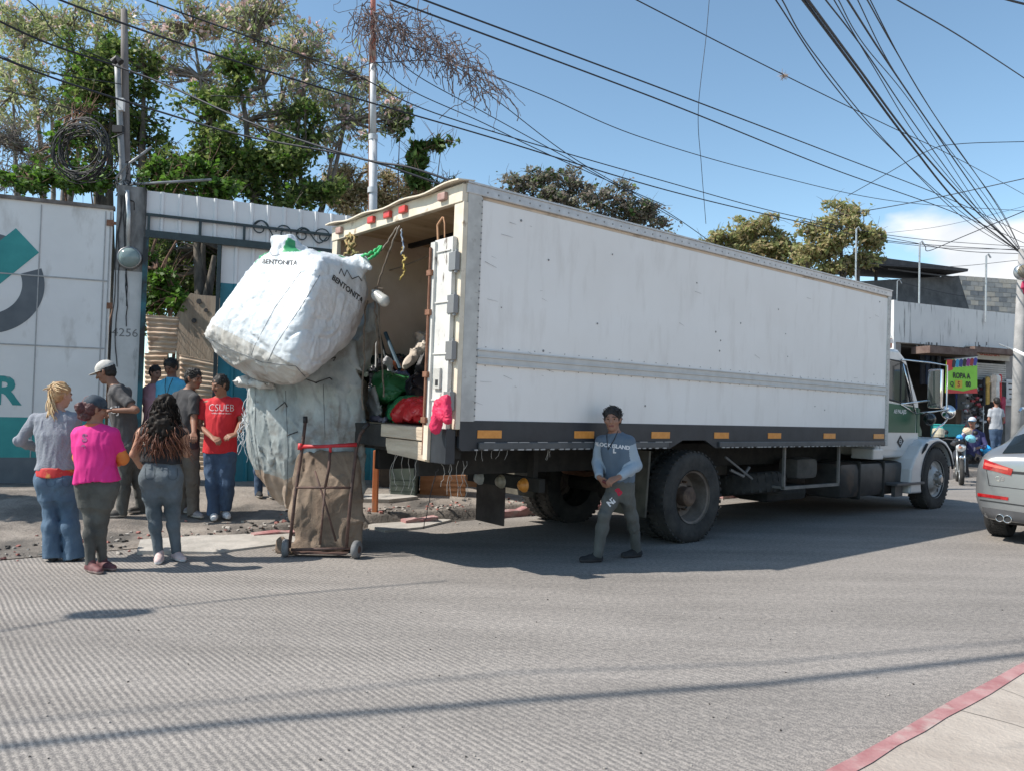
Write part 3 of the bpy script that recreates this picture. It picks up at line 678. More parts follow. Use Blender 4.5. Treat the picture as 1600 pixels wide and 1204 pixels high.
def P(g, name, m, par=truck, **k): return g.build(name, m, par, **k)
g = MB()                                   # near side sheet, slightly buckled
def sidef(i, j):
    x = .14+(BL-.2)*i; z = FZ+.075+(BH-.12-FZ-.075)*j
    return (x, .0+.004*mnoise.noise(Vector((x*.9, 0, z*1.6)))+.0015*mnoise.noise(Vector((x*4, 3, z*4))), z)
g.grid(sidef, 160, 50); P(g, 'side_panel', MBOX, smooth=True, fixn=False)
g = MB(); g.box((.02, .012, FZ), (BL-.02, .035, BH-.06)); P(g, 'side_lining', MLIN)
g = MB(); g.box((.0, -.012, FZ+.07), (.14, .02, BH-.02)); g.box((.14, -.010, FZ+.075), (.155, .0, BH-.1)); g.box((BL-.07, -.012, FZ-.18), (BL+.03, .05, BH-.02), bev=.01)
P(g, 'corner_trim', MBOXE)
g = MB(); g.box((-.02, -.018, BH-.09), (BL+.03, .03, BH+.005), bev=.008); g.box((-.02, -.03, BH-.004), (BL+.03, .05, BH+.012)); P(g, 'top_rail', MALU)
g = MB()
for z in (1.835, 1.895, 1.955): g.box((.16, -.022, z-.006), (BL-.07, 0, z+.006), bev=.003)
g.box((.16, -.008, 1.84), (BL-.07, 0, 1.95)); P(g, 'rub_rail', M('rub_rail_white', (.5, .5, .49), (.58, .58, .57), 6, .5))
g = MB(); r = random.Random(11)
def rv(x, z, s=.008, y=-.012): g.lathe([(s, 0), (s*.8, -.004), (0, -.006)], (x, y, z), (0, 1, 0), 6)
for k in range(36): rv(.148, FZ+.12+k*.057)
for k in range(62): rv(.2+k*.122, BH-.05, .009, -.018)
for k in range(40): rv(.25+k*.19, 1.985, .005, -.004)
for k in range(40): rv(.25+k*.19, 1.82, .005, -.004)
for k in range(22): rv(r.uniform(.3, 7.5), r.uniform(1.4, 3.2), r.uniform(.006, .013), -.004)
for k in range(28): rv(BL-.05, FZ-.1+k*.075, .007)
P(g, 'rivet', MRIV)
# scuffs: scraped line marks as thin strips of exposed metal
g = MB()
for k in range(26):
    x = r.uniform(.1, 7.4) if k > 19 else r.uniform(.02, 1.0); z = r.uniform(1.4, 3.2); ln = r.uniform(.02, .14); a = r.uniform(-.35, .1); wd = r.uniform(.0008, .0022)
    g.plate([(x, -.0065 if x > .15 else -.014, z), (x+ln*math.cos(a), -.0065 if x > .15 else -.014, z+ln*math.sin(a)), (x+ln*math.cos(a), -.0065 if x > .15 else -.014, z+ln*math.sin(a)+wd), (x, -.0065 if x > .15 else -.014, z+wd*2)], (0, -1, 0), .001)
P(g, 'scratch', M('scratch_dark', (.24, .22, .21), (.38, .36, .34), 20, .8))
g = MB(); g.box((.0, BW-.04, FZ), (BL, BW, BH-.02)); P(g, 'far_wall', MLIN)
g = MB(); g.box((BL-.04, .03, FZ), (BL, BW-.04, BH-.02)); g.box((BL, .1, FZ), (BL+.02, BW-.1, BH-.05)); P(g, 'front_wall', MLIN)
g = MB(); g.box((.0, .0, BH-.03), (BL, BW, BH)); P(g, 'roof', MBOXE)
g = MB(); g.box((.05, .04, BH-.05), (BL-.05, BW-.04, BH-.032)); P(g, 'ceiling_panel', MPLY)
g = MB()
for x in (.9, 2.1, 3.3, 4.5, 5.7, 6.9): g.box((x, .04, BH-.10), (x+.05, BW-.04, BH-.05))
P(g, 'roof_beam', MDK)
g = MB(); g.box((0, 0.0, FZ-.06), (BL, BW, FZ)); P(g, 'floor', M('truck_floor', (.12, .09, .06), (.2, .15, .1), 3, .9))
# rear frame
g = MB(); g.box((-.06, .0, BH-.17), (.0, BW, BH-.015), bev=.006); g.box((-.05, -.012, FZ), (.0, .13, BH-.17), bev=.006); g.box((-.05, BW-.12, FZ-.2), (.0, BW, BH-.17), bev=.006)
P(g, 'rear_frame', MCREAM)
g = MB(); V = []
for k in range(25):
    y = -.03+(BW+.06)*k/24; dz = .012*math.sin(k*.9)-.02*math.sin(k/24*math.pi); V += [(-.13, y, BH+dz-.005), (.05, y, BH+.02+dz*.3), (.05, y, BH+.028+dz*.3), (-.13, y, BH+dz+.008)]
g.add(V, [(i*4+k, i*4+(k+1) % 4, i*4+4+(k+1) % 4, i*4+4+k) for i in range(24) for k in range(4)]+[(0, 1, 2, 3), (96, 97, 98, 99)]); P(g, 'roof_lip', MCREAM)
for y, rust in ((1.57, 0), (1.24, 0), (.95, 0), (.28, 1), (2.28, 1)):
    g = MB(); g.box((-.10, y-.06, BH-.12), (-.06, y+.06, BH-.05), bev=.012); P(g, 'clearance_light', MRLAMP if not rust else M('rusty_lamp', (.3, .16, .13), (.42, .28, .24), 15, .6))
# skirt
g = MB()
sk = [(0, FZ+.078), (BL-.07, FZ+.078), (BL-.07, SKZ), (3.62, SKZ), (3.42, 1.165), (3.02, 1.165), (2.8, SKZ), (.03, SKZ), (0, SKZ+.03)]
g.prism([(x, z) for x, z in sk], -.006, .03, 'y'); P(g, 'side_skirt', MSK)
g = MB(); g.box((.2, -.035, 1.085), (2.75, -.006, 1.15), bev=.01); g.box((3.66, -.035, 1.085), (BL-.1, -.006, 1.15), bev=.01); P(g, 'skirt_rail', M('skirt_rail', (.05, .055, .06), (.08, .085, .09), 5, .45))
g = MB(); r2 = random.Random(3)
x = .15
while x < BL-.2:
    if not (2.72 < x < 3.6): g.box((x, -.037, 1.078), (x+r2.uniform(.02, .07), -.02, 1.09))
    x += r2.uniform(.07, .13)
x = .25
while x < 2.7: g.box((x, -.0375, 1.146), (x+.12, -.03, 1.153)); x += r2.uniform(.13, .3)
P(g, 'worn_edge', M('bare_metal', (.35, .35, .35), rough=.5, metal=.3))
for a, b in ((.19, .46), (1.36, 1.63), (2.49, 2.79), (3.58, 3.86), (4.67, 4.96), (5.99, 6.30), (7.39, 7.71)):
    g = MB(); g.box((a, -.012, 1.185), (b, -.006, 1.255), bev=.002); P(g, 'side_marker', MORG)
# rear bumper beam, wood sill, hanging fibres
MSILL = M('sill_wood', (.42, .33, .24), (.6, .5, .38), 3, .9, bump=.5, bs=14, stretch=(1, .5, 5))
g = MB(); g.box((-.12, .02, FZ-.30), (-.02, .26, FZ+.0), bev=.008); P(g, 'corner_block', MSK)
g = MB(); g.box((-.13, 1.02, FZ-.22), (-.02, BW, FZ-.01), bev=.01); P(g, 'rear_sill', MDK)
g = MB(); g.box((-.14, .27, FZ-.12), (-.03, 1.1, FZ-.0), bev=.01); g.prism([(.27, FZ-.3), (.98, FZ-.27), (1.06, FZ-.13), (.27, FZ-.13)], -.125, -.03, 'x'); P(g, 'sill_board', MSILL)
g = MB(); g.box((-.15, .26, FZ-.28), (-.10, .33, FZ+.02)); P(g, 'sill_post', MCREAM)
g = MB(); g.box((-.02, .1, FZ-.26), (.1, BW-.1, FZ-.06)); 
for x in (1.0, 2.0, 4.2, 5.4, 6.6): g.box((x, .03, FZ-.16), (x+.06, BW-.03, FZ-.06))
P(g, 'crossmember', MDK)
for y in (.82, 1.58): g = MB(); g.box((.1, y-.04, .78), (10.2, y+.04, 1.08), bev=.01); P(g, 'frame_rail', MDK)
g = MB(); r3 = random.Random(8)
for k in range(11):
    y = r3.choice((.08, .12, .2, .5, .7, .85))+r3.uniform(-.05, .05); x = -.1+r3.uniform(-.03, .3 if y < .2 else .04); z = FZ-.28; pts = [Vector((x, y, z))]
    for q in range(7): pts.append(pts[-1]+Vector((r3.uniform(-.02, .02), r3.uniform(-.03, .03), -r3.uniform(.02, .07))))
    g.tube(pts, .0025, 4)
for k in range(8):
    x = r3.uniform(.05, 1.1); z = SKZ; pts = [Vector((x, .0, z+.02))]
    for q in range(4): pts.append(pts[-1]+Vector((r3.uniform(-.02, .02), r3.uniform(-.01, .01), -r3.uniform(.01, .04))))
    g.tube(pts, .002, 4)
P(g, 'torn_fibre', M('torn_fibre', (.25, .23, .2), (.38, .36, .33), 20, .9))
# swing door folded against the near corner
g = MB(); g.box((-.10, .06, 1.16), (-.055, .34, 2.92), bev=.006); g.box((-.125, .30, 1.0), (-.05, .37, 2.9), bev=.004)
for z in (2.8, 2.35, 1.9, 1.5): g.box((-.112, .08, z), (-.10, .29, z+.012))
sdo = P(g, 'swing_door', M('chipped_door_paint', (.5, .49, .46), (.66, .65, .61), 3, .7, bump=.2, bs=10, stain=(.15, .12, .1), st_sc=7, st_lo=.6, st_hi=.68, st_stretch=(1, 2, .6)))
g = MB(); g.tube([(-.14, .345, 1.02), (-.14, .345, 2.85)], .012, 8)
for z in (1.3, 1.7, 2.25, 2.6): g.box((-.155, .31, z), (-.12, .38, z+.05), bev=.004)
P(g, 'lock_rod', MRUST, sdo)
for z in (2.62, 2.25, 1.85, 1.42): g = MB(); g.box((-.11, .0, z), (-.06, .10, z+.16), bev=.004); g.tube([(-.085, .02, z-.02), (-.085, .02, z+.18)], .016, 8); P(g, 'hinge', MRIV, sdo)
g = MB(); g.box((-.125, .15, 1.6), (-.10, .25, 1.78), bev=.004); g.mi(1).box((-.128, .17, 1.63), (-.124, .21, 1.68)); P(g, 'latch', [M('latch_metal', (.4, .39, .36), (.5, .49, .46), 20, .6), MBLK], sdo)

# wheels
MTY = M('dusty_tyre', (.018, .018, .018), (.05, .047, .043), 5, .85, bump=.3, bs=30)
MRIM = M('dusty_rim', (.10, .08, .065), (.20, .165, .14), 5, .7, metal=.2)
MRIMW = M('white_rim', (.42, .41, .39), (.55, .54, .52), 6, .5, metal=.1, stain=(.2, .17, .14), st_sc=5)
def tyre_part(par, R=.52, W=.26, y0=0.0, treads=44):
    g = MB(); r = R*.56
    pr = [(r, .03), (r*1.06, .005), (r*1.25, .0), (R*.82, -.012), (R*.93, .0), (R*.98, .02), (R, .045), (R, W-.045), (R*.98, W-.02), (R*.93, W), (R*.82, W+.01), (r*1.25, W), (r, W-.03)]
    g.lathe([(a, b+y0) for a, b in pr], (0, 0, 0), (0, 1, 0), 56)
    t = g.build('tyre', MTY, par, auto=40)
    g = MB()
    for k in range(treads):
        a = 2*math.pi*k/treads; c, s = math.cos(a), math.sin(a)
        for q in (.02, .5, .98-.22):
            yy = y0+W*q; wd = W*.24
            rr_ = R+.004; M_ = Matrix(((c, 0, s), (0, 1, 0), (-s, 0, c)))
            vs = [M_ @ Vector((x, y, z)) for x in (-.018, .018) for y in (yy, yy+wd*.9) for z in (rr_-.02, rr_+.006-(0.008 if q != .5 else 0))]
            g.add(vs, [(0, 1, 3, 2), (4, 6, 7, 5), (0, 4, 5, 1), (2, 3, 7, 6), (0, 2, 6, 4), (1, 5, 7, 3)])
    g.build('tread', MTY, t)
    return t
def wheel(x, y, z, kind):
    w = empty('wheel', (x, y, z)); w.parent = truck; R = .52
    if kind == 'rear':       # dual, deep dish, outer face at -y
        tyre_part(w, y0=0.0); tyre_part(w, y0=.31)
        g = MB(); g.lathe([(R*.58, .0), (R*.57, .02), (R*.53, .03), (R*.50, .12), (R*.46, .19), (R*.30, .21), (R*.27, .17), (.0, .17)], (0, 0, 0), (0, 1, 0), 48); rim = g.build('rim', MRIM, w, auto=35)
        g = MB(); g.lathe([(.11, .18), (.11, .06), (.09, .04), (.07, .03), (.0, .03)], (0, 0, 0), (0, 1, 0), 20)
        for k in range(10):
            a = k*math.pi/5; g.lathe([(.014, .2), (.014, .14), (0, .14)], (.165*math.cos(a), 0, .165*math.sin(a)), (0, 1, 0), 6)
        g.build('hub', M('rusty_hub', (.07, .045, .035), (.15, .10, .07), 9, .9), rim)
        g = MB()
        for k in range(5):
            a = k*2*math.pi/5+.4; g.lathe([(.038, .199), (0, .198)], (.215*math.cos(a), 0, .215*math.sin(a)), (0, 1, 0), 12)
        g.build('hand_hole', MBLK, rim)
    else:
        sg = 1
        tyre_part(w, y0=0.0)
        g = MB(); g.lathe([(R*.60, .0), (R*.585, .015), (R*.55, .035), (R*.52, .07), (R*.44, .08), (R*.36, .03), (R*.27, -.005), (.0, -.005)], (0, 0, 0), (0, 1, 0), 48); rim = g.build('rim', MRIMW, w, auto=35)
        g = MB(); g.lathe([(.085, 0), (.08, -.07), (.05, -.09), (0, -.09)], (0, 0, 0), (0, 1, 0), 20)
        for k in range(8):
            a = k*math.pi/4; g.lathe([(.017, 0), (.017, -.045), (.009, -.06), (0, -.06)], (.118*math.cos(a), 0, .118*math.sin(a)), (0, 1, 0), 6)
        g.build('hub', M('hub_metal', (.35, .33, .3), (.5, .48, .45), 14, .35, metal=.7), rim)
        g = MB()
        for k in range(2):
            a = k*math.pi+2.2; g.lathe([(.034, .034), (0, .032)], (.235*math.cos(a), .0, .235*math.sin(a)), (0, 1, 0), 12)
        g.build('hand_hole', MBLK, rim)
    return w
wheel(3.29, .03, .52, 'rear'); wheel(9.67, .04, .52, 'front')
wf = wheel(3.29, 2.47, .475, 'rear'); wf.rotation_euler = (0, 0, math.pi)
wf = wheel(9.67, 2.46, .475, 'front'); wf.rotation_euler = (0, 0, math.pi)
g = MB(); g.tube([(3.29, .5, .52), (3.29, 2.0, .5)], .09, 12); g.tube([(9.67, .3, .5), (9.67, 2.2, .48)], .06, 12); g.lathe([(0, -.2), (.2, -.12), (.22, 0), (.2, .12), (0, .2)], (3.29, 1.25, .52), (1, 0, 0), 20); P(g, 'axle', MDK)
g = MB()
for y in (.62, 1.75): g.tube([(2.6, y, .85), (2.9, y, .68), (3.29, y, .62), (3.7, y, .68), (4.0, y, .85)], .04, 8)
P(g, 'leaf_spring', MRUST)
for y in (.04, 1.86):
    g = MB(); g.box((2.5, y, .34), (2.53, y+.6, 1.05), rot=(0, .06, 0), bev=.004); P(g, 'mud_flap', M('mud_flap', (.05, .045, .035), (.12, .11, .085), 3, .8))
# rear light beam with a hanging flap
g = MB(); g.box((1.38, .5, .60), (1.46, 1.75, .74), bev=.008); g.box((1.40, .62, .74), (1.46, .72, 1.08)); g.box((1.40, 1.5, .74), (1.46, 1.6, 1.08)); P(g, 'light_beam', MDK)
for y, c in ((1.51, M('clear_lamp', (.45, .45, .43), rough=.15)), (1.12, M('smoked_lamp', (.3, .26, .2), rough=.3)), (.74, MORG)):
    g = MB(); g.lathe([(0, -.05), (.05, -.045), (.062, -.02), (.065, 0), (.075, 0), (.075, .02)], (1.37, y, .655), (1, 0, 0), 20); P(g, 'tail_lamp', c, smooth=True)
g = MB(); g.box((1.42, 1.12, .17), (1.44, 1.62, .6)); P(g, 'rubber_flap', M('brown_rubber', (.05, .035, .03), (.09, .07, .06), 4, .85))
# fuel tank, rack with spare tyre, step
g = MB(); g.box((6.85, .18, .30), (8.85, .78, .82), bev=.11); tank = P(g, 'fuel_tank', M('black_tank', (.02, .02, .022), (.05, .048, .045), 4, .5, stain=(.14, .09, .06), st_sc=1.6, st_lo=.55, st_hi=.75), auto=35)
g = MB()
for x in (7.35, 8.1): g.box((x, .165, .28), (x+.05, .79, .84), bev=.02)
g.build('strap', MDK, tank)
g = MB(); g.box((6.3, 1.72, .28), (8.85, 2.34, .84), bev=.10); P(g, 'fuel_tank', MATS['black_tank'], auto=35)
g = MB(); g.box((8.2, .0, .46), (9.15, .22, .50), bev=.008); g.box((8.35, .1, .28), (8.6, .16, .47)); P(g, 'step', M('step_metal', (.06, .06, .065), (.1, .1, .1), 10, .5))
g = MB()
for x in (5.2, 6.58): g.box((x, .08, .53), (x+.035, .11, 1.07))
g.box((5.2, .08, .52), (6.61, .12, .56)); g.box((5.2, .08, .53), (5.23, .8, .56)); P(g, 'tool_rack', M('rack_grey', (.14, .13, .12), (.22, .2, .18), 8, .7))
sp = empty('spare_wheel', (5.35, .75, .52)); sp.parent = truck; sp.rotation_euler = (R_(80), 0, 0)
t = tyre_part(sp, y0=-.13, treads=30)
g = MB(); g.box((5.9, .3, .60), (6.45, .62, .90), bev=.09); P(g, 'air_tank', M('dusty_black', (.06, .055, .05), (.12, .11, .1), 4, .8, bump=.3), auto=40)
g = MB(); g.box((5.35, .4, .3), (6.35, 1.0, .52), bev=.1); P(g, 'exhaust_box', MDK)
g = MB(); g.tube([(4.35, .3, .78), (4.55, .25, .7), (4.75, .3, .8)], .02, 6); g.tube([(4.1, .2, .95), (4.75, .25, .66)], .015, 6); P(g, 'bracket', MRIV)

# ---- cab
MCAB = M('cab_white', (.56, .56, .55), (.62, .62, .61), 3, .3, coat=.4, stain=(.42, .4, .37), st_sc=3, st_lo=.6, st_hi=.8)
MGRN = M('cab_green', (.008, .085, .045), (.012, .105, .055), 2, .4, spec=.3)
MGLASS = M('dark_glass', (.012, .016, .018), rough=.08, spec=.35)
cab = empty('cab', (0, 0, 0)); cab.parent = truck
C0, C1 = .22, 2.28
g = MB(); g.prism([(7.95, .90), (7.95, 2.48), (8.02, 2.56), (8.62, 2.58), (8.86, 2.46), (9.40, 1.74), (9.42, 1.0), (9.1, .88), (8.3, .86)], C0, C1, 'y')
o = g.build('cab_shell', MCAB, cab); bv = o.modifiers.new('b', 'BEVEL'); bv.width = .05; bv.segments = 3; bv.limit_method = 'ANGLE'
# hood as loft
st = [(9.36, .86, .80, 1.76), (9.7, .80, .78, 1.66), (10.1, .72, .72, 1.52), (10.42, .64, .66, 1.36), (10.56, .58, .62, 1.22), (10.6, .54, .60, 1.05)]
V = []; m = 14
for x, hw, z0, z1 in st:
    for k in range(m+1):
        a = math.pi*k/m; cy = math.copysign(abs(math.cos(a))**.35, math.cos(a)); sz_ = math.sin(a)**.5 if 0 < k < m else 0
        V.append((x, 1.25-hw*cy, z0+(z1-z0)*sz_))
F = [(j*(m+1)+k, j*(m+1)+k+1, (j+1)*(m+1)+k+1, (j+1)*(m+1)+k) for j in range(len(st)-1) for k in range(m)]+[[5*(m+1)+k for k in range(m+1)], list(range(m+1))[::-1]]
g = MB().add(V, F); g.build('hood', MCAB, cab, auto=50)
# fenders
def arch(cx, cz, ro, a0, a1, n=20, flat=None): return [(cx+ro*math.cos(R_(a0+(a1-a0)*k/n)), cz+ro*math.sin(R_(a0+(a1-a0)*k/n))) for k in range(n+1)]
for y0, y1 in ((.02, .66), (1.84, 2.48)):
    outer = [(8.68, .32), (8.72, .70), (8.82, .86), (9.05, 1.06), (9.35, 1.17), (9.70, 1.20), (10.0, 1.13), (10.24, .96), (10.34, .74)]
    inner = arch(9.67, .52, .60, 18, 200)
    g = MB(); g.prism(outer+inner, y0, y1, 'y'); o = g.build('fender', MCAB, cab); bv = o.modifiers.new('b', 'BEVEL'); bv.width = .03; bv.segments = 3; bv.limit_method = 'ANGLE'; bv.angle_limit = R_(50)
    g = MB(); yy = y0 if y0 < 1 else y1
    pts = [(a, yy, b) for a, b in arch(9.67, .52, .61, 15, 175)]; g.tube(pts, .018, 6); g.build('fender_lip', MBLK, o)
g = MB(); g.box((8.95, .60, .60), (10.4, 1.9, 1.0)); g.box((10.45, .35, .48), (10.66, 2.15, .80), bev=.03); g.build('engine_bay', MDK, cab)
g = MB(); g.box((10.62, .2, .45), (10.78, 2.3, .75), bev=.04); g.build('bumper', M('bumper_chrome', (.5, .5, .5), rough=.2, metal=.9), cab)
g = MB(); g.box((10.58, .82, .85), (10.62, 1.68, 1.2), bev=.02); g.build('grille', MBLK, cab)
for y in (.5, 2.0): g = MB(); g.lathe([(0, .03), (.09, .02), (.1, 0), (.1, -.12)], (10.42, y, .98), (1, 0, 0), 20); g.build('headlight', M('headlight', (.6, .6, .58), rough=.1), cab, smooth=True)
# door, stripe, glass on the near side
yd = C0-.004
g = MB(); g.plate([(8.06, yd, 1.0), (8.9, yd, .98), (9.20, yd, 1.22), (9.26, yd, 1.72), (8.86, yd, 2.40), (8.14, yd, 2.46)], (0, -1, 0), .006); dr = g.build('door', MCAB, cab)
g = MB(); yd2 = yd-.008
g.plate([(8.0, yd2, 1.27), (9.24, yd2, 1.27), (9.26, yd2, 1.68), (8.0, yd2, 1.74)], (0, -1, 0), .004); g.build('green_stripe', MGRN, dr)
g = MB(); g.plate([(9.30, yd+.02, 1.27), (9.40, yd+.02, 1.27), (9.40, yd+.02, 1.66), (9.30, yd+.02, 1.68)], (0, -1, 0), .03); g.build('cowl_stripe', MGRN, cab)
V = []; xs = [9.40+.1*k for k in range(12)]
for x in xs:
    hw = np.interp(x, [s[0] for s in st], [s[1] for s in st]); zt_ = np.interp(x, [9.4, 10.5], [1.62, 1.36]); V += [(x, 1.25-hw-.006, 1.20), (x, 1.25-hw-.006, min(zt_, np.interp(x, [s[0] for s in st], [s[3] for s in st])-.08))]
g = MB().add(V, [(2*i, 2*i+2, 2*i+3, 2*i+1) for i in range(11)]); g.build('hood_stripe', MGRN, cab, fixn=False)
g = MB(); g.plate([(8.18, yd2, 1.80), (8.66, yd2, 1.76), (8.64, yd2, 2.38), (8.16, yd2, 2.38)], (0, -1, 0), .004); g.plate([(8.71, yd2, 1.75), (9.13, yd2, 1.73), (8.83, yd2, 2.30), (8.69, yd2, 2.36)], (0, -1, 0), .004); g.build('side_window', MGLASS, dr)
g = MB()
for pl in ([(8.17, 1.79), (8.68, 1.745), (9.15, 1.715), (8.84, 2.33), (8.66, 2.39), (8.15, 2.40), (8.17, 1.79)], [(8.685, 1.75), (8.67, 2.37)]):
    g.tube([(x, yd2-.004, z) for x, z in pl], .014, 6)
g.build('window_seal', MBLK, dr)
textobj('lettering_plate', 'AE PALAJES', .085, (8.66, yd2-.012, 1.60), (1, 0, 0), (0, 0, 1), M('letter_white', (.7, .7, .68)), dr, bold=.002)
g = MB(); g.plate([(8.72, yd2, .93+.1), (8.84, yd2, 1.12+.02), (8.72, yd2, 1.23), (8.60, yd2, 1.12)], (0, -1, 0), .003); hz = g.build('hazard_diamond', MBLK, dr)
g = MB(); g.lathe([(.045, 0), (.03, 0)], (8.72, yd2-.006, 1.13), (0, 1, 0), 16); g.plate([(8.69, yd2-.005, 1.125), (8.75, yd2-.005, 1.125), (8.75, yd2-.005, 1.14), (8.69, yd2-.005, 1.14)], (0, -1, 0), .002); g.build('diamond_mark', M('mark_grey', (.5, .5, .5)), hz)
g = MB(); g.box((8.10, yd2-.03, 1.30), (8.14, yd2, 1.46), bev=.01); g.build('door_handle', MBLK, dr)
g = MB(); g.plate([(8.93, C0+.12, 2.38), (8.93, C1-.12, 2.38), (9.38, C1-.1, 1.78), (9.38, C0+.1, 1.78)], (.8, 0, .6), .01); g.build('windshield', MGLASS, cab)
g = MB(); g.box((8.05, .32, 2.60), (8.62, .9, 2.76), bev=.02); g.mi(1).box((8.04, .315, 2.68), (8.63, .905, 2.74)); g.build('roof_box', [M('faded_orange', (.5, .2, .12), (.6, .28, .18), 8, .7), MCAB], cab)
g = MB(); g.box((7.72, .15, .86), (8.05, .5, 1.02), bev=.02); g.build('cab_corner', MCAB, cab)
# mirrors
MCHR = M('chrome', (.75, .75, .75), rough=.08, metal=1.0)
mir = empty('mirror', (9.28, .02, 2.0)); mir.parent = cab
g = MB(); g.box((-.03, -.20, -.32), (.05, .02, .30), bev=.03); g.build('mirror_case', MCHR, mir, auto=40)
g = MB(); g.plate([(-.036, -.18, -.29), (-.036, 0, -.29), (-.036, 0, .27), (-.036, -.18, .27)], (-1, 0, 0), .003); g.build('mirror_glass', M('mirror_dark', (.25, .27, .28), rough=.1, metal=.8), mir)
g = MB(); L_ = [[(-.6, .18, .42), (-.1, -.05, .40), (.06, -.24, .36), (.08, -.24, -.34), (0, -.06, -.38), (-.1, .16, -.42)], [(-.55, .18, .36), (-.1, .16, -.42)], [(-.6, .18, -.28), (-.02, -.02, -.2)], [(-.6, .18, -.28), (-.1, .16, -.42)]]
for q in L_: g.tube(q, .014, 8)
g.build('mirror_bracket', MCHR, mir, smooth=True)
g = MB(); g.lathe([(.0, -.02), (.07, -.015), (.1, .0), (.08, .07), (0, .1)], (0, -.02, -.50), (-1, 0, 0), 20); g.build('convex_mirror', M('black_gloss', (.02, .02, .02), rough=.2), mir, smooth=True)
pm = empty('fender_mirror', (10.02, .02, 1.63)); pm.parent = cab
g = MB(); g.lathe([(0, -.06), (.06, -.05), (.10, -.02), (.118, .01), (.10, .06), (.05, .10), (0, .11)], (0, 0, 0), (1, 0, 0), 28); g.build('mirror_bowl', MCHR, pm, smooth=True)
g = MB(); g.tube([(.0, 0, -.10), (-.12, .02, -.2), (-.24, .06, -.27), (-.27, .14, -.42)], .014, 8); g.build('mirror_arm', MCHR, pm, smooth=True)
g = MB(); g.tube([(9.05, .05, .92), (9.12, -.0, 1.02), (9.2, .0, 1.1)], .022, 8); g.build('hood_latch', MBLK, cab)
g = MB(); g.lathe([(0, 0), (.09, 0), (.1, .05), (.09, .14), (0, .16)], (10.3, .28, 1.2), (0, 0, 1), 16); g.build('marker_lamp', M('cream_lamp', (.55, .5, .38), rough=.4), cab)
# ------------------------------------------------------------------ bags, trolley, load
def TL(x, y, z): return TM @ Vector((x, y, z))
def wrinkle(amp, sc, seed=0, st=(1, 1, 1)):
    st = np.array(st)
    def f(X):
        wv = np.stack([fnoise(X, sc*.8, seed+5), fnoise(X+7.7, sc*.8, seed+6), fnoise(X+3.1, sc*.8, seed+7)], -1)*.10
        q = (X+wv)*st
        a = 1-np.abs(fnoise(q, sc, seed)); b = 1-np.abs(fnoise(q+3.3, sc*2.1, seed+1)); c = fnoise(q, sc*.5, seed+2); e = 1-np.abs(fnoise(q+9.1, sc*1.3, seed+3)); g_ = 1-np.abs(fnoise(q+5.1, sc*3.6, seed+4))
        return amp*(-(a**8)*1.3-(b**7)*.7-(g_**5)*.35+(e**9)*1.2+c*1.0+.3)
    return f
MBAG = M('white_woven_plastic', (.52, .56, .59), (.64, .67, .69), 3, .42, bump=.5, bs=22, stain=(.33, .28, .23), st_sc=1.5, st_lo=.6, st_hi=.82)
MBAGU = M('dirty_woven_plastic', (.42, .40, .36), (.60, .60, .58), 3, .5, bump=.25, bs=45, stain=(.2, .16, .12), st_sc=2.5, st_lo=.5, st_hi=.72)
MBAGG = M('grey_woven_plastic', (.22, .25, .25), (.44, .475, .465), 3.4, .42, bump=.6, bs=18, stain=(.17, .14, .115), st_sc=2.3, st_lo=.5, st_hi=.66, stretch=(1, 1, .6))
MBAGB = M('brown_stained_plastic', (.24, .17, .12), (.38, .31, .25), 3, .6, bump=.3, bs=30)
MGRB = M('green_tarp', (.03, .22, .09), (.05, .3, .12), 5, .45)
MSACK = M('brown_jute', (.17, .12, .085), (.27, .205, .15), 3, .9, bump=.5, bs=90, stain=(.10, .07, .05), st_sc=2.2, st_lo=.5, st_hi=.7)
MROPE = M('old_rope', (.16, .13, .1), (.26, .22, .18), 20, .9)
def bagobj(name, prims, h, mats, label, cat, disp=None, fmfn=None, base=None, rel=2, group=None):
    o = sdfobj(name, prims, h, mats, None, disp, tuple(base), rel, fmfn); tag(o, label, cat, group); return o
# big white sack on top: two ends in pixels, near face and far face
yb = 7.25
def bp(u, v, dy=0): return np.array(at(u, v, yb+dy)[:])
near = [(315, 524, .25), (410, 566, -.35), (468, 578, -.55), (338, 486, .05), (412, 396, .0), (440, 382, .1), (505, 392, -.35), (490, 440, -.55), (440, 545, -.58), (566, 414, .1), (578, 450, .2), (535, 545, .0), (345, 562, .6), (402, 601, .2), (466, 603, -.15)]
far_ = [(322, 510, .8), (400, 400, .9), (455, 384, .9), (545, 402, .95), (572, 440, .9), (556, 530, .8), (480, 592, .6), (360, 566, .8)]
pts = [bp(*q) for q in near+far_]

bt = np.array(at(330, 530, yb)); 
e1 = bp(316, 522, -.1); e2 = bp(465, 600, -.5); e3 = bp(350, 540, .8)
nrm_b = np.cross(e2-e1, e3-e1); nrm_b /= np.linalg.norm(nrm_b); nrm_b *= -1 if nrm_b[2] > 0 else 1   # underside normal, downwards
_w1, _w2 = wrinkle(.0125, 3.4, 1, (1, 1, 1)), wrinkle(.0045, 10, 4)
wk = lambda X: _w1(X)+_w2(X)
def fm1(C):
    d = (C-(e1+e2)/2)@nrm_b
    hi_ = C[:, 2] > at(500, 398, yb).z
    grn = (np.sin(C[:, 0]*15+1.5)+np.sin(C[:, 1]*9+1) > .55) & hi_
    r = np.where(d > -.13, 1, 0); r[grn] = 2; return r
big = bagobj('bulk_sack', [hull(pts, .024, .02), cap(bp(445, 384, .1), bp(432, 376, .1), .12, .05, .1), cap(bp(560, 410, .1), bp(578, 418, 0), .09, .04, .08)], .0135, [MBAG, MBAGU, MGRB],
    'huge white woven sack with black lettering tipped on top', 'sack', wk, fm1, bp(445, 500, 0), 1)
bb = bvh_of(big); OB = big.location
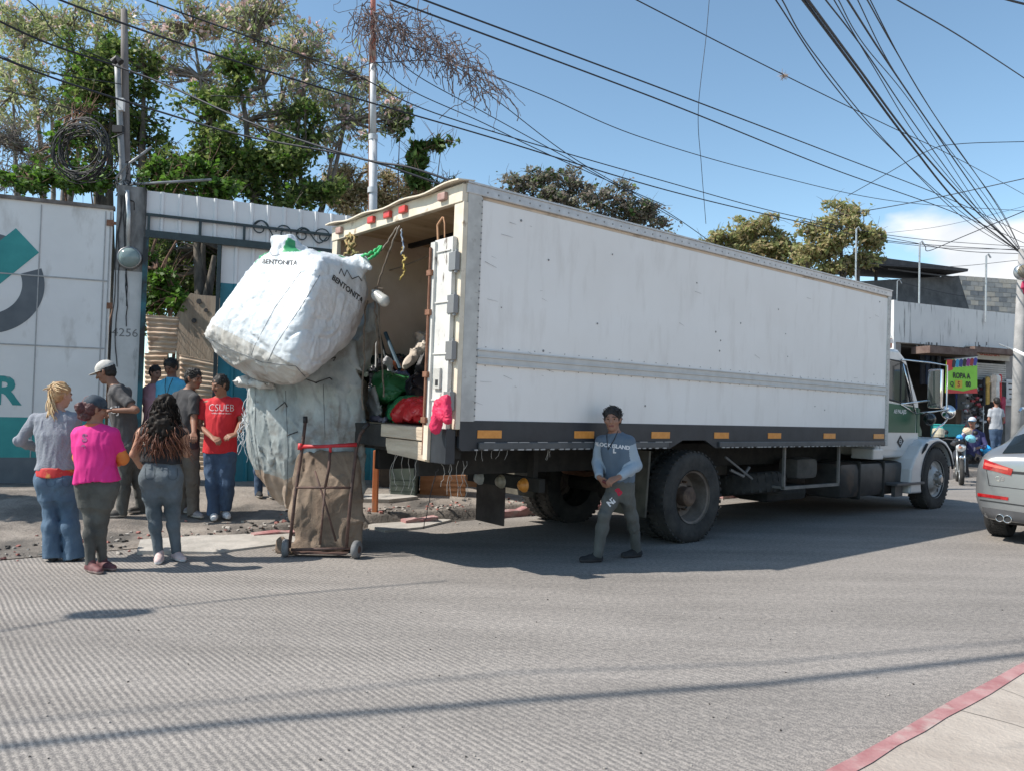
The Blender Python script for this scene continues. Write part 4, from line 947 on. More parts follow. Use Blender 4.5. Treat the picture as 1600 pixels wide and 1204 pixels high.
def bagtext(s, size, u, v, ru, rv, par, bvh, y, col, bold=.004):
    o = at(u, v, y-1.2); r_ = (at(u+ru[0], v+ru[1], y-1.2)-o).normalized(); up = (at(u+rv[0], v+rv[1], y-1.2)-o).normalized()
    V, F = textmesh(s, size, bold=bold); W = []
    for q in V:
        p = o+r_*q[0]+up*q[1]; dr = (p-CAM).normalized(); h = bvh.ray_cast(CAM-par.location, dr)
        W.append((h[0]-dr*.006) if h[0] is not None else None)
    if any(x is None for x in W): return
    mk('lettering', [tuple(x) for x in W], F, col, par)
MINK = M('marker_ink', (.02, .02, .02), (.08, .08, .08), 30, .8)
bagtext('BENTONITA', .055, 543, 452, (10, 8), (4, -10), big, bb, yb, MINK, .002)
bagtext('BENTONITA', .05, 437, 410, (10, .5), (.5, -10), big, bb, yb, MINK, .001)
def inkline(par, bvh, px, r_, mat, name='stitching', n=8, closed=False):
    g = MB(); P_ = []
    for (a, b) in zip(px[:-1], px[1:]):
        for k in range(n):
            t = k/n; u = a[0]+(b[0]-a[0])*t; v = a[1]+(b[1]-a[1])*t; d = ray(u, v).normalized(); h = bvh.ray_cast(CAM-par.location, d)
            if h[0] is not None: P_.append(h[0]-d*.001)
    if len(P_) > 2: g.tube(P_, r_, 5); return g.build(name, mat, par)
MTHR = M('stitch_thread', (.12, .13, .14), rough=.8)
inkline(big, bb, [(530, 428), (533, 420), (538, 432), (542, 422), (550, 436), (560, 432), (566, 440)], .005, MINK, 'scrawl')
inkline(big, bb, [(415, 398), (420, 392), (426, 400), (440, 398)], .003, MINK, 'scrawl')
inkline(big, bb, [(500, 430), (470, 480), (430, 540), (418, 566)], .003, MTHR, n=14)
inkline(big, bb, [(470, 425), (430, 480), (398, 540), (392, 556)], .002, MTHR, n=14)
inkline(big, bb, [(318, 525), (360, 546), (410, 566), (462, 572), (478, 590)], .004, MTHR, 'seam', n=14)
# grey sack beneath
yg = 8.2
def gp(u, v, dy=0): return np.array(at(u, v, yg+dy)[:])
ne = [(382, 600, 0), (378, 690, -.05), (392, 740, -.05), (425, 782, -.1), (500, 830, -.1), (575, 800, -.05), (580, 690, -.3), (575, 600, -.35), (560, 520, -.3), (470, 560, -.35), (400, 585, -.3), (430, 700, -.42), (500, 740, -.42)]
fa = [(395, 600, .7), (388, 700, .7), (440, 780, .7), (545, 800, .3), (560, 640, .2), (550, 540, .2)]
def fm2(C):
    t = fnoise(C, 4, 1)*.10
    zl = at(400, 745, yg).z; xl = at(400, 700, yg).x
    return np.where((C[:, 2] < zl+t+.05) & (C[:, 0] < xl+.5), 1, 0)
grey = bagobj('patched_sack', [hull([gp(*q) for q in ne+fa], .03, .03), cap(gp(575, 520, 0), gp(592, 462, -.1), .10, .02, .1), cap(gp(560, 560, 0), gp(583, 485, -.1), .14, .05, .12)], .014, [MBAGG, MBAGB],
    'bulging grey patched sack standing behind the hand trolley', 'sack', wrinkle(.020, 3.8, 4, (1.3, 1.3, .5)), fm2, gp(480, 700, 0), 1)
gb = bvh_of(grey)
for px in ([(430, 640), (445, 628), (450, 637)], [(492, 598), (515, 590), (520, 594)], [(455, 597), (478, 592), (500, 600)], [(500, 565), (525, 558), (520, 566)], [(440, 560), (470, 548), (468, 556)], [(448, 680), (470, 672)]): inkline(grey, gb, px, .006, MINK, 'tear', 5)
for px in ([(400, 605), (398, 680), (410, 760)], [(446, 610), (450, 700), (448, 780)], [(505, 600), (508, 690)]): inkline(grey, gb, px, .003, MTHR, 'stitching', 12)
# dangling white strips and crumpled cloth between the sacks
rr = random.Random(12)
g = MB()
for k in range(9):
    p = Vector(gp(380+rr.uniform(-4, 10), 610+rr.uniform(-10, 60), -.1))-grey.location; pts = [p]
    for q in range(9): pts.append(pts[-1]+Vector((rr.uniform(-.035, .03), rr.uniform(-.02, .02), -rr.uniform(.02, .06))))
    g.tube(pts, .004, 4)
g.build('loose_strip', M('white_strip', (.6, .62, .63), rough=.6), grey)
g = MB()
for a, b in (((573, 470), (566, 640)), ((590, 465), (600, 620)), ((585, 470), (590, 560))):
    pts = []
    for k in range(12):
        t = k/11; pts.append(Vector(gp(a[0]+(b[0]-a[0])*t+rr.uniform(-2.5, 2.5), a[1]+(b[1]-a[1])*t, -.45))-grey.location)
    g.tube(pts, rr.uniform(.006, .012), 6)
pts = [Vector(gp(593+rr.uniform(-9, 9), 462+rr.uniform(-14, 14), -.25+rr.uniform(-.05, .05)))-grey.location for _ in range(26)]; g.tube(pts, .009, 5)
g.build('tie_rope', MROPE, grey)
# small pale crumpled bag wedged between
bagobj('crumpled_bag', [ell(gp(386, 596, -.25), (.13, .1, .06), k=.03), ell(gp(412, 600, -.35), (.12, .09, .05), k=.03)], .012, M('grubby_white', (.45, .45, .43), (.6, .6, .58), 5, .6), 'small grubby white bag squeezed between the two big sacks', 'bag', wrinkle(.012, 9, 2), None, gp(395, 595, 0))

# hand trolley with brown sack
MDKR = M('dark_rusty_tube', (.045, .028, .024), (.12, .065, .05), 14, .75, bump=.2, bs=40)
ty_ = gnd(501, 871).y
def tp(u, v, dy=0): return at(u, v, ty_+dy)
tro = empty('hand_trolley', gnd(501, 873), label='rusty hand trolley with red top bar and two small wheels', cat='trolley'); OT = tro.location
def tt(u, v, dy=0): return tp(u, v, dy*.4)-OT
g = MB(); lb_, lt = (452, 850, .0), (470, 700, .34)
g.tube([tt(452, 855, .02), tt(461, 775, .18), tt(472, 700, .34), tt(476, 668, .40), tt(477, 657, .38)], .016, 10)
g.tube([tt(541, 855, .02), tt(548, 775, .18), tt(557, 700, .34), tt(563, 678, .38), tt(574, 664, .42)], .016, 10)
g.tube([tt(463, 761, .2), tt(549, 761, .2)], .012, 8); g.tube([tt(516, 700, .34), tt(514, 730, .27), tt(508, 761, .2)], .014, 8)
g.tube([tt(492, 735, .26), tt(505, 775, .18), tt(525, 845, .03)], .010, 8); g.tube([tt(508, 761, .2), tt(500, 850, .03)], .010, 8)
g.build('frame', MDKR, tro, smooth=True)
g = MB(); g.tube([tt(455, 858, .02), tt(549, 856, .02)], .014, 10); g.build('axle', MDKR, tro, smooth=True)
g = MB(); g.tube([tt(468, 697, .33), tt(500, 697, .33), tt(516, 696, .32), tt(558, 694, .33)], [.022, .016, .016, .022], 10); g.tube([tt(469, 702, .33), tt(470, 692, .33)], .026, 8); g.tube([tt(516, 696, .32), tt(516, 706, .33)], .015, 8)
g.build('red_bar', M('red_wrap', (.42, .015, .02), (.55, .03, .04), 12, .5), tro, smooth=True)
for a, b in (((477, 660), (477, 650)), ((568, 670), (576, 661))): g = MB(); g.tube([tt(a[0], a[1], .39), tt(b[0], b[1], .40)], .022, 10); g.build('grip', MBLK, tro, smooth=True)
for u in (446, 557):
    c = tp(u, 858, .02); c.z = .085; w_ = empty('wheel', c-OT); w_.parent = tro; w_.rotation_euler = (0, 0, R_(-14 if u > 500 else 10))
    g = MB(); g.lathe([(.03, -.03), (.068, -.03), (.083, -.02), (.086, 0), (.083, .02), (.068, .03), (.03, .03)], (0, 0, 0), (1, 0, 0), 28); g.build('tyre', M('grey_rubber', (.12, .12, .125), (.19, .19, .19), 9, .8), w_, smooth=True)
    g = MB(); g.lathe([(0, -.034), (.03, -.034), (.045, -.025), (.045, .025), (.03, .034), (0, .034)], (0, 0, 0), (1, 0, 0), 18); g.build('rim', MDKR, w_)
g = MB(); a, b, c, d = tt(458, 866, .04), tt(540, 866, .04), tt(545, 862, .36), tt(455, 862, .36)
for q in (a, b, c, d): q.z = .03
g.plate([a, b, c, d], (0, 0, 1), .008); g.build('toe_plate', MDKR, tro)
ys = ty_+.34
def sp_(u, v, dy=0): return np.array(at(u, v, ys+dy)[:])
sk_ = [hull([sp_(462, 702, .05), sp_(564, 700, .05), sp_(450, 745, -.02), sp_(573, 770, 0), sp_(454, 800, -.05), sp_(571, 850, 0), sp_(462, 860, -.12), sp_(566, 864, -.05), sp_(470, 706, .3), sp_(560, 706, .3), sp_(470, 850, .3), sp_(565, 850, .3), sp_(515, 770, -.12)], .02, .03),
       ell(sp_(466, 800, .02), (.10, .12, .14), k=.06), ell(sp_(464, 858, -.06), (.20, .13, .06), k=.05), cap(sp_(440, 848, -.05), sp_(438, 862, -.08), .06, .045, .05), cap(sp_(470, 850, -.1), sp_(505, 862, -.1), .05, .03, .05)]
zc = .015
sk_.append(cut((0, 0, zc), (0, 0, -1)))
jute = bagobj('jute_sack', sk_, .0125, MSACK, 'brown jute sack slumped on the hand trolley', 'sack', wrinkle(.015, 4.5, 6, (1.3, 1, .38)), None, (sp_(510, 860, 0)[0], ys, 0), 1)

# ---- things in the truck: local truck coordinates
def load(name, prims, mats, label, cat, disp=None, h=.014, rel=1, fmfn=None, rot=None):
    P2 = []
    RT = np.array(Rm(TROT))
    for p in prims:
        q = list(p)
        if q[0] == 'cap': q[1] = np.array(TL(*q[1])[:]); q[2] = np.array(TL(*q[2])[:])
        elif q[0] == 'ell': q[1] = np.array(TL(*q[1])[:]); q[3] = q[3]@RT.T
        elif q[0] == 'hull': q[1] = [np.array(TL(*x)[:]) for x in q[1]]
        elif q[0] == 'cut': q[1] = np.array(TL(*q[1])[:]); q[2] = RT@q[2]
        P2.append(tuple(q))
    bb_ = bbox(P2[0]); base = (bb_[0]+bb_[1])/2; base[2] = bb_[0][2]
    return bagobj(name, P2, h, mats, label, cat, disp, fmfn, base, rel)
def rl(u, v, x):   # pixel -> truck local on plane X=x
    d = TMI.to_3x3() @ ray(u, v); o = TMI @ CAM; t = (x-o.x)/d.x; q = o+d*t; return (q.x, q.y, q.z)
FC = cut((0, 0, FZ+.004), (0, 0, -1))
MREDB = M('red_plastic_sack', (.48, .012, .018), (.58, .02, .025), 3, .3, spec=.6)
MGRNB = M('green_mesh_sack', (.02, .12, .035), (.05, .22, .08), 6, .4)
MBLB = M('black_bin_bag', (.012, .013, .018), (.03, .03, .04), 5, .3)
MPALE = M('pale_sackcloth', (.46, .40, .34), (.62, .56, .49), 3, .8, bump=.4, bs=60)
rd = load('plastic_sack', [hull([rl(605, 660, .05), rl(692, 664, .05), rl(606, 640, .05), rl(622, 617, .15), rl(660, 620, .1), rl(688, 632, .05), rl(598, 635, .45), rl(625, 612, .5), rl(690, 622, .5), rl(600, 662, .5), rl(690, 664, .5), rl(650, 645, -.02)], .03, .03), FC], [MREDB, MGRB], 'shiny red plastic sack with green end panel at the truck floor edge', 'sack', wrinkle(.016, 6, 3),
          fmfn=lambda C: (((np.array(TMI.to_3x3())@(C-np.array(TORG[:])).T).T[:, 1]) > rl(611, 645, .1)[1]).astype(int))
rb_ = bvh_of(rd)
inkline(rd, rb_, [(655, 658), (667, 655), (664, 661), (676, 660)], .012, MGRB, 'print', 4)
load('plastic_sack', [hull([rl(u, v, x) for x in (.55, 1.1) for u, v in ((664, 625), (700, 625), (700, 660), (664, 660))], .04, .04), FC], MREDB, 'second red plastic sack, mostly hidden by the door edge', 'sack', wrinkle(.012, 7, 5))
def rY(u, v, Y):
    d = TMI.to_3x3() @ ray(u, v); o = TMI @ CAM; t = (Y-o.y)/d.y; q = o+d*t; return (q.x, q.y, q.z)
load('mesh_sack', [hull([rY(576, 590, 2.0), rY(600, 577, 1.9), rY(640, 590, 1.75), rY(644, 604, 1.7), rY(612, 624, 1.65), rY(582, 612, 1.85), rY(584, 584, 2.4), rY(640, 590, 2.35), rY(640, 612, 2.35), rY(600, 640, 2.3), rY(590, 640, 2.0)], .02, .03), FC], MGRNB, 'green translucent mesh sack lying above the red one', 'sack', wrinkle(.022, 6, 4))
load('woven_sack', [hull([rl(574, 600, .12), rl(592, 596, .12), rl(602, 625, .10), rl(598, 645, .1), rl(580, 648, .15), rl(572, 664, .2), rl(574, 600, .4), rl(600, 660, .35)], .025, .03), FC], M('pale_grey_woven', (.42, .4, .38), (.55, .53, .5), 5, .7), 'pale grey sack at the far left of the truck floor', 'sack', wrinkle(.015, 6, 6))
load('bin_bag', [hull([rl(577, 650, .08), rl(604, 648, .06), rl(608, 663, .06), rl(577, 664, .06), rl(577, 648, .2), rl(606, 648, .2), rl(600, 664, .25)], .02, .02), FC], M('purple_grey_bag', (.10, .09, .13), (.18, .16, .2), 5, .4), 'dark purplish bag at the very lip of the truck floor', 'bag', wrinkle(.014, 9, 7))
load('bin_bag', [hull([rY(u, v, Y) for Y in (1.45, 2.0) for u, v in ((638, 596), (652, 584), (682, 584), (690, 620), (688, 650), (640, 650))], .03, .04), FC], MBLB, 'big black bin bag below the pale sackcloth bundle', 'bag', wrinkle(.03, 5, 8))
load('bin_bag', [hull([rY(u, v, Y) for Y in (2.05, 2.42) for u, v in ((578, 574), (592, 560), (620, 553), (640, 562), (648, 590), (580, 620), (648, 650))], .03, .04), FC], MBLB, 'black bin bag behind the green mesh sack with rags on it', 'bag', wrinkle(.03, 5, 9))
load('sackcloth_bundle', [hull([rY(646, 517, 2.0), rY(688, 520, 1.9), rY(690, 556, 1.9), rY(652, 545, 2.0), rY(648, 520, 2.4), rY(690, 520, 2.4), rY(690, 560, 2.4), rY(652, 550, 2.4)], .015, .02), cap(rY(660, 546, 2.0), rY(634, 572, 1.9), .07, .045, .05), cap(rY(656, 546, 2.0), rY(640, 566, 1.95), .08, .06, .05), cap(rY(664, 546, 1.95), rY(690, 575, 1.85), .09, .06, .06), ell(rY(662, 546, 1.9), (.05, .05, .05), k=.03)], MPALE, 'pale knotted sackcloth bundle high on the load', 'bundle', wrinkle(.022, 6, 2), .012)
load('duffel_bag', [hull([rY(u, v, Y) for Y in (1.75, 2.1) for u, v in ((648, 590), (656, 560), (668, 553), (682, 572), (690, 592))], .02, .04)], M('charcoal_bag', (.05, .05, .055), (.10, .10, .105), 5, .6), 'charcoal bag bulging in front of the pale sackcloth bundle', 'bag', wrinkle(.02, 6, 5))
load('clothing_heap', [hull([rY(u, v, Y) for Y in (2.2, 2.46) for u, v in ((566, 556), (600, 548), (640, 556), (690, 574), (690, 600), (566, 600))], .05, .04), FC], M('mixed_dark_cloth', (.015, .035, .03), (.05, .07, .06), 7, .9), 'dark green heap of cloth along the far inner wall', 'heap', wrinkle(.03, 5, 3), .018)
for i, (pts, m, lb) in enumerate(((((601, 567), (604, 562), (610, 568), (608, 580), (614, 584)), M('rag_white', (.4, .4, .42), rough=.7), 'crumpled whitish rag on the black bag'), (((612, 566), (622, 572), (630, 580)), M('rag_orange', (.5, .15, .07), rough=.7), 'orange and grey rag on the black bag'), (((622, 582), (632, 584), (640, 590)), M('rag_blue', (.03, .08, .28), (.3, .3, .32), 18, .7), 'blue rag tucked on the black bag'))):
    pr = [cap(rY(*a, 1.98), rY(*b, 1.98), .03, .03, .03) for a, b in zip(pts[:-1], pts[1:])]
    load('rag', pr, m, lb, 'rag', wrinkle(.012, 14, i), .010)
load('clothing_heap', [hull([rl(u, v, x) for x in (1.9, 3.4) for u, v in ((560, 560), (600, 548), (650, 556), (694, 560), (694, 600), (560, 600))], .06, .04), ell((2.6, 1.3, FZ+.3), (.8, .9, .45), k=.1), FC], M('mixed_dark_cloth', (.03, .04, .05), (.12, .12, .11), 7, .9), 'dark heap of mixed clothing deep inside the truck', 'heap', wrinkle(.03, 5, 3), .022)
load('plastic_jug', [cap(rl(588, 462, -.25), rl(600, 470, -.22), .05, .055), cap(rl(600, 470, -.22), rl(590, 458, -.24), .05, .03), cap(rl(590, 460, -.25), rl(583, 455, -.25), .03, .018)], M('cloudy_plastic', (.6, .6, .56), rough=.25, trans=.3), 'cloudy plastic jug hung by the rope knot', 'jug', None, .007)
# poles
for i, (a, b, x, lb) in enumerate((((589, 508), (603, 560), 1.2, 'leftmost of three dark sticks standing in the load'), ((589, 508), (588, 560), 1.15, 'upright dark stick in the load beside a leaning one'), ((602, 520), (618, 560), 1.25, 'bluish metal bar leaning rightmost of the three sticks'))):
    g = MB(); p, q = TL(*rY(*a, 2.3-.05*i)), TL(*rY(*b, 2.1-.05*i)); q = q+(q-p)*.4; o_ = q
    g.tube([p-o_, (p+q)/2-o_, q-o_], .016 if i < 2 else .022, 8); o = g.build('stick', M('dark_stick%d' % (i//2), (.02, .03, .035) if i < 2 else (.05, .1, .14), rough=.5)); o.location = o_; tag(o, lb, 'stick', 'sticks in the truck load')
# red cloth tied on the door
pc = rl(690, 640, -.19)
def dp(u, v, x=-.2): return rl(u, v, x)
load('red_cloth', [cap(dp(692, 626), dp(698, 622), .035, .03), cap(dp(686, 632), dp(681, 668), .045, .05, .03), cap(dp(696, 630), dp(700, 655), .04, .035, .03), cap(dp(688, 640), dp(692, 650), .05, .05, .03), cap(dp(681, 665), dp(682, 674), .05, .02, .02)], M('magenta_cloth', (.52, .015, .06), (.62, .02, .09), 5, .7), 'bright pinkish red cloth tied to the truck door latch', 'cloth', wrinkle(.006, 13, 2, (1.6, 1.6, .3)), .007)
# ropes hanging in the rear opening
def rope(name, pts, r_, m, lb, grp=None, cat='rope', jit=0.0, seed=0):
    rr = random.Random(seed); P_ = []
    for a, b in zip(pts[:-1], pts[1:]):
        for k in range(6): P_.append(a.lerp(b, k/6)+Vector((rr.uniform(-jit, jit), rr.uniform(-jit, jit), rr.uniform(-jit, jit))))
    P_.append(pts[-1]); o = P_[0].copy(); g = MB(); g.tube([p-o for p in P_], r_, 6); ob = g.build(name, m, smooth=True); ob.location = o; return tag(ob, lb, cat, grp)
def rx(u, v, x=-.1): return TL(*rl(u, v, x))
MYR = M('yellow_twine', (.5, .38, .08), (.4, .3, .12), 12, .8); MGR = M('green_cord', (.03, .35, .1), (.05, .42, .14), 12, .5); MTAN = M('tan_strap', (.4, .22, .12), rough=.8)
rope('rope', [rx(624, 353), rx(612, 383), rx(600, 415), rx(592, 440), rx(585, 462)], .010, MROPE, 'brown rope from the header down to the knot on the sack', jit=.006)
rope('rope', [rx(620, 355), rx(606, 378), rx(595, 392, -.2)], .008, MROPE, 'short brown rope running to the green cord', jit=.004)
rope('cord', [rx(560, 402, -.4), rx(574, 398, -.4), rx(585, 392, -.3), rx(597, 384, -.2), rx(590, 396, -.3), rx(576, 405, -.4)], .014, MGR, 'bright green cord tying the white sack to the truck', cat='cord', jit=.01)
rope('rope', [rx(627, 358), rx(628, 372), rx(631, 388), rx(627, 398)], .008, M('blue_twine', (.1, .18, .3), (.4, .4, .4), 20, .8), 'faded blue twine hanging from the header', jit=.008)
rope('twine', [rx(630, 385), rx(627, 398), rx(634, 404), rx(629, 410), rx(632, 420), rx(629, 430), rx(625, 438)], .008, MYR, 'frayed yellow twine hanging below the blue one', cat='twine', jit=.012)
rope('strap', [rx(692, 340, -.02), rx(684, 352, -.02), rx(685, 380, -.02), rx(682, 405, -.02)], .012, MTAN, 'tan strap looped down beside the opened door', cat='strap')
rope('strap', [rx(693, 340, -.02), rx(695, 350, -.02), rx(695, 374, -.02)], .008, MTAN, 'short tan strap hanging just right of the longer one', cat='strap')
rope('rope', [TL(*rl(580, 430, .6)), TL(*rl(625, 418, .7)), TL(*rl(690, 392, .8))], .007, MROPE, 'thin dark rope stretched across inside the cargo box')
for i, (u, v) in enumerate(((540, 392), (546, 382), (551, 396))):
    rope('straw_tuft', [rx(u+3, 366, -.1), rx(u, v-10, -.15), rx(u+4, v, -.2), rx(u-2, v+9, -.2)], .012, M('dry_straw', (.35, .22, .1), (.2, .2, .08), 20, .9), ['dry straw tuft nearest the far post above the sack', 'middle dry straw tuft above the sack', 'dry straw tuft nearest the green cord'][i], 'straw tufts above the sack', 'straw', .03, i)
rope('wire', [rx(685, 775, 0)+Vector((0, 0, .25)), rx(680, 740, 0), rx(668, 790, 0), rx(662, 825, 0)], .004, MBLK, 'thin black wire dangling under the rear sill to the road', cat='wire', jit=.01)
# behind the truck rear: orange post, crate, boards
def block(name, u0, v0, u1, v1, y, th, m, lb, cat, grp=None, rot=0.0):
    p, q = at(u0, v1, y), at(u1, v0, y); o = Vector(((p.x+q.x)/2, y, p.z)); hw = (q.x-p.x)/2; h = q.z-p.z
    z0 = gz((o.x, o.y)); g = MB(); g.box((-hw, 0, z0-o.z-.01), (hw, th, h), bev=.01)
    for k in range(1, 4): 
        if hw > .1: g.box((-hw-.003, -.004, z0-o.z+(h)*k/4), (hw+.003, 0, z0-o.z+(h)*k/4+.012))
    ob = g.build(name, m); ob.location = o; ob.rotation_euler = (0, 0, rot); return tag(ob, lb, cat, grp)
op = block('orange_post', 581, 703, 592, 778, 9.6, .07, M('orange_paint', (.42, .12, .04), (.5, .17, .06), 5, .7, stain=(.18, .16, .14), st_sc=3, st_lo=.55, st_hi=.7), 'short orange painted post behind the truck tail', 'post')
block('wooden_crate', 656, 742, 728, 770, 11.3, .4, M('crate_wood', (.22, .10, .045), (.32, .16, .08), 4, .85, stretch=(1, 1, 4)), 'low reddish wooden crate on the pavement behind the tail lamps', 'crate', 'crates behind the truck', .1)
block('wooden_crate', 610, 718, 650, 752, 11.0, .5, M('green_crate', (.05, .07, .06), (.09, .11, .09), 4, .8), 'dark green box on the pavement behind the orange post', 'crate', 'crates behind the truck')
block('wooden_crate', 592, 728, 616, 762, 11.6, .4, M('dark_crate', (.04, .03, .025), (.09, .06, .04), 4, .85), 'dark brown box left of the green one', 'crate', 'crates behind the truck')
block('wooden_crate', 700, 746, 800, 768, 12.2, .3, M('crate_wood2', (.26, .12, .05), (.3, .17, .09), 4, .85, stretch=(1, 1, 4)), 'long reddish plank box farthest behind the rear lamps', 'crate', 'crates behind the truck')
# ------------------------------------------------------------------ people
def vec(v): return np.array(v, float)
def unit(v): v = vec(v); return v/np.linalg.norm(v)
SKN = {}
def skin(n, c):
    c = tuple(x*1.3 for x in c)
    return M('skin_'+n, tuple(x*.9 for x in c), c, 12, .55, spec=.35)
MLIP = M('lip_red', (.20, .06, .05), rough=.5); MEYE = M('eye_dark', (.012, .01, .01), rough=.2); MEYW = M('eye_white', (.45, .42, .4), rough=.3)
MBROW = M('brow_dark', (.02, .014, .012), rough=.8)
MHAIR = M('black_hair', (.006, .005, .005), (.018, .014, .012), 30, .6, bump=.5, bs=80, stretch=(1, 1, .2))
def frame3(fwd, up=(0, 0, 1)):
    f = unit(fwd); r = unit(np.cross(f, vec(up))); u = np.cross(r, f); return r, f, u
def hand_prims(w, d, palmn, s, curl=.6, thumb=1, k=.006):
    """w wrist, d direction of the fingers, palmn the way the palm faces; five fingers with two bends"""
    d = unit(d); pn = unit(vec(palmn)-d*np.dot(palmn, d)); sd_ = np.cross(d, pn)
    P_ = []; kn = w+d*.085*s
    for q in (-1, -.33, .33, 1): P_.append(cap(w+sd_*q*.014*s, kn+sd_*q*.030*s, .014*s, .0125*s, .012))
    for q, ln in ((-1, .85), (-.33, 1.0), (.33, .95), (1, .72)):
        a = kn+sd_*q*.031*s; dd = unit(d*math.cos(curl*.5)+pn*math.sin(curl*.5)); b = a+dd*.036*s*ln
        d2 = unit(d*math.cos(curl*1.3)+pn*math.sin(curl*1.3)); c = b+d2*.026*s*ln; d3 = unit(d*math.cos(curl*2.0)+pn*math.sin(curl*2.0)); e = c+d3*.018*s*ln
        P_ += [cap(a, b, .0098*s, .0090*s, k), cap(b, c, .0090*s, .0082*s, k), cap(c, e, .0082*s, .0070*s, k)]
    t0 = w+d*.025*s+sd_*thumb*.024*s; t1 = t0+unit(sd_*thumb*.8+d*.7+pn*.35)*.040*s; t2 = t1+unit(d*.85+pn*.5+sd_*thumb*.1)*.030*s
    P_ += [cap(t0, t1, .0130*s, .0105*s, .010), cap(t1, t2, .0105*s, .0085*s, k)]
    return P_
def head_prims(c, fwd, up, s=1.0, male=True):
    r, f, u = frame3(fwd, up); Rt = np.array([r, f, u])
    P_ = [ell(c+u*.030*s-f*.012*s, (.074*s, .092*s, .088*s), Rt, .02),
          ell(c-u*.035*s+f*.022*s, (.056*s, .064*s, .070*s), Rt, .03),
          ell(c-u*.088*s+f*.050*s, (.027*s, .025*s, .020*s), Rt, .03),
          cap(c+u*.012*s+f*.084*s, c-u*.022*s+f*.104*s, .010*s, .0135*s, .012),
          cap(c-u*.053*s+f*.080*s-r*.014*s, c-u*.053*s+f*.080*s+r*.014*s, .009*s, .009*s, .010),
          cap(c+u*.026*s+f*.076*s-r*.034*s, c+u*.026*s+f*.076*s+r*.034*s, .012*s, .012*s, .014)]
    for q in (-1, 1):
        P_ += [cap(c+r*q*.074*s+u*.014*s-f*.010*s, c+r*q*.072*s-u*.022*s, .016*s, .011*s, .006),
               ell(c+r*q*.040*s-u*.018*s+f*.060*s, (.022*s, .02*s, .02*s), Rt, .02)]
    return P_
def face_fm(c, fwd, up, s, extra=None):
    r, f, u = frame3(fwd, up)
    def fm(C):
        d = (C-c)/s; x, y, z = d@r, d@f, d@u; out = np.zeros(len(C), int); ax_ = np.abs(x)
        fr = y > .045
        out[fr & (ax_ > .024) & (ax_ < .038) & (np.abs(z-.0105) < .0078)] = 1
        out[fr & (ax_ > .012) & (ax_ < .050) & (np.abs(z-.031+.06*(ax_-.03)) < .0040)] = 3
        out[fr & (ax_ < .026) & (np.abs(z+.055) < .0085)] = 4
        if extra is not None: out = extra(out, x, y, z)
        return out
    return fm
def curls(g, c, r, f, u, n, s, seed, rad, region, ln=.05, thick=.004):
    rr = random.Random(seed)
    for k in range(n):
        for _ in range(30):
            d = vec([rr.gauss(0, 1) for _ in range(3)]); d /= np.linalg.norm(d)
            x, y, z = d@r, d@f, d@u
            if region(x, y, z): break
        p = c+d*rad*s; pts = []; t = unit(d*.6+vec([rr.uniform(-1, 1) for _ in range(3)])-u*.3)
        for q in range(5):
            pts.append(Vector(p)); t = unit(t+vec([rr.uniform(-.7, .7) for _ in range(3)])-(d*.25)); p = p+t*ln*s/4
        g.tube(pts, [thick*s, thick*s, thick*s*.9, thick*s*.7, thick*s*.3], 4)
def long_hair(g, roots, n, ln, spread, r0_, seed, wave=.02, down=(0, 0, -1), fwdpush=None, mi=None, thick=.005):
    rr = random.Random(seed)
    for k in range(n):
        a, b = roots[rr.randrange(len(roots))]; t = rr.random(); p = Vector(a).lerp(Vector(b), t)+Vector((rr.uniform(-1, 1), rr.uniform(-1, 1), rr.uniform(-1, 1)))*r0_
        L_ = ln*rr.uniform(.7, 1.08); ns_ = 16; ph = rr.uniform(0, 6.3); dx, dy = rr.gauss(0, spread), rr.gauss(0, spread*.6); fr = rr.uniform(26, 42); pts = []
        for q in range(ns_+1):
            u = q/ns_; pts.append(p+Vector(down)*L_*u+Vector((dx*u, dy*u, 0))+Vector((math.cos(ph+fr*u*L_), math.sin(ph+fr*u*L_), 0))*wave*min(1, u*4+.15))
        if mi is None: g.mi(0); g.tube(pts, [thick]*ns_+[thick*.3], 4)
        else:
            cutq = int(ns_*mi*rr.uniform(.8, 1.15)); cutq = max(2, min(ns_-2, cutq))
            g.mi(0); g.tube(pts[:cutq+1], thick, 4); g.mi(1); g.tube(pts[cutq:], [thick]*(ns_-cutq)+[thick*.3], 4)
    return g
def shoe(par, org, an, toe, s, mats, h=.007, floor=None):
    an, toe = vec(an), vec(toe); d = toe-an; d[2] = 0; L_ = .245*s; d = unit(d); z = floor; sd_ = vec((-d[1], d[0], 0))
    heel = vec((an[0], an[1], 0))-d*.055*s; heel[2] = z; tp_ = heel+d*L_
    pr = [cap(heel+(0, 0, .036*s)+d*.03*s, heel+(0, 0, .036*s)+d*.12*s, .036*s, .038*s, .02), cap(heel+(0, 0, .030*s)+d*.11*s+sd_*.004, tp_+(0, 0, .026*s)-d*.045*s, .038*s, .034*s, .03), cap(heel+(0, 0, .05*s)+d*.045*s, an*[1, 1, 0]+(0, 0, z+.09*s), .036*s, .040*s, .03), cut((0, 0, z+.002), (0, 0, -1))]
    def fm(C): return np.where(C[:, 2] < z+.026*s, 1, 0)
    return sdfobj('shoe', pr, h, mats, par, None, org, 1, fm)
def cloth_disp(amp, sc, seed, st=(1, 1, 1)):
    st = np.array(st)
    def f(X):
        wv = .05*fnoise(X, 6, seed)[..., None]; q = (X+wv)*st*np.array([1.7, 1.7, .55])
        return amp*(.9*fnoise(q, sc*.7, seed)+.6*fnoise(q, sc*1.7, seed+1)-.35*(1-np.abs(fnoise(q, sc*1.3, seed+2)))**4+.1)
    return f

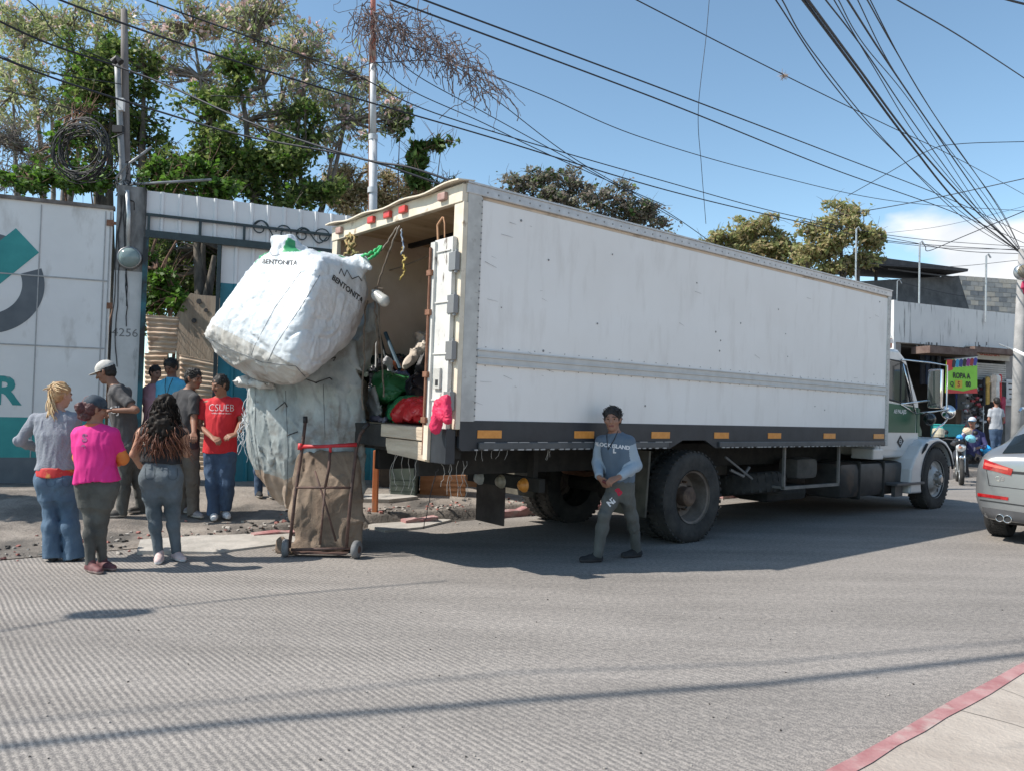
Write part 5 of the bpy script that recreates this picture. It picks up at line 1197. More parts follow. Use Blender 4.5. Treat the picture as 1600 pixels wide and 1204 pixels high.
def person(label, y0, J, face, hface=None, tilt=(0, 0, 1), H=1.68, male=True, sk=(.22, .11, .07), h=.007, hairf=None, shirt=None, trousers=None, shoes=None,
           sw=.20, hipw=.165, belly=.0, sleeve='short', sleeve_mat=None, curl=(.7, .7), hands=(None, None), hemdz=-.04, chestd=.105, legs=(.088, .062, .05), legb=True, floorz=None, hs=None, name='person', group=None, glut=0, beard=False, low=False, extra=None):
    """J: joints as (u, v, dy) in photo pixels at distance y0+dy; 'a' is the joint on the picture's left, 'b' on its right"""
    j = {k: vec(at(q[0], q[1], y0+(q[2] if len(q) > 2 else 0))[:]) for k, q in J.items()}
    s = H/1.7; hs = hs or s
    face = unit((face[0], face[1], 0)); hface = unit(hface if hface is not None else face); up = unit(tilt)
    base = (j['ana']+j['anb'])/2 if 'ana' in j else j['hip']*[1, 1, 0]
    fz = floorz if floorz is not None else gz(base)
    org = (base[0], base[1], fz)
    root = empty(name, org, label=label, cat='person', group=group)
    side = unit(j['shb']-j['sha']); hd = j['head']; nk = j['neck']; hp = j['hip']; r, f, u = frame3(hface, up)
    skm = skin(label[:18].replace(' ', '_'), sk); mats = [skm, MEYE, MEYW, MBROW, MLIP, MHAIR]
    B = head_prims(hd, hface, up, hs, male)+[cap(nk-vec((0, 0, .05)), hd-u*.05*hs-f*.012*hs, .058*s if male else .048*s, .052*s if male else .045*s, .02)]
    tor = [(hp-(0, 0, .06), hipw-.02, .09*s), (hp+(nk-hp)*.35, sw*.72, .085*s), (hp+(nk-hp)*.72, sw*.85, .09*s), (hp+(nk-hp)*.93, sw*.75, .07*s), (nk, .05, .05)]
    B.append(loft(tor, side, face, .03))
    for q, cu_, hn in (('a', curl[0], hands[0]), ('b', curl[1], hands[1])):
        sh, el_, wr = j['sh'+q], j['el'+q], j['wr'+q]
        B += [cap(sh, el_, .043*s, .036*s, .03), cap(el_, wr, .037*s, .024*s, .02)]
        B.append(cap(nk-(0, 0, .03), sh, .05*s, .045*s, .04))
        dd = unit(wr-el_) if hn is None else unit(hn[0]); pn = (-face*.2-vec((0, 0, 1))) if hn is None or len(hn) < 2 else vec(hn[1])
        th = (1 if q == 'a' else -1) if hn is None or len(hn) < 3 else hn[2]
        B += hand_prims(wr, dd, pn, s*.98, cu_, th)
    if 'kna' in j:
        for q in 'ab':
            hj = j['hip'+q]; B += [cap(hj, j['kn'+q], .07*s, .045*s, .03), cap(j['kn'+q], j['an'+q], .043*s, .028*s, .02)]
    sdfobj('body', B, h, mats, root, None, org, 1, face_fm(hd, hface, up, hs, (lambda o, x, y, z: np.where((o == 0) & (y > .035) & (np.abs(x) < .030) & (np.abs(z+.040) < .006), 3, o)) if beard else None))
    out = {'root': root, 'org': org, 'j': j, 'side': side, 'face': face, 'r': r, 'f': f, 'u': u, 's': s, 'head': hd}
    if shirt:
        m, dsp = shirt[0], shirt[1] if len(shirt) > 1 else .008
        hem = hp+vec((0, 0, hemdz)); bl = belly
        secs = [(hem, hipw+.020, .118*s+bl), (hp+(nk-hp)*.22, (max(hipw, sw*.86)+.008 if male else max(hipw*.93, sw*.84)), .116*s+bl*1.2), (hp+(nk-hp)*.62, sw*.90+.008, chestd*s+.022), (hp+(nk-hp)*.86, sw*.86+.008, .085*s+.012), (hp+(nk-hp)*.97, sw*.55, .070*s), (nk+(0, 0, .005), .068*s, .062*s)]
        G = [loft(secs, side, face, .02)]
        for q in 'ab':
            sh, el_, wr = j['sh'+q], j['el'+q], j['wr'+q]
            G.append(cap(nk-(0, 0, .045), sh, .056*s, .055*s, .05))
            if sleeve == 'short': e = sh+(el_-sh)*.72; G.append(cap(sh, e, .058*s, .061*s, .022, cutb=True))
            elif sleeve == 'long' : G += [cap(sh, el_, .056*s, .050*s, .022), cap(el_, el_+(wr-el_)*.97, .054*s, .040*s, .02, cutb=True)]
            elif sleeve == 'none': pass
        fmf = None
        if sleeve_mat is not None:
            def fmf(C):
                o_ = np.zeros(len(C), int)
                for q in 'ab':
                    a, b, c = j['sh'+q], j['el'+q], j['wr'+q]
                    for p0, p1, rr_ in ((a, b, .08), (b, c, .075)):
                        ab = p1-p0; t = ((C-p0)@ab)/(ab@ab); d = np.linalg.norm(C-(p0+np.clip(t, 0, 1)[:, None]*ab), axis=1)
                        o_[(d < rr_) & (t > (.12 if p0 is a else -.1))] = 1
                return o_
        o = sdfobj('shirt', G, h, [m]+([sleeve_mat] if sleeve_mat is not None else []), root, cloth_disp(dsp, 11, len(label), (1, 1, .8)), org, 1, fmf); out['shirt'] = o
    if trousers:
        m = trousers[0]; dsp = trousers[1] if len(trousers) > 1 else .008; waist = trousers[2] if len(trousers) > 2 else .09
        hj = (j['hipa']+j['hipb'])/2
        G = [loft([(hj-(0, 0, .15), hipw*.70, .07*s), (hj-(0, 0, .06), hipw*.93, .10*s), (hj+(0, 0, .03), hipw+.006, .118*s), (hp+(0, 0, waist), hipw*.86, .100*s)], side, face, .05, 2.4)]
        if glut: 
            for q in 'ab': G.append(ell(j['hip'+q]-face*.045+vec((0, 0, .02)), (.085*s+glut, .08*s+glut, .095*s), None, .05))
        t0, t1, t2 = legs
        for q in 'ab':
            k_, a_ = j['kn'+q], j['an'+q]; dz = vec((0, 0, -.045*s if legb else -.02)); mid = (j['hip'+q]+k_)/2; cf = k_+(a_-k_)*.35-face*.012
            G += [cap(j['hip'+q], mid, t0*s, (t0*.55+t1*.45)*s, .05), cap(mid, k_, (t0*.55+t1*.45)*s, t1*s, .04), cap(k_, cf, t1*s, (t1*.6+t2*.4)*s+.002, .03), cap(cf, a_+dz, (t1*.6+t2*.4)*s, t2*s, .03, cutb=True)]
        out['trousers'] = sdfobj('trousers', G, h, [m], root, cloth_disp(dsp, 12, len(label)+1, (1, 1, 1.3)), org, 1)
    if shoes:
        for q in 'ab':
            if 'toe'+q in j: shoe(root, org, j['an'+q], j['toe'+q], s, shoes, h, j['an'+q][2]-.085*s if floorz == 'joint' else gz(j['an'+q]) if floorz is None else fz)
    if hairf: hairf(out, hd, r, f, u, hs, root, org)
    return out
def cap_hair(vol=1.0, back=0, fringe=.02, ncurl=0, seed=1, mat=None, hh=.007, ln=.05):
    mat = mat or MHAIR
    def fn(o, c, r, f, u, s, root, org):
        Rt = np.array([r, f, u])
        P_ = [ell(c+u*.038*s-f*.018*s, (.081*s*vol, .097*s*vol, .092*s*vol), Rt, .02), ell(c-u*.01*s-f*.045*s, (.072*s*vol, .062*s*vol, .078*s), Rt, .03)]
        n_ = unit(f*.82-u*.57); P_.append(cut(c+f*.062*s+u*(.05-fringe)*s, n_)); P_.append(cut(c-u*.075*s, -u))
        hr = sdfobj('hair', P_, hh, [mat], root, lambda X: .006*fnoise(X, 45, seed)+.004*fnoise(X, 90, 1), org, 1)
        if ncurl:
            g = MB(); curls(g, c+u*.035*s-f*.015*s, r, f, u, ncurl, s, seed, .086*vol, lambda x, y, z: (z > .15 and y < .85) or y < -.25, ln)
            g.build('hair_lock', mat, hr, origin=org, smooth=True)
    return fn
def baseball(mat, brim, bmat=None, tiltb=0, backward=False):
    def fn(o, c, r, f, u, s, root, org):
        Rt = np.array([r, f, u]); f2 = -f if backward else f
        P_ = [ell(c+u*.048*s-f*.012*s, (.088*s, .103*s, .088*s), Rt, .02), cut(c+u*.032*s, -unit(u+f2*.06))]
        hat = sdfobj('cap', P_, .006, [mat], root, lambda X: .002*fnoise(X, 30, 3), org, 1)
        if brim:
            g = MB(); V = []; n = 12
            for k in range(n+1):
                a = math.pi*(k/n)-math.pi/2; 
                for q, zz in ((.80, 0), (1.0, 0)):
                    base = c+u*.04*s-f*.012*s+r*math.sin(a)*.082*s+f2*math.cos(a)*.095*s
                    ext = base+f2*(brim*s*math.cos(a)**.6 if q == 1.0 else -.01)-u*.012*s*(math.sin(a)**2)
                    V.append(ext)
            F = [(2*k, 2*k+1, 2*k+3, 2*k+2) for k in range(n)]; V2 = [v-u*.006*s for v in V]; b = len(V)
            F += [(2*k+b, 2*k+2+b, 2*k+3+b, 2*k+1+b) for k in range(n)]+[(2*k+1, 2*k+1+b, 2*k+3+b, 2*k+3) for k in range(n)]
            g.add(V+V2, F); g.build('brim', bmat or mat, hat, origin=org, smooth=True)
        return hat
    return fn
def both(*fs):
    def fn(*a):
        for q in fs: q(*a)
    return fn
def chest_text(o, s_, size, u, v, tgt, mat, sx=1.0, bold=.004, name='print', rot=0.0, up=None, right=None):
    bv = bvh_of(o[tgt]); O_ = Vector(o['org']); d = ray(u, v).normalized(); h = bv.ray_cast(CAM-O_, d)
    if h[0] is None: print('text miss', s_); return
    dist = (h[0]-(CAM-O_)).length; c = CAM+d*dist; rt = Vector(right or (1, 0, 0)); upv = Vector(up or (0, 0, 1))
    V, F = textmesh(s_, size, bold=bold); W = []
    for q in V:
        p = c+rt*q[0]*sx+upv*q[1]-d*.25; dr = d; hh = bv.ray_cast(p-O_, dr, .6)
        W.append(hh[0]-dr*.004 if hh[0] is not None else None)
    F = [f_ for f_ in F if all(W[i] is not None for i in f_)]; W = [w or Vector((0, 0, 0)) for w in W]
    me = mk(name, [tuple(x) for x in W], F, mat, o['root'])
    bm = bmesh.new(); bm.from_mesh(me.data); bmesh.ops.delete(bm, geom=[q for q in bm.verts if not q.link_faces], context='VERTS'); bm.to_mesh(me.data); bm.free()
    return me
def feet_y(u, v):
    y = 5.5; d = ray(u, v)
    while y < 16:
        p = CAM+d*(y/d.y)
        if p.z <= gz(p): return y
        y += .01
    return y
JEAN = M('blue_denim', (.045, .085, .14), (.10, .16, .23), 3, .85, bump=.2, bs=50)
JEAND = M('dark_blue_denim', (.03, .058, .115), (.055, .095, .16), 4, .85, bump=.2, bs=50)
JEANG = M('grey_denim', (.06, .08, .095), (.15, .18, .205), 3, .85, bump=.2, bs=50)
OLV = M('faded_black_denim', (.055, .055, .05), (.11, .11, .10), 4, .88, bump=.2, bs=50)
WHT = M('shoe_white', (.6, .6, .6), rough=.6); BLKC = M('black_cloth', (.012, .012, .014), (.03, .03, .032), 8, .85)
SOLE = M('pale_sole', (.45, .42, .38), rough=.7)

# 1 woman in grey sweater, back to the viewer
y1 = gnd(95, 876).y
p1 = person('woman in grey sweater with blond ponytail and flared jeans, seen from behind', y1, dict(head=(95, 618, .03), neck=(90, 643), sha=(56, 655, .0), shb=(115, 655, .03), ela=(31, 688, .0), wra=(56, 700, .22), elb=(117, 695, .12), wrb=(118, 716, .28), hip=(91, 738), hipa=(77, 752), hipb=(105, 752), kna=(81, 800, .03), knb=(109, 800, .05), ana=(83, 863, 0), anb=(117, 864, .04), toea=(82, 868, .2), toeb=(120, 868, .24)),
    (.25, 1), (.55, .9, -.15), H=1.60, male=False, sk=(.36, .21, .15), shirt=(M('grey_fleece', (.20, .215, .25), (.27, .285, .32), 4, .95, bump=.4, bs=60), .011), sleeve='long', trousers=(JEAN, .007, .05), shoes=(BLKC, BLKC), sw=.195, hipw=.172, belly=.02, hemdz=.03, legs=(.098, .07, .088), glut=.005, hands=((( .3, 1, 0),), ((.1, 1, .1),)),
    hairf=cap_hair(1.02, mat=M('blond_hair', (.32, .17, .07), (.48, .31, .15), 30, .5, bump=.4, bs=70), fringe=.0))
MBLOND = M('blond_light', (.50, .33, .16), (.62, .47, .28), 40, .5)
g = MB(); hd = Vector(p1['head']); f = Vector(p1['f']); long_hair(g, [(hd-f*.09+Vector((0, 0, .05)), hd-f*.10+Vector((.01, 0, .04)))], 70, .27, .022, .012, 3, .008, thick=.005, down=(.12, -.1, -1))
long_hair(g, [(hd-f*.06+Vector((0, 0, .10)), hd-f*.10+Vector((.01, 0, .05)))], 40, .10, .05, .02, 5, .01, thick=.004, down=(.3, -.3, -.4))
g.build('ponytail', MBLOND, p1['root'], origin=p1['org'], smooth=True)
j = p1['j']; sdfobj('red_waistband', [loft([(j['hip']-(0, 0, .035), .186, .142), (j['hip']+(0, 0, .05), .172, .136)], p1['side'], p1['face'])], .008, [M('red_yellow_band', (.5, .03, .03), (.55, .25, .06), 14, .7, lo=.55, hi=.62)], p1['root'], cloth_disp(.004, 14, 2), p1['org'])
for u_ in (79, 104): chest_text(p1, 'U', .16, u_, 752, 'trousers', M('denim_seam_blue', (.035, .06, .10), rough=.9), bold=-.006, name='pocket_seam')
# 2 woman in pink
y2 = gnd(152, 893).y
p2 = person('woman in bright pink shirt and dark cap with orange sleeves', y2, dict(head=(148, 640, 0), neck=(148, 663), sha=(126, 677, .0), shb=(176, 680, .02), ela=(124, 715, .15), wra=(140, 722, .34), elb=(191, 716, .08), wrb=(177, 724, .28), hip=(152, 747), hipa=(138, 762, .02), hipb=(165, 762), kna=(142, 812, .02), knb=(159, 812, .04), ana=(142, 874, 0), anb=(160, 868, .12), toea=(160, 884, -.10), toeb=(180, 878, .05)),
    (.45, .9), (.75, .7, -.2), H=1.60, male=False, sk=(.24, .12, .08), shirt=(M('hot_pink_cotton', (.62, .015, .19), (.70, .03, .24), 4, .85), .009), sleeve='short', trousers=(OLV, .006, .03), shoes=(M('maroon_shoe', (.10, .03, .035), (.16, .06, .06), 14, .7), M('maroon_sole', (.3, .22, .2), rough=.7)), sw=.185, hipw=.168, belly=.025, hemdz=-.03, legs=(.085, .052, .040), hands=(None, ((-.4, .9, .1),)),
    hairf=both(cap_hair(1.0, mat=M('reddish_hair', (.05, .012, .012), (.10, .03, .03), 30, .5, bump=.5, bs=60), fringe=0), baseball(M('navy_cap', (.02, .03, .045), (.05, .07, .09), 16, .8), .055)))
hd = p2['head']; f, u, r = p2['f'], p2['u'], p2['r']
sdfobj('hair_bun', [ell(hd-f*.11-u*.005, (.045, .045, .05)), ell(hd-f*.06-u*.06, (.06, .045, .05))], .007, [MATS['reddish_hair']], p2['root'], lambda X: .007*fnoise(X, 50, 1), p2['org'])
j = p2['j']; G = []
for q in 'ab': G += [cap(j['sh'+q]+(j['el'+q]-j['sh'+q])*.6, j['el'+q], .052, .05, .02), cap(j['el'+q], j['el'+q]+(j['wr'+q]-j['el'+q])*.8, .05, .036, .02, cutb=True)]
sdfobj('orange_sleeve', G, .007, [M('orange_knit', (.6, .16, .03), (.68, .22, .05), 10, .8)], p2['root'], cloth_disp(.005, 18, 3), p2['org'])
MPR = M('shirt_print_dark', (.03, .03, .08), (.5, .1, .25), 25, .8)
chest_text(p2, 'S', .09, 132, 684, 'shirt', MPR, bold=.004); chest_text(p2, 'e', .075, 130, 697, 'shirt', MPR, bold=.004)
sdfobj('collar', [loft([(j['neck']-(0, 0, .018), .080, .078), (j['neck']+(0, 0, .012), .066, .066)], p2['side'], p2['face'])], .006, [M('orange_collar', (.5, .12, .05), rough=.8)], p2['root'], None, p2['org'])
# 3 woman with long curly hair
y3 = gnd(262, 877).y
p3 = person('woman with long dark curls, black tank top and grey jeans, seen from behind', y3, dict(head=(259, 636, 0), neck=(257, 660), sha=(222, 676, .02), shb=(286, 676, .0), ela=(209, 709, .06), wra=(219, 728, .28), elb=(292, 708, .06), wrb=(284, 690, .30), hip=(251, 722), hipa=(239, 748), hipb=(266, 748), kna=(241, 800, 0), knb=(270, 799, .04), ana=(249, 864, 0), anb=(276, 856, .10), toea=(247, 878, -.12), toeb=(281, 869, .05)),
    (.1, 1), (.3, 1, -.1), H=1.60, male=False, sk=(.40, .22, .15), shirt=(BLKC, .004), sleeve='none', trousers=(JEANG, .006, .035), shoes=(M('pink_white_shoe', (.5, .36, .34), (.62, .5, .48), 14, .7), WHT), sw=.165, hipw=.172, hemdz=.0, legs=(.104, .064, .041), glut=.006, hands=(((.2, 1, 0),), ((-.1, 1, .5),)), chestd=.10)
g = MB(); hd = Vector(p3['head'])
long_hair(g, [(hd+Vector((-.05, -.02, .10)), hd+Vector((.05, -.02, .10))), (hd+Vector((-.085, -.03, .03)), hd+Vector((.085, -.03, .03))), (hd+Vector((-.06, -.09, .05)), hd+Vector((.06, -.09, .05))), (hd+Vector((-.085, .02, .02)), hd+Vector((.085, .02, .02)))], 800, .50, .085, .018, 9, .014, thick=.0034, mi=.62)
g.build('curly_hair', [M('dark_curls', (.008, .006, .005), (.02, .014, .01), 30, .65, spec=.2), M('auburn_curls', (.10, .03, .015), (.20, .075, .035), 20, .4)], p3['root'], origin=p3['org'], smooth=True)
sdfobj('hair_base', [ell(np.array(hd)+(0, -.01, .035), (.088, .098, .095)), ell(np.array(hd)+(0, -.05, -.06), (.085, .06, .10)), ell(np.array(hd)+(.01, -.115, -.2), (.115, .04, .15), k=.05), cut(np.array(hd)+(0, .05, .0), (0, 1, -.3))], .008, [MATS['dark_curls']], p3['root'], lambda X: .012*fnoise(X, 40, 1), p3['org'])
MSEAM = M('denim_seam', (.045, .06, .07), rough=.9)
for u_ in (234, 270): chest_text(p3, 'U', .17, u_, 741, 'trousers', MSEAM, bold=-.006, name='pocket_seam')
chest_text(p3, '_____', .09, 252, 722, 'trousers', MSEAM, bold=-.002, name='yoke_seam')
# 4 man in white cap
y4 = feet_y(200, 806)
p4 = person('man in white cap and dark grey t-shirt looking down to the left', y4, dict(head=(165, 582, 0), neck=(183, 603, .0), sha=(181, 612, -.16), shb=(196, 612, .16), ela=(212, 640, -.22), wra=(178, 641, -.26), elb=(190, 645, .22), wrb=(172, 650, .1), hip=(200, 690), hipa=(199, 700, -.07), hipb=(207, 700, .08), kna=(193, 748, -.05), knb=(216, 750, .10), ana=(190, 797, -.05), anb=(222, 796, .22), toea=(168, 803, -.12), toeb=(206, 804, .1)),
    (-1, -.25), (-.93, -.15, -.42), (-.18, 0, 1), H=1.76, sk=(.20, .10, .065), shirt=(M('charcoal_cotton', (.065, .06, .06), (.10, .095, .095), 5, .9), .009), trousers=(OLV, .008, .03), shoes=(M('dark_sneaker', (.05, .045, .04), (.4, .33, .1), 22, .7, lo=.6, hi=.62), SOLE), sw=.20, hipw=.16, hemdz=-.05, hands=(((-1, -.1, .1), (0, .2, -1)), ((-1, -.2, .1),)), beard=True, legs=(.088, .07, .056),
    hairf=both(cap_hair(.99, fringe=.0), baseball(M('dirty_white_cap', (.48, .46, .42), (.58, .56, .52), 10, .8), .085)))
chest_text(p4, 'CJ', .12, 179, 640, 'shirt', WHT, bold=.002)
# 5, 6 in the doorway
p5 = person('girl in pink top with tied dark hair just inside the doorway', 11.0, dict(head=(243, 583, 0), neck=(240, 601), sha=(230, 609), shb=(252, 610), ela=(227, 640), wra=(235, 668, -.1), elb=(254, 640), wrb=(248, 668, -.1), hip=(240, 663), hipa=(235, 672), hipb=(247, 672), kna=(234, 705), knb=(247, 705), ana=(234, 738), anb=(247, 738), toea=(232, 744, -.2), toeb=(249, 744, -.2)),
    (.5, -1), (.85, -.5, -.3), H=1.52, male=False, sk=(.26, .14, .10), shirt=(M('dusty_pink', (.4, .2, .24), (.5, .28, .32), 5, .85),), trousers=(JEAND,), shoes=(BLKC, SOLE), sw=.16, hipw=.14, h=.009, hairf=cap_hair(1.03, fringe=.005))
p6 = person('man in light blue shirt with lanyard in the doorway, behind the girl', 10.9, dict(head=(267, 574, 0), neck=(269, 591), sha=(251, 601), shb=(287, 601), ela=(249, 632), wra=(258, 655, -.15), elb=(290, 632), wrb=(282, 655, -.15), hip=(269, 662), hipa=(263, 672), hipb=(276, 672), kna=(263, 708), knb=(276, 708), ana=(263, 742), anb=(276, 742), toea=(261, 748, -.2), toeb=(278, 748, -.2)),
    (0, -1), (-.15, -1, -.55), H=1.72, sk=(.15, .075, .05), shirt=(M('light_blue_cotton', (.07, .33, .50), (.1, .4, .58), 5, .85),), trousers=(JEAND,), shoes=(BLKC, SOLE), h=.009, hairf=cap_hair(1.05, ncurl=120, seed=3))
g = MB(); j = p6['j']; g.tube([Vector(j['neck']+(-.05, -.09, 0)), Vector(j['neck']+(-.03, -.15, -.12)), Vector(j['neck']+(0, -.17, -.28)), Vector(j['neck']+(.03, -.15, -.12)), Vector(j['neck']+(.05, -.09, 0))], .005, 5); g.build('lanyard', BLKC, p6['root'], origin=p6['org'])
# 7 man in black
y7 = feet_y(298, 806)
p7 = person('man in faded black t-shirt and olive trousers looking at the man in red', y7, dict(head=(303, 592, 0), neck=(293, 610), sha=(276, 620, .03), shb=(304, 622, -.12), ela=(279, 655, .14), wra=(292, 680, -.05), elb=(303, 658, -.16), wrb=(303, 676, -.36), hip=(290, 692), hipa=(285, 705, .06), hipb=(298, 705, -.04), kna=(290, 752, .06), knb=(301, 752, -.04), ana=(287, 797, .12), anb=(303, 798, -.02), toea=(306, 800, .0), toeb=(320, 805, -.14)),
    (.75, -.6), (.95, -.3, -.15), H=1.70, sk=(.19, .095, .062), shirt=(M('faded_black_cotton', (.035, .034, .036), (.06, .058, .06), 5, .9), .008), trousers=(M('olive_trousers', (.09, .075, .06), (.14, .12, .10), 5, .9), .009, .03), shoes=(M('grey_sneaker', (.14, .12, .12), (.3, .27, .27), 20, .7), SOLE), sw=.185, hipw=.155, h=.007, hemdz=-.06, legs=(.085, .072, .066), hairf=cap_hair(1.02, ncurl=260, seed=8, ln=.028))
chest_text(p7, 'Y', .13, 299, 652, 'shirt', M('print_grey', (.3, .32, .3)), bold=-.003)
# 8 man in red
y8 = feet_y(345, 811)
p8 = person('man with moustache in red t-shirt, blue jeans and white sneakers', y8, dict(head=(344, 602, -.05), neck=(346, 621), sha=(318, 630, .0), shb=(370, 628, .05), ela=(311, 664, -.02), wra=(332, 683, -.28), elb=(378, 657, .02), wrb=(368, 678, -.24), hip=(343, 700), hipa=(332, 712), hipb=(355, 712), kna=(332, 756, -.02), knb=(355, 755, 0), ana=(334, 797, 0), anb=(352, 790, .08), toea=(336, 808, -.3), toeb=(362, 800, -.16)),
    (-.05, -1), (-.55, -.8, -.28), (0, 0, 1), H=1.68, sk=(.21, .105, .068), shirt=(M('red_cotton', (.48, .014, .022), (.56, .022, .03), 4, .85), .010), trousers=(JEAND, .009, .03), shoes=(WHT, WHT), sw=.195, hipw=.165, belly=.02, hemdz=-.05, h=.0065, beard=True, legs=(.092, .078, .068), hands=(((.8, -.6, -.25), (.3, .3, -1)), ((-.5, -.8, -.2), (-.3, .3, -1))),
    hairf=cap_hair(.99, ncurl=160, seed=5, ln=.03))
MWP = M('white_print', (.7, .68, .68), rough=.7)
chest_text(p8, 'CSUEB', .115, 346, 637, 'shirt', MWP, bold=-.002, sx=.88); chest_text(p8, '~mnu~mnw~nvm~', .030, 346, 645, 'shirt', MWP, bold=0, sx=1.0)
# 9 the walker
y9 = gnd(955, 876).y
p9 = person('young man in blue long-sleeved shirt walking past the truck', y9, dict(head=(957, 655, 0), neck=(962, 677, .02), sha=(939, 689, .10), shb=(983, 690, -.05), ela=(933, 722, .10), wra=(936, 745, -.10), elb=(995, 727, -.05), wrb=(967, 745, -.28), hip=(969, 745, .02), hipa=(963, 760, .04), hipb=(976, 760, -.02), kna=(944, 805, -.12), knb=(986, 806, .08), ana=(933, 860, -.06), anb=(995, 852, .25), toea=(905, 868, -.10), toeb=(970, 862, .18)),
    (-.65, -.76), (-.28, -.95, -.06), (-.03, 0, 1), H=1.70, sk=(.24, .125, .085), shirt=(M('denim_blue_jersey', (.085, .12, .165), (.11, .15, .20), 5, .85, bump=.2, bs=60), .007), sleeve='long', sleeve_mat=M('sunlit_blue_sleeve', (.27, .33, .39), (.33, .39, .45), 5, .85),  # both sleeves paler than the shirt body, sunlight put into the colour
    trousers=(M('grey_tracksuit', (.08, .083, .078), (.11, .113, .106), 5, .88), .009, .03), shoes=(BLKC, M('dark_sole', (.04, .035, .035), rough=.7)), sw=.180, hipw=.128, h=.006, hemdz=-.05, legs=(.078, .060, .046), curl=(1.0, .9), hands=(((.5, -.5, -.75), (.8, .1, .2)), ((-.85, -.4, -.3), (.1, .4, -.8))), floorz=0.0,
    hairf=cap_hair(1.06, fringe=.014, ncurl=420, seed=15, ln=.028))
chest_text(p9, 'BLOCK ISLAND', .050, 956, 696, 'shirt', MWP, bold=.002, sx=1.0, up=(.06, 0, 1), right=(1, 0, -.1))
chest_text(p9, '__________', .04, 954, 697, 'shirt', MWP, bold=-.001, sx=1.3); chest_text(p9, 'L', .055, 960, 704, 'shirt', MWP, bold=.004)
chest_text(p9, 'NI', .075, 955, 784, 'trousers', MWP, bold=.004, right=(.75, 0, .66), up=(-.66, 0, .75))
chest_text(p9, 'B', .10, 967, 768, 'trousers', M('red_print', (.45, .015, .05)), bold=.006, right=(.75, 0, .5), up=(-.5, 0, .75))
g = MB(); j = p9['j']; fz_ = Vector(p9['face']); nk = Vector(j['neck']); sdv = Vector(p9['side'])
bv = bvh_of(p9['shirt'])
def front(u, v):
    d = ray(u, v).normalized(); h = bv.ray_cast(CAM-Vector(p9['org']), d); return (h[0]-d*.006+Vector(p9['org'])) if h[0] is not None else at(u, v, y9-.12)
g.tube([front(*q) for q in ((949, 674), (948, 682), (949, 692), (950, 702), (953, 697), (960, 685), (966, 672))], .004, 5); g.build('cord', BLKC, p9['root'], origin=p9['org'])
g = MB(); wa, wb = Vector(j['wra']), Vector(j['wrb']); c = wa.lerp(wb, .4)+Vector((0, -.05, -.05)); g.tube([c+Vector((-.05, 0, .02)), c, c+Vector((.05, 0, .0))], [.012, .02, .010], 8)
ob = g.build('held_object', M('dark_red_thing', (.12, .02, .02), rough=.5)); ob.name = 'pouch'; tag(ob, 'small dark red pouch in the hands of the walking man', 'pouch')
# a helper hidden behind the sacks: only a shoe and hand show
y10 = feet_y(410, 776)
p10 = person('person in dark clothes mostly hidden behind the grey sack', y10, dict(head=(412, 603, .1), neck=(412, 620), sha=(394, 630), shb=(432, 630), ela=(388, 655, -.1), wra=(377, 668, -.15), elb=(440, 655), wrb=(440, 680), hip=(412, 692), hipa=(405, 702), hipb=(420, 702), kna=(404, 735), knb=(422, 735), ana=(404, 768), anb=(424, 768), toea=(412, 775, -.3), toeb=(430, 775, -.3)),
    (.3, -1), (.2, -1, 0), H=1.60, sk=(.22, .11, .07), shirt=(BLKC,), trousers=(JEAND,), shoes=(BLKC, SOLE), h=.010, sw=.17, hipw=.14, hairf=cap_hair(1.0))
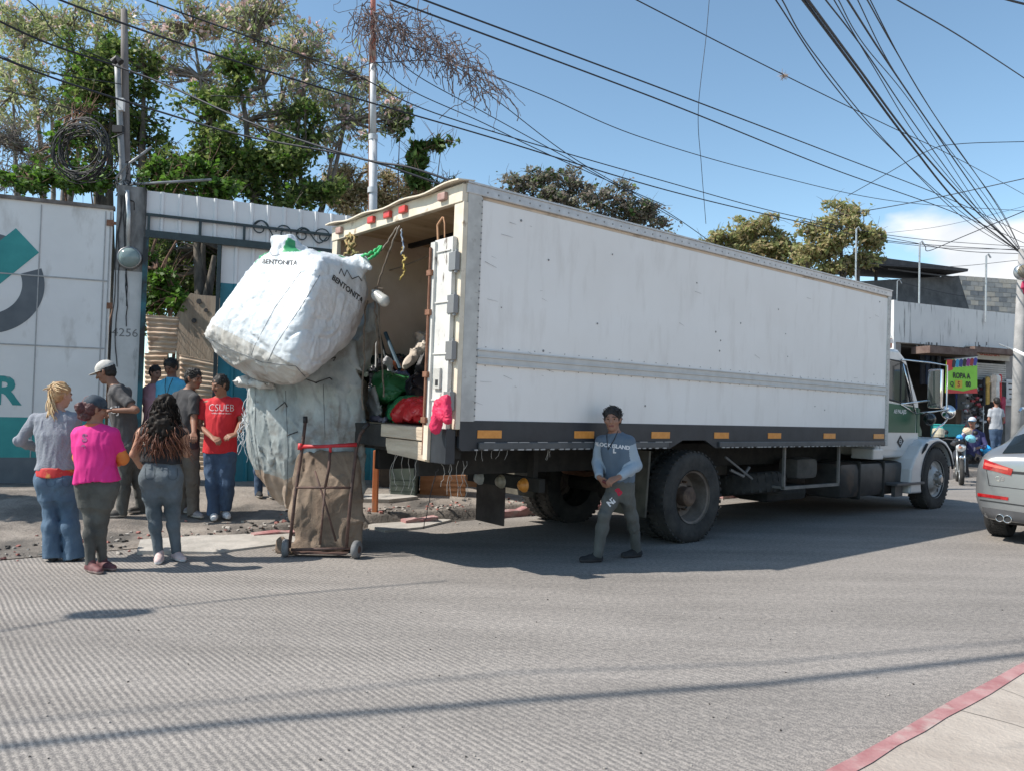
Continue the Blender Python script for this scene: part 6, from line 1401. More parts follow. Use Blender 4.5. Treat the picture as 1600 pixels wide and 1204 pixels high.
# ------------------------------------------------------------------ vegetation
def leafmesh(C, size, seed, asp=.5, droop=0.0):
    rg = np.random.default_rng(seed); n = len(C)
    d = rg.normal(size=(n, 3)); d[:, 2] = d[:, 2]*.7-droop; d /= np.linalg.norm(d, axis=1)[:, None]
    t = rg.normal(size=(n, 3)); t -= d*(t*d).sum(1)[:, None]; t /= np.linalg.norm(t, axis=1)[:, None]
    s = size*rg.uniform(.6, 1.35, n)[:, None]
    nn = np.cross(d, t)*s*.12
    V = np.stack([C-d*s, C-t*s*asp+nn, C+d*s, C+t*s*asp+nn], 1).reshape(-1, 3)
    return V, np.arange(4*n).reshape(n, 4)
def clump(spec, n, rg, sub=9, tight=.28, y=15.0):
    """spec: list of (u, v, ru, rv, dy, weight) blobs in photo pixels at distance y"""
    out = []; tw_ = sum(q[2]*q[3]*q[5] for q in spec)
    centres = []
    sp2 = []
    for u, v, ru, rv, dy, wt in spec:
        sp2.append((u, v, ru*.62, rv*.62, dy, wt*1.1))
        for q in range(6):
            a = rg.uniform(0, 6.28); k_ = rg.uniform(.25, .42); rr_ = rg.uniform(.5, .85); sp2.append((u+ru*rr_*math.cos(a), v+rv*rr_*math.sin(a), ru*k_*1.2, rv*k_, dy+rg.uniform(-.5, .5)*ru/FPX*y, wt*rg.uniform(.5, 1.2)))
    tw_ = sum(q[2]*q[3]*q[5] for q in sp2)
    for u, v, ru, rv, dy, wt in sp2:
        c = np.array(at(u, v, y+dy)[:]); sx = ru/FPX*(y+dy); sz = rv/FPX*(y+dy); sy = (sx+sz)/2*.8
        m = max(3, int(n*ru*rv*wt/tw_)); k = max(2, int(sub*math.sqrt(sx*sz)*1.4))
        d = rg.normal(size=(k, 3)); d /= np.linalg.norm(d, axis=1)[:, None]; rad = rg.uniform(.35, 1, (k, 1))**.6
        cs = c+d*rad*np.array([sx, sy, sz]); rs = rg.uniform(.25, .6, k)*min(sx, sz)+.10
        idx = rg.integers(0, k, m); p = rg.normal(size=(m, 3)); p *= (rg.random((m, 1))**.33)/np.linalg.norm(p, axis=1)[:, None]
        q_ = cs[idx]+p*rs[idx][:, None]*np.array([1.15, 1.15, .85]); mk_ = rg.random(m) < .22; q_[mk_] = c+rg.normal(size=(mk_.sum(), 3))*.52*np.array([sx, sy, sz]); out.append(q_); centres += [(x, c) for x in cs]
    return np.concatenate(out), centres
def tree(label, y, base, spec, n, size, mat, bark, trunk_r=.12, seed=1, sub=9, asp=.5, twigs=1.0, flowers=None, trunks=None, droop=.1, group='trees behind the fence and truck', name='leafy_tree', cat='tree', twr=1.0):
    rg = np.random.default_rng(seed); rr = random.Random(seed)
    C, cen = clump(spec, n, rg, sub, y=y)
    b = at(base[0], base[1], y) ; b.z = gz((b.x, b.y)) if base[1] is None or base[1] > 640 else b.z
    b0 = Vector((b.x, b.y, .2)); root = empty(name, b0, label=label, cat=cat, group=group)
    g = MB(); forks = []
    mains = trunks or [(u, v, dy) for u, v, ru, rv, dy, wt in spec][:6]
    for q in mains:
        e = at(q[0], q[1], y+(q[2] if len(q) > 2 else 0)); pts = []; nseg = 8; wob = Vector((rr.uniform(-.3, .3), rr.uniform(-.2, .2), 0))
        st_ = b0+Vector((rr.uniform(-.1, .1), rr.uniform(-.1, .1), 0))
        for k in range(nseg+1):
            t = k/nseg; p = st_.lerp(e, t)+wob*math.sin(t*3.14)+Vector((rr.uniform(-.05, .05), rr.uniform(-.05, .05), 0))*(0 < k < nseg)
            pts.append(p)
        g.tube([p-b0 for p in pts], [trunk_r*(1-.85*(k/nseg)) for k in range(nseg+1)], 8, cap=False); forks += pts[3:]
    g.build('trunk', bark, root, smooth=True)
    g = MB(); fk = np.array([f_[:] for f_ in forks])
    for x, c in cen:
        if rr.random() > twigs: continue
        i = int(np.argmin(np.linalg.norm(fk-x, axis=1)+.0)); a = Vector(fk[i]); e = Vector(x); m_ = a.lerp(e, .5)+Vector((rr.uniform(-1, 1), rr.uniform(-1, 1), rr.uniform(-.5, 1)))*.12*(e-a).length
        pts = [a, a.lerp(m_, .5), m_, m_.lerp(e, .6), e]; g.tube([p-b0 for p in pts], [q*twr for q in (.028, .022, .016, .010, .006)], 5, cap=False)
        for k in range(3):
            e2 = e+Vector((rr.gauss(0, .22), rr.gauss(0, .2), rr.gauss(.05, .22))); g.tube([p-b0 for p in (m_.lerp(e, .7), e.lerp(e2, .5)+Vector((0, 0, .03)), e2)], [q*twr for q in (.008, .006, .003)], 4, cap=False)
    if g.V: g.build('branch', bark, root, smooth=True)
    V, F = leafmesh(C, size, seed, asp, droop); mk('crown', V-np.array(b0), F, mat, root)
    if flowers:
        fm, fn, fs = flowers; k = rg.choice(len(C), fn, replace=False); Cf = C[k]+rg.normal(size=(fn, 3))*.05
        V, F = leafmesh(np.repeat(Cf, 4, 0)+rg.normal(size=(fn*4, 3))*fs*.6, fs, seed+1, .7); mk('blossom', V-np.array(b0), F, fm, root)
    return root
FD = foliage('leaf_dark', [(.04, .075, .02), (.07, .12, .03), (.12, .18, .045), (.19, .25, .07), (.28, .32, .10)], .45)
FM_ = foliage('leaf_mid', [(.03, .06, .012), (.05, .105, .02), (.08, .15, .03), (.12, .19, .05)])
FB = foliage('leaf_bright', [(.08, .17, .02), (.12, .25, .03), (.17, .32, .05)], .45)
FP = foliage('leaf_pale', [(.28, .36, .13), (.42, .47, .22), (.50, .45, .30), (.30, .42, .15)], .4)
FPK = foliage('petal_pink', [(.75, .50, .50), (.82, .66, .64), (.66, .46, .42)], .4)
FT = foliage('seed_tan', [(.50, .40, .25), (.62, .51, .34), (.36, .30, .16), (.18, .22, .09)], .3)
FG = foliage('leaf_greybrown', [(.16, .135, .11), (.26, .22, .19), (.13, .17, .08), (.34, .29, .25)], .4)
FO_ = foliage('leaf_olive', [(.26, .30, .11), (.36, .38, .16), (.48, .42, .22), (.50, .38, .22), (.20, .26, .09)], .5)
BK = M('tree_bark', (.05, .042, .035), (.15, .125, .10), 6, .95, bump=.6, bs=18, stretch=(2, 2, .5)); BKG = M('grey_bark', (.14, .12, .11), (.27, .24, .21), 7, .95, bump=.4, bs=18)
BKR = M('reddish_twig', (.13, .07, .045), (.22, .13, .09), 7, .95)
tree('dense dark green ivy-covered tree left behind the pole', 15.5, (190, 700), [(175, 130, 65, 75, 0, 1.2), (215, 210, 50, 70, .3, 1.3), (120, 100, 55, 55, 0, .7), (225, 110, 35, 60, 0, .9), (150, 230, 50, 50, 0, .8)], 8600, .056, FD, BK, .2, 1, sub=11, flowers=(FB, 320, .05))
tree('airy grey-green tree at the far left edge with sparse foliage', 17.0, (40, 700), [(45, 60, 65, 60, 0, .6), (20, 150, 50, 50, 0, .5), (110, 40, 50, 40, 0, .5), (80, 170, 40, 40, 0, .4), (160, 20, 60, 30, 0, .4)], 4600, .075, FP, BKG, .14, 2, sub=12, asp=.3, droop=.8, flowers=(FPK, 140, .04))
tree('dark bushy tree above the middle of the white fence', 15.0, (400, 700), [(400, 240, 75, 55, 0, 1.2), (470, 255, 55, 55, .3, 1.2), (330, 190, 50, 60, 0, 1.0), (350, 260, 60, 45, 0, 1.1), (290, 250, 55, 40, 0, 1.0), (370, 110, 35, 50, 0, .8), (480, 190, 40, 40, .3, .6), (420, 300, 70, 32, 0, 1), (500, 300, 45, 32, 0, 1), (300, 300, 65, 30, 0, 1)], 13500, .060, FD, BK, .2, 3, sub=10, flowers=(FB, 500, .05))
tree('tall airy pink-flowering tree above the fence with bare twigs', 16.2, (450, 700), [(300, 40, 80, 45, 0, .5), (400, 50, 80, 55, 0, .6), (480, 90, 70, 60, 0, .6), (560, 120, 50, 50, .3, .5), (440, 160, 70, 50, 0, .6), (540, 190, 50, 50, 0, .5), (350, 130, 60, 50, 0, .5), (610, 190, 30, 40, 0, .4), (255, 90, 40, 50, 0, .4), (410, 5, 60, 30, 0, .4)], 6200, .078, FP, BKG, .13, 4, sub=15, asp=.28, droop=.9, flowers=(FPK, 520, .055))
tree('bright green low bush behind the pole and coil', 13.2, (150, 700), [(60, 285, 55, 22, 0, 1), (140, 280, 45, 25, 0, 1), (250, 285, 45, 22, 0, .8), (330, 300, 50, 20, 0, .8), (95, 230, 35, 30, .4, .5), (290, 262, 45, 20, 0, 1), (125, 165, 22, 16, 1.5, .6)], 5200, .05, FM_, BKR, .06, 5, sub=12, flowers=(FB, 500, .05))
tree('bare brown thicket at the far left behind the gate', 14.2, (30, 700), [(20, 225, 45, 40, 0, .6), (60, 240, 40, 35, 0, .5), (30, 280, 45, 25, 0, .5)], 1300, .045, FG, BKG, .05, 6, sub=30, asp=.25, droop=.4, name='shrub', cat='shrub')
tree('tan seeding shrub beside the mast over the fence end', 17.5, (600, 700), [(555, 290, 45, 40, 0, 1), (600, 300, 50, 38, .2, 1.1), (540, 320, 40, 18, 0, .8), (640, 290, 30, 28, 0, .7), (650, 300, 30, 15, .2, .7)], 9500, .05, FT, BKR, .07, 7, sub=12, asp=.4, name='shrub', cat='shrub')
tree('slender green sapling just right of the mast', 16.4, (655, 700), [(655, 240, 20, 20, 0, 1), (690, 225, 17, 14, 0, .8), (650, 275, 22, 22, 0, .9), (625, 200, 24, 30, 0, .5), (700, 290, 16, 12, 0, .3)], 1700, .085, FM_, BKR, .045, 8, sub=9, asp=.45, droop=.9, name='sapling')
tree('grey-brown leafy tree right above the truck roof', 24, (900, 700), [(830, 290, 40, 30, 0, 1), (890, 290, 55, 32, 0, 1.1), (960, 310, 55, 30, 0, 1), (1010, 335, 35, 22, 0, 1), (860, 320, 60, 35, 0, .9), (940, 345, 60, 30, .4, 1), (1000, 350, 60, 25, .4, 1), (800, 300, 40, 30, 0, .7)], 9500, .070, FG, BK, .2, 9, sub=8, flowers=(FM_, 160, .07))
tree('olive-yellow tree over the truck front, lower one', 27, (1165, 700), [(1150, 362, 38, 26, 0, 1), (1190, 352, 38, 20, 0, .9), (1215, 378, 32, 28, 0, .9), (1120, 375, 25, 15, 0, .7), (1180, 395, 60, 25, 0, .9), (1130, 385, 40, 25, 0, .9), (1240, 395, 40, 35, 0, .9)], 6200, .095, FO_, BK, .18, 10, sub=7, asp=.45, droop=.5)
tree('olive-yellow tree over the truck front, taller and rightmost', 25, (1310, 700), [(1315, 335, 38, 25, 0, 1), (1345, 365, 38, 35, 0, 1), (1290, 370, 38, 32, 0, .9), (1325, 400, 45, 25, 0, .9), (1262, 365, 25, 25, 0, .6), (1290, 405, 50, 30, 0, 1), (1365, 395, 25, 30, 0, .7)], 6500, .088, FO_, BK, .18, 11, sub=7, asp=.45, droop=.5)
# inside the yard, seen through the door
tree('gnarled dark trunk with leaves seen through the open door', 14.6, (315, 700), [(250, 395, 30, 25, 0, 1), (270, 430, 30, 25, .8, .8), (310, 390, 35, 25, .9, .9), (325, 440, 25, 25, 1.2, .9), (350, 400, 40, 35, 1.2, .9)], 6000, .05, FD, BK, .30, 12, sub=12, trunks=[(318, 380, 0), (305, 340, .1), (335, 400, -.1)])
tree('reddish-stemmed green shrub growing behind the rusty sheet', 13.1, (245, 700), [(252, 440, 17, 14, 0, 1), (272, 465, 16, 14, 0, 1), (238, 470, 14, 20, 0, .5), (235, 410, 14, 14, .2, .5)], 1500, .055, FM_, BKR, .06, 13, sub=9, name='shrub', cat='shrub', trunks=[(262, 400, 0), (245, 420, 0), (272, 450, 0), (236, 440, .0)], flowers=(FB, 260, .05))
tree('dark hedge mass filling the yard behind the board', 17.0, (290, 700), [(250, 420, 60, 60, 0, 1), (330, 420, 60, 60, 0, 1), (290, 500, 70, 50, 0, 1), (420, 440, 60, 60, 0, .8)], 12000, .075, FD, BK, .12, 14, sub=12, name='hedge', cat='hedge')

# unseen tree added left of view to throw shade on the gate pavement
rgx = np.random.default_rng(77); b0 = Vector((-8.9, 8.0, .2)); stt = empty('added_shade_tree', b0, label='small street tree left of the gate, shading the pavement', cat='tree'); g = MB(); g.tube([Vector((0, 0, -.2)), Vector((.1, 0, 1.3)), Vector((.4, .1, 2.8))], [.12, .09, .05], 8); g.build('trunk', BK, stt, smooth=True)
Cx = rgx.normal(size=(5200, 3)); Cx /= np.linalg.norm(Cx, axis=1)[:, None]; Cx = Cx*(rgx.random((5200, 1))**.5)*np.array([1.25, .55, .9])+np.array([.3, 0, 2.9]); V, F = leafmesh(Cx, .07, 5); mk('crown', V, F, FD, stt)
# ------------------------------------------------------------------ poles, mast, wires
MPOLE = M('old_wood_pole', (.11, .10, .095), (.22, .20, .19), 5, .95, bump=.4, bs=18, stretch=(2, 2, .3)); MGALV = MATS['galvanised']
MGALV2 = M('dull_galvanised', (.2, .21, .215), (.3, .31, .32), 8, .6, metal=.3)
def pole(name, u0, v0, u1, v1, y, r0_, r1_, m, lb, cat, z0=None):
    a, b = at(u0, v0, y), at(u1, v1, y); b = b if z0 is None else a+(b-a)*((z0-a.z)/(b.z-a.z)); o = b.copy(); g = MB()
    n = 8; g.tube([(b.lerp(a, k/n))-o for k in range(n+1)], [r0_+(r1_-r0_)*k/n for k in range(n+1)], 12); ob = g.build(name, m, smooth=True); ob.location = o; return tag(ob, lb, cat)
yp = W1.p(pa0, 0).y+.35
pole('wooden_pole', 194, 16, 197, 300, yp, .10, .045, MPOLE, 'weathered square wooden post rising above the gate pillar', 'pole', .2)
wp2 = pole('steel_pipe', 183, 98, 193, 300, yp-.1, .045, .04, MGALV2, 'galvanised service pipe strapped to the wooden post', 'pipe', 3.9)
g = MB(); o = wp2.location
def q_(u, v, dy=0): return at(u, v, yp-.2+dy)-o
g.tube([q_(176, 98), q_(183, 92), q_(189, 98)], .05, 8); g.build('pipe_head', MBLK, wp2)
g = MB(); g.box(tuple(q_(184, 172)), tuple(q_(196, 156, .06))); g.build('white_label', WHT, wp2)
g = MB(); g.box(tuple(q_(175, 206)), tuple(q_(195, 199, .08))); g.build('clamp_box', MBLK, wp2)
g = MB(); g.tube([q_(184, 300), q_(182, 278), q_(196, 260), q_(237, 230)], .018, 6); g.tube([q_(197, 290), q_(212, 288), q_(330, 281)], .018, 6); g.build('service_arm', MGALV2, wp2, smooth=True)
# coil of cable
cc_ = at(131, 236, yp-.35); g = MB(); rr = random.Random(4)
for k in range(20):
    a, b = (rr.uniform(30, 47)/FPX*yp for _ in range(2)); ox, oz, oy = rr.uniform(-.05, .05), rr.uniform(-.06, .06), rr.uniform(-.08, .08); ph = rr.uniform(0, 6); tl = rr.uniform(-.15, .15)
    g.tube([Vector((ox+a*math.cos(ph+t), oy+tl*math.cos(t), oz+b*math.sin(ph+t))) for t in [i/34*6.45 for i in range(35)]], .0075, 5)
g.tube([Vector((.3, 0, .15)), Vector((.45, .05, .25)), Vector((.5, .1, .3))], .01, 5)
ob = g.build('cable_coil', MBLK, smooth=True); ob.location = cc_; tag(ob, 'big loose coil of black cable hung beside the wooden post', 'cable coil')
# tangle of cable on the pillar top
g = MB(); o = at(190, 305, yp-.3)
for k in range(12):
    p = Vector((rr.uniform(-.15, .15), 0, rr.uniform(-.1, .5))); pts = [p]
    for q in range(8): pts.append(pts[-1]+Vector((rr.uniform(-.06, .06), rr.uniform(-.03, .03), rr.uniform(-.14, .04))))
    g.tube(pts, .007, 5)
ob = g.build('cable_tangle', MBLK, smooth=True); ob.location = o; tag(ob, 'tangle of black service cables on the gate pillar top', 'cables')
# mast
ym = 14.0; o = at(583, 700, ym); o.z = .2; ma = empty('mast', o, label='tall thin mast, red above and pale grey below, wrapped in vines', cat='mast')
def mq(u, v, dy=0): return at(u, v, ym+dy)-o
g = MB(); g.tube([Vector((0, 0, 0)), mq(583, 330), mq(583, 215)], .075, 12); g.tube([mq(583, 215), mq(583, 100)], .058, 12); g.lathe([(.085, -.05), (.085, .05)], mq(583, 215), (0, 0, 1), 12); g.lathe([(.09, -.05), (.09, .05)], mq(582, 298), (0, 0, 1), 12); g.build('lower_tube', M('mast_grey', (.42, .44, .46), (.52, .54, .56), 6, .5), ma, smooth=True)
g = MB(); g.tube([mq(583, 100), mq(583, -160)], .048, 12); g.build('upper_tube', M('mast_red', (.5, .16, .12), (.6, .28, .22), 6, .7, stain=(.5, .42, .38), st_sc=3, st_lo=.58, st_hi=.66), ma, smooth=True)
g = MB(); g.tube([mq(576, 345), mq(577, 180), mq(578, 60)], .014, 6); g.build('cable', MRUST, ma)
# vine
vo = at(590, 60, ym-.1); g = MB(); rr = random.Random(21)
def vq(u, v, dy=0): return at(u, v, ym-.1+dy)-vo
for k in range(300):
    t = rr.random()**1.5; p = vq(570+200*t+rr.gauss(0, 12), 22+118*t+rr.gauss(0, 12)-20*math.sin(t*3), rr.gauss(0, .25)); dr = Vector((rr.gauss(.3 if t > .2 else 0, .6), rr.gauss(0, .3), rr.gauss(0, .4))); pts = [p]
    for q in range(rr.randint(6, 13)):
        dr = (dr*.75+Vector((rr.gauss(.04, .35), rr.gauss(0, .25), rr.gauss(-.24, .35)))); pts.append(pts[-1]+dr.normalized()*rr.uniform(.06, .12)*(1-.2*t))
    g.tube(pts, rr.uniform(.005, .010), 4, cap=False)
ob = g.build('dry_vine', M('dry_vine', (.11, .08, .075), (.2, .15, .14), 10, .95)); ob.location = vo; tag(ob, 'dry leafless vine hanging from the mast and its wires', 'vine')

MWIRE = M('wire_black', (.012, .014, .022), rough=.6)
def wire(lb, pts, r_, grp='overhead wires', bulge=0.0, name='overhead_wire', mat=None):
    """pts: (u, v, distance) along one cable; catmull-rom between"""
    P_ = [at(*q) for q in pts]; P_ = [P_[0]*2-P_[1]]+P_+[P_[-1]*2-P_[-2]]; out = []
    for i in range(1, len(P_)-2):
        for k in range(12):
            t = k/12; a, b, c, d = P_[i-1:i+3]; out.append(.5*((2*b)+(c-a)*t+(2*a-5*b+4*c-d)*t*t+(3*b-a-3*c+d)*t**3))
    out.append(P_[-2]); o = out[0].copy(); g = MB(); g.tube([p-o for p in out], r_, 6); ob = g.build(name, mat or MWIRE, smooth=True); ob.location = o; return tag(ob, lb, 'wire', grp)
W_ = wire
RX, RY = 1598, 398
W_('upper of the two thick parallel wires crossing mid sky', [(560, -40, 8), (662, 0, 8.6), (1040, 141, 12), (1300, 240, 17), (1485, 312, 23), (1600, 366, 30)], .012)
W_('lower of the two thick parallel wires crossing mid sky', [(560, -18, 8), (611, 0, 8.3), (1040, 160, 12), (1300, 264, 17), (1485, 330, 22), (1600, 380, 30)], .012)
W_('wire from the top left edge past the mast foot to the truck roof', [(60, -20, 9), (93, 0, 9.2), (300, 74, 10), (560, 155, 12), (760, 213, 14), (1040, 297, 18), (1240, 345, 22), (1400, 378, 26), (1600, 392, 30)], .013)
W_('wire above it, running from the top left through the flowering tree', [(180, -22, 9), (228, 0, 9.2), (400, 62, 10.5), (560, 120, 12), (700, 184, 13.5), (1040, 284, 17), (1240, 338, 21), (1420, 372, 26), (1600, 386, 31)], .010)
W_('thick wire from the left edge to the wooden post head', [(-40, 10, 9), (0, 34, 9.4), (80, 70, 10), (175, 101, 10.6)], .014)
W_('thick wire from the wooden post down to the truck roof', [(175, 101, 10.6), (260, 133, 10.5), (400, 195, 10), (560, 247, 9.5), (640, 262, 9.2), (720, 288, 9.0)], .014)
W_('lower left wire passing the post to the truck roof', [(-30, 75, 9.4), (0, 90, 9.6), (100, 128, 10), (250, 175, 10.4), (380, 212, 10.4), (560, 247, 10), (700, 292, 9.8)], .014)
W_('thin wire over the cable coil at the left', [(-20, 78, 9.6), (60, 110, 10), (190, 132, 10.5)], .007)
W_('thinnest wire sagging left of the cable coil', [(-20, 135, 9.8), (60, 155, 10), (110, 170, 10.3), (178, 190, 10.6)], .006)
W_('wire from the top left corner into the dark tree', [(20, -15, 9), (60, 15, 9.5), (95, 60, 11), (180, 100, 12)], .008)
W_('thin wire from the dark bush rising to the mast', [(330, 150, 13), (430, 148, 13.4), (583, 98, 13.9)], .008)
W_('stay wire from the mast head, steepest of three', [(585, 98, 14), (700, 100, 14.2), (780, 160, 15), (900, 250, 16), (1040, 330, 18), (1120, 385, 19)], .009, 'mast stay wires')
W_('stay wire from the mast head, middle of three', [(600, 55, 14), (640, 110, 14.3), (760, 178, 15), (900, 255, 16.4), (1060, 345, 18.5)], .009, 'mast stay wires')
W_('stay wire from the mast knee, lowest of three', [(585, 96, 14), (640, 140, 14.3), (750, 190, 15), (860, 243, 16), (1040, 322, 18)], .009, 'mast stay wires')
W_('thin wire from the vine tip across the sky to the right tree', [(600, 60, 14), (740, 108, 14.6), (850, 150, 15.5), (1000, 214, 18), (1200, 272, 22), (1400, 315, 27), (1600, 330, 34)], .010)
W_('nearly vertical thin wire hanging in front of the sky', [(1109, -10, 12), (1103, 60, 12), (1091, 175, 12), (1096, 260, 13), (1103, 350, 14)], .005)
W_('thin wire carrying a small dry plant tuft', [(960, -20, 8), (1000, 3, 8.4), (1224, 117, 10.5), (1380, 193, 13), (1500, 250, 17), (1620, 315, 24)], .007)
g = MB(); rr = random.Random(2)
for k in range(60): d = Vector((rr.gauss(0, 1), rr.gauss(0, 1), rr.gauss(0, 1))).normalized(); g.tube([Vector((0, 0, 0)), d*.03+Vector((rr.gauss(0, .01), 0, 0)), d*rr.uniform(.05, .09)], .002, 3)
ob = g.build('dry_tuft', M('tuft', (.3, .22, .17), (.4, .3, .22), 20, .9)); ob.location = at(1224, 118, 10.5); tag(ob, 'small dry plant tuft growing on a thin wire', 'tuft')
fan = [((1212, 0), (1300, 130), (1385, 225), (1500, 330), 8.6, .008, 'leftmost of the fan of wires toward the right pole'), ((1222, 0), (1275, 88), (1390, 228), (1510, 345), 8.7, .008, 'second wire of the fan, close to the leftmost'),
       ((1255, 0), (1330, 100), (1420, 222), (1510, 330), 8.4, .018, 'thick dark cable of the fan, left one of the pair'), ((1262, 0), (1340, 105), (1430, 225), (1520, 325), 8.4, .016, 'thick dark cable of the fan, right one of the pair'),
       ((1290, 0), (1355, 85), (1440, 210), (1530, 330), 8.8, .009, 'fan wire just right of the thick pair'), ((1303, 0), (1362, 100), (1440, 225), (1525, 325), 9.0, .007, 'thin fan wire crossing its neighbours, fifth from left'),
       ((1310, 0), (1350, 70), (1430, 170), (1535, 330), 9.2, .007, 'thin fan wire bowing right, near the middle'), ((1324, 0), (1385, 95), (1460, 205), (1540, 320), 9.0, .012, 'medium thick fan wire right of the middle'),
       ((1340, 0), (1390, 100), (1450, 190), (1545, 315), 9.3, .007, 'third fan wire counted from the right'), ((1355, 0), (1400, 80), (1460, 180), (1560, 325), 9.3, .009, 'second fan wire counted from the right'), ((1352, -15), (1420, 115), (1490, 225), (1565, 330), 9.5, .007, 'rightmost thin wire of the fan')]
for a, b, c, d, y0_, r_, lb in fan:
    e0 = (a[0]-(b[0]-a[0])*.35, a[1]-(b[1]-a[1])*.35)
    W_(lb, [(e0[0], e0[1], y0_-1.0), (*a, y0_), (*b, y0_+2.2), (*c, y0_+6), (*d, y0_+11), (RX, RY, 27)], r_, 'fan of wires at the right pole')
W_('lone wire in the upper right corner of the sky', [(1380, -15, 7), (1402, 0, 7.2), (1500, 57, 8.5), (1600, 122, 10.5), (1640, 150, 11.5)], .007)
W_('short thick wire cutting the top right corner', [(1540, -12, 6), (1575, 0, 6.2), (1640, 16, 6.6)], .010)
W_('wire rising from the right tree then bending level to the right edge', [(1325, 306, 24), (1380, 275, 22), (1450, 236, 20), (1500, 225, 20), (1620, 221, 20)], .010)
W_('wire rising straight from the right tree to the right edge', [(1340, 332, 24), (1450, 312, 22), (1620, 275, 20)], .012)
W_('curly-ended wire rising across the cloud', [(1442, 378, 24), (1446, 386, 24), (1452, 392, 24), (1500, 372, 23), (1620, 322, 20)], .012)
W_('faint level wire across the cloud', [(1380, 378, 26), (1480, 388, 26), (1600, 390, 27)], .009); W_('sagging wire over the grey facade', [(1250, 345, 24), (1400, 374, 25), (1500, 392, 25), (1598, 397, 26)], .010)
W_('thin wire low over the block wall', [(1360, 412, 24), (1480, 417, 25), (1600, 406, 26)], .008); W_('thin wire above the grey parapet', [(1370, 432, 24), (1500, 462, 25), (1598, 464, 26)], .006)
W_('faint wire running high above the cloud', [(1380, 365, 26), (1480, 352, 26), (1620, 318, 26)], .006)
# cables outside the picture whose shadows cross the road
def cable3(lb, P_, r_, grp=None):
    o = Vector(P_[0]); g = MB(); g.tube([Vector(p)-o for p in P_], r_, 8); ob = g.build('overhead_wire', MWIRE, smooth=True); ob.location = o; return tag(ob, lb, 'wire', grp)
ke = math.cos(SUNEL)/math.sin(SUNEL)
def above(u, v, z): q = gnd(u, v, 0); return q-Vector((SUND.x, SUND.y, 0))*ke*z+Vector((0, 0, z))
def shline(lb, px, z, r_):
    P_ = [above(u, v, z) for u, v in px]; P_ = [P_[0]*2.5-P_[1]*1.5]+P_+[P_[-1]*1.6-P_[-2]*.6]; cable3(lb, P_, r_, 'cables above the near road')
shline('thick cable bundle above the near road whose shadow crosses the grooves', [(0, 1166), (400, 1125), (800, 1095), (1200, 1067), (1600, 1022)], 8.5, .034)
shline('thin cable above the near road beside the bundle', [(0, 1130), (400, 1090), (800, 1050), (1200, 1035), (1600, 1000)], 9, .012)
shline('cable carrying the looped coil above the road', [(0, 985), (100, 968), (250, 948), (420, 930), (600, 915)], 6.2, .013)
co = above(172, 958, 6.0); g = MB(); rr = random.Random(8)
for k in range(12):
    a, b = rr.uniform(.10, .23), rr.uniform(.10, .23); oy = rr.uniform(-.05, .05)
    g.tube([Vector((a*math.cos(t), a*math.sin(t)*.35+oy, b*math.sin(t)*1.0)) for t in [i/30*6.4 for i in range(31)]], .012, 5)
ob = g.build('cable_coil', MBLK, smooth=True); ob.location = co; tag(ob, 'coil of cable hung on a wire above the road, seen by its shadow', 'cable coil')

# ------------------------------------------------------------------ shops on the right
W3 = Plane((at(1396, 600, 22).x, 22, 0), R_(24))
def s3(u, v): return W3.uv(u, v)
zt3 = s3(1398, 470)[1]; zb3 = s3(1480, 541)[1]
MFAC = M('stained_grey_render', (.60, .60, .60), (.68, .68, .67), .8, .85, stain=(.20, .20, .20), st_sc=2.6, st_lo=.56, st_hi=.72, st_stretch=(3.5, 3.5, .35))
shop = empty('shop_building', W3.p(0, 0), label='low grey rendered shop building with streaked parapet and roller shutter', cat='building'); SO = shop.location
g = MB(); W3.slab(g, 0, zb3, 9, zt3, 0, -.25); W3.slab(g, -.02, 3.0, .06, zt3+.02, .02, -8); g.build('parapet', MFAC, shop, origin=SO)
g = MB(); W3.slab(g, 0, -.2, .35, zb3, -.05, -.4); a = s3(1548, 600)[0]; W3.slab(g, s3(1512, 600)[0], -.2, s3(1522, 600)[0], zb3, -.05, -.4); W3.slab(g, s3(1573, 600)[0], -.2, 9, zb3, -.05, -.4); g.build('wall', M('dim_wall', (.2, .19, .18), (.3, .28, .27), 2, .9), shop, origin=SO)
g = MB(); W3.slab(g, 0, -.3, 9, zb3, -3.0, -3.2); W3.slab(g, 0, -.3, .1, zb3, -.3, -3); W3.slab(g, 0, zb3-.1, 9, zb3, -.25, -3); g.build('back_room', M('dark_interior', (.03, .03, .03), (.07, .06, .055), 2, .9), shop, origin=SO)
g = MB(); a0_, z1_ = s3(1524, 566); a1_ = s3(1573, 566)[0]; z0_ = s3(1548, 594)[1]
n = 8
for k in range(n): W3.slab(g, a0_, z0_+(z1_-z0_)*k/n, a1_, z0_+(z1_-z0_)*(k+.82)/n, -.02, -.06-.02*(k % 2))
W3.slab(g, a0_, z0_, a1_, z1_, -.085, -.1); g.build('roller_shutter', M('shutter_cream', (.36, .34, .31), (.45, .43, .4), 6, .6), shop, origin=SO)
g = MB(); b0_, y0z = s3(1508, 560); b1_, y1z = s3(1575, 546); W3.slab(g, b0_, y0z, b1_, y1z, .05, -.03); sg = g.build('sign_board', M('sign_cream', (.42, .40, .35), (.48, .46, .41), 6, .7), shop, origin=SO)
V, F = textmesh('POLLERIA', 1.0, bold=.03); hh = V[:, 1].max()-V[:, 1].min(); k = (s3(1540, 550)[1]-s3(1540, 557)[1])/hh; ca = s3(1541, 553)
mk('sign_letters', [tuple(W3.p(ca[0]+v[0]*k*1.35, ca[1]+v[1]*k, .056)-SO) for v in V], F, M('sign_red', (.35, .04, .03)), sg)
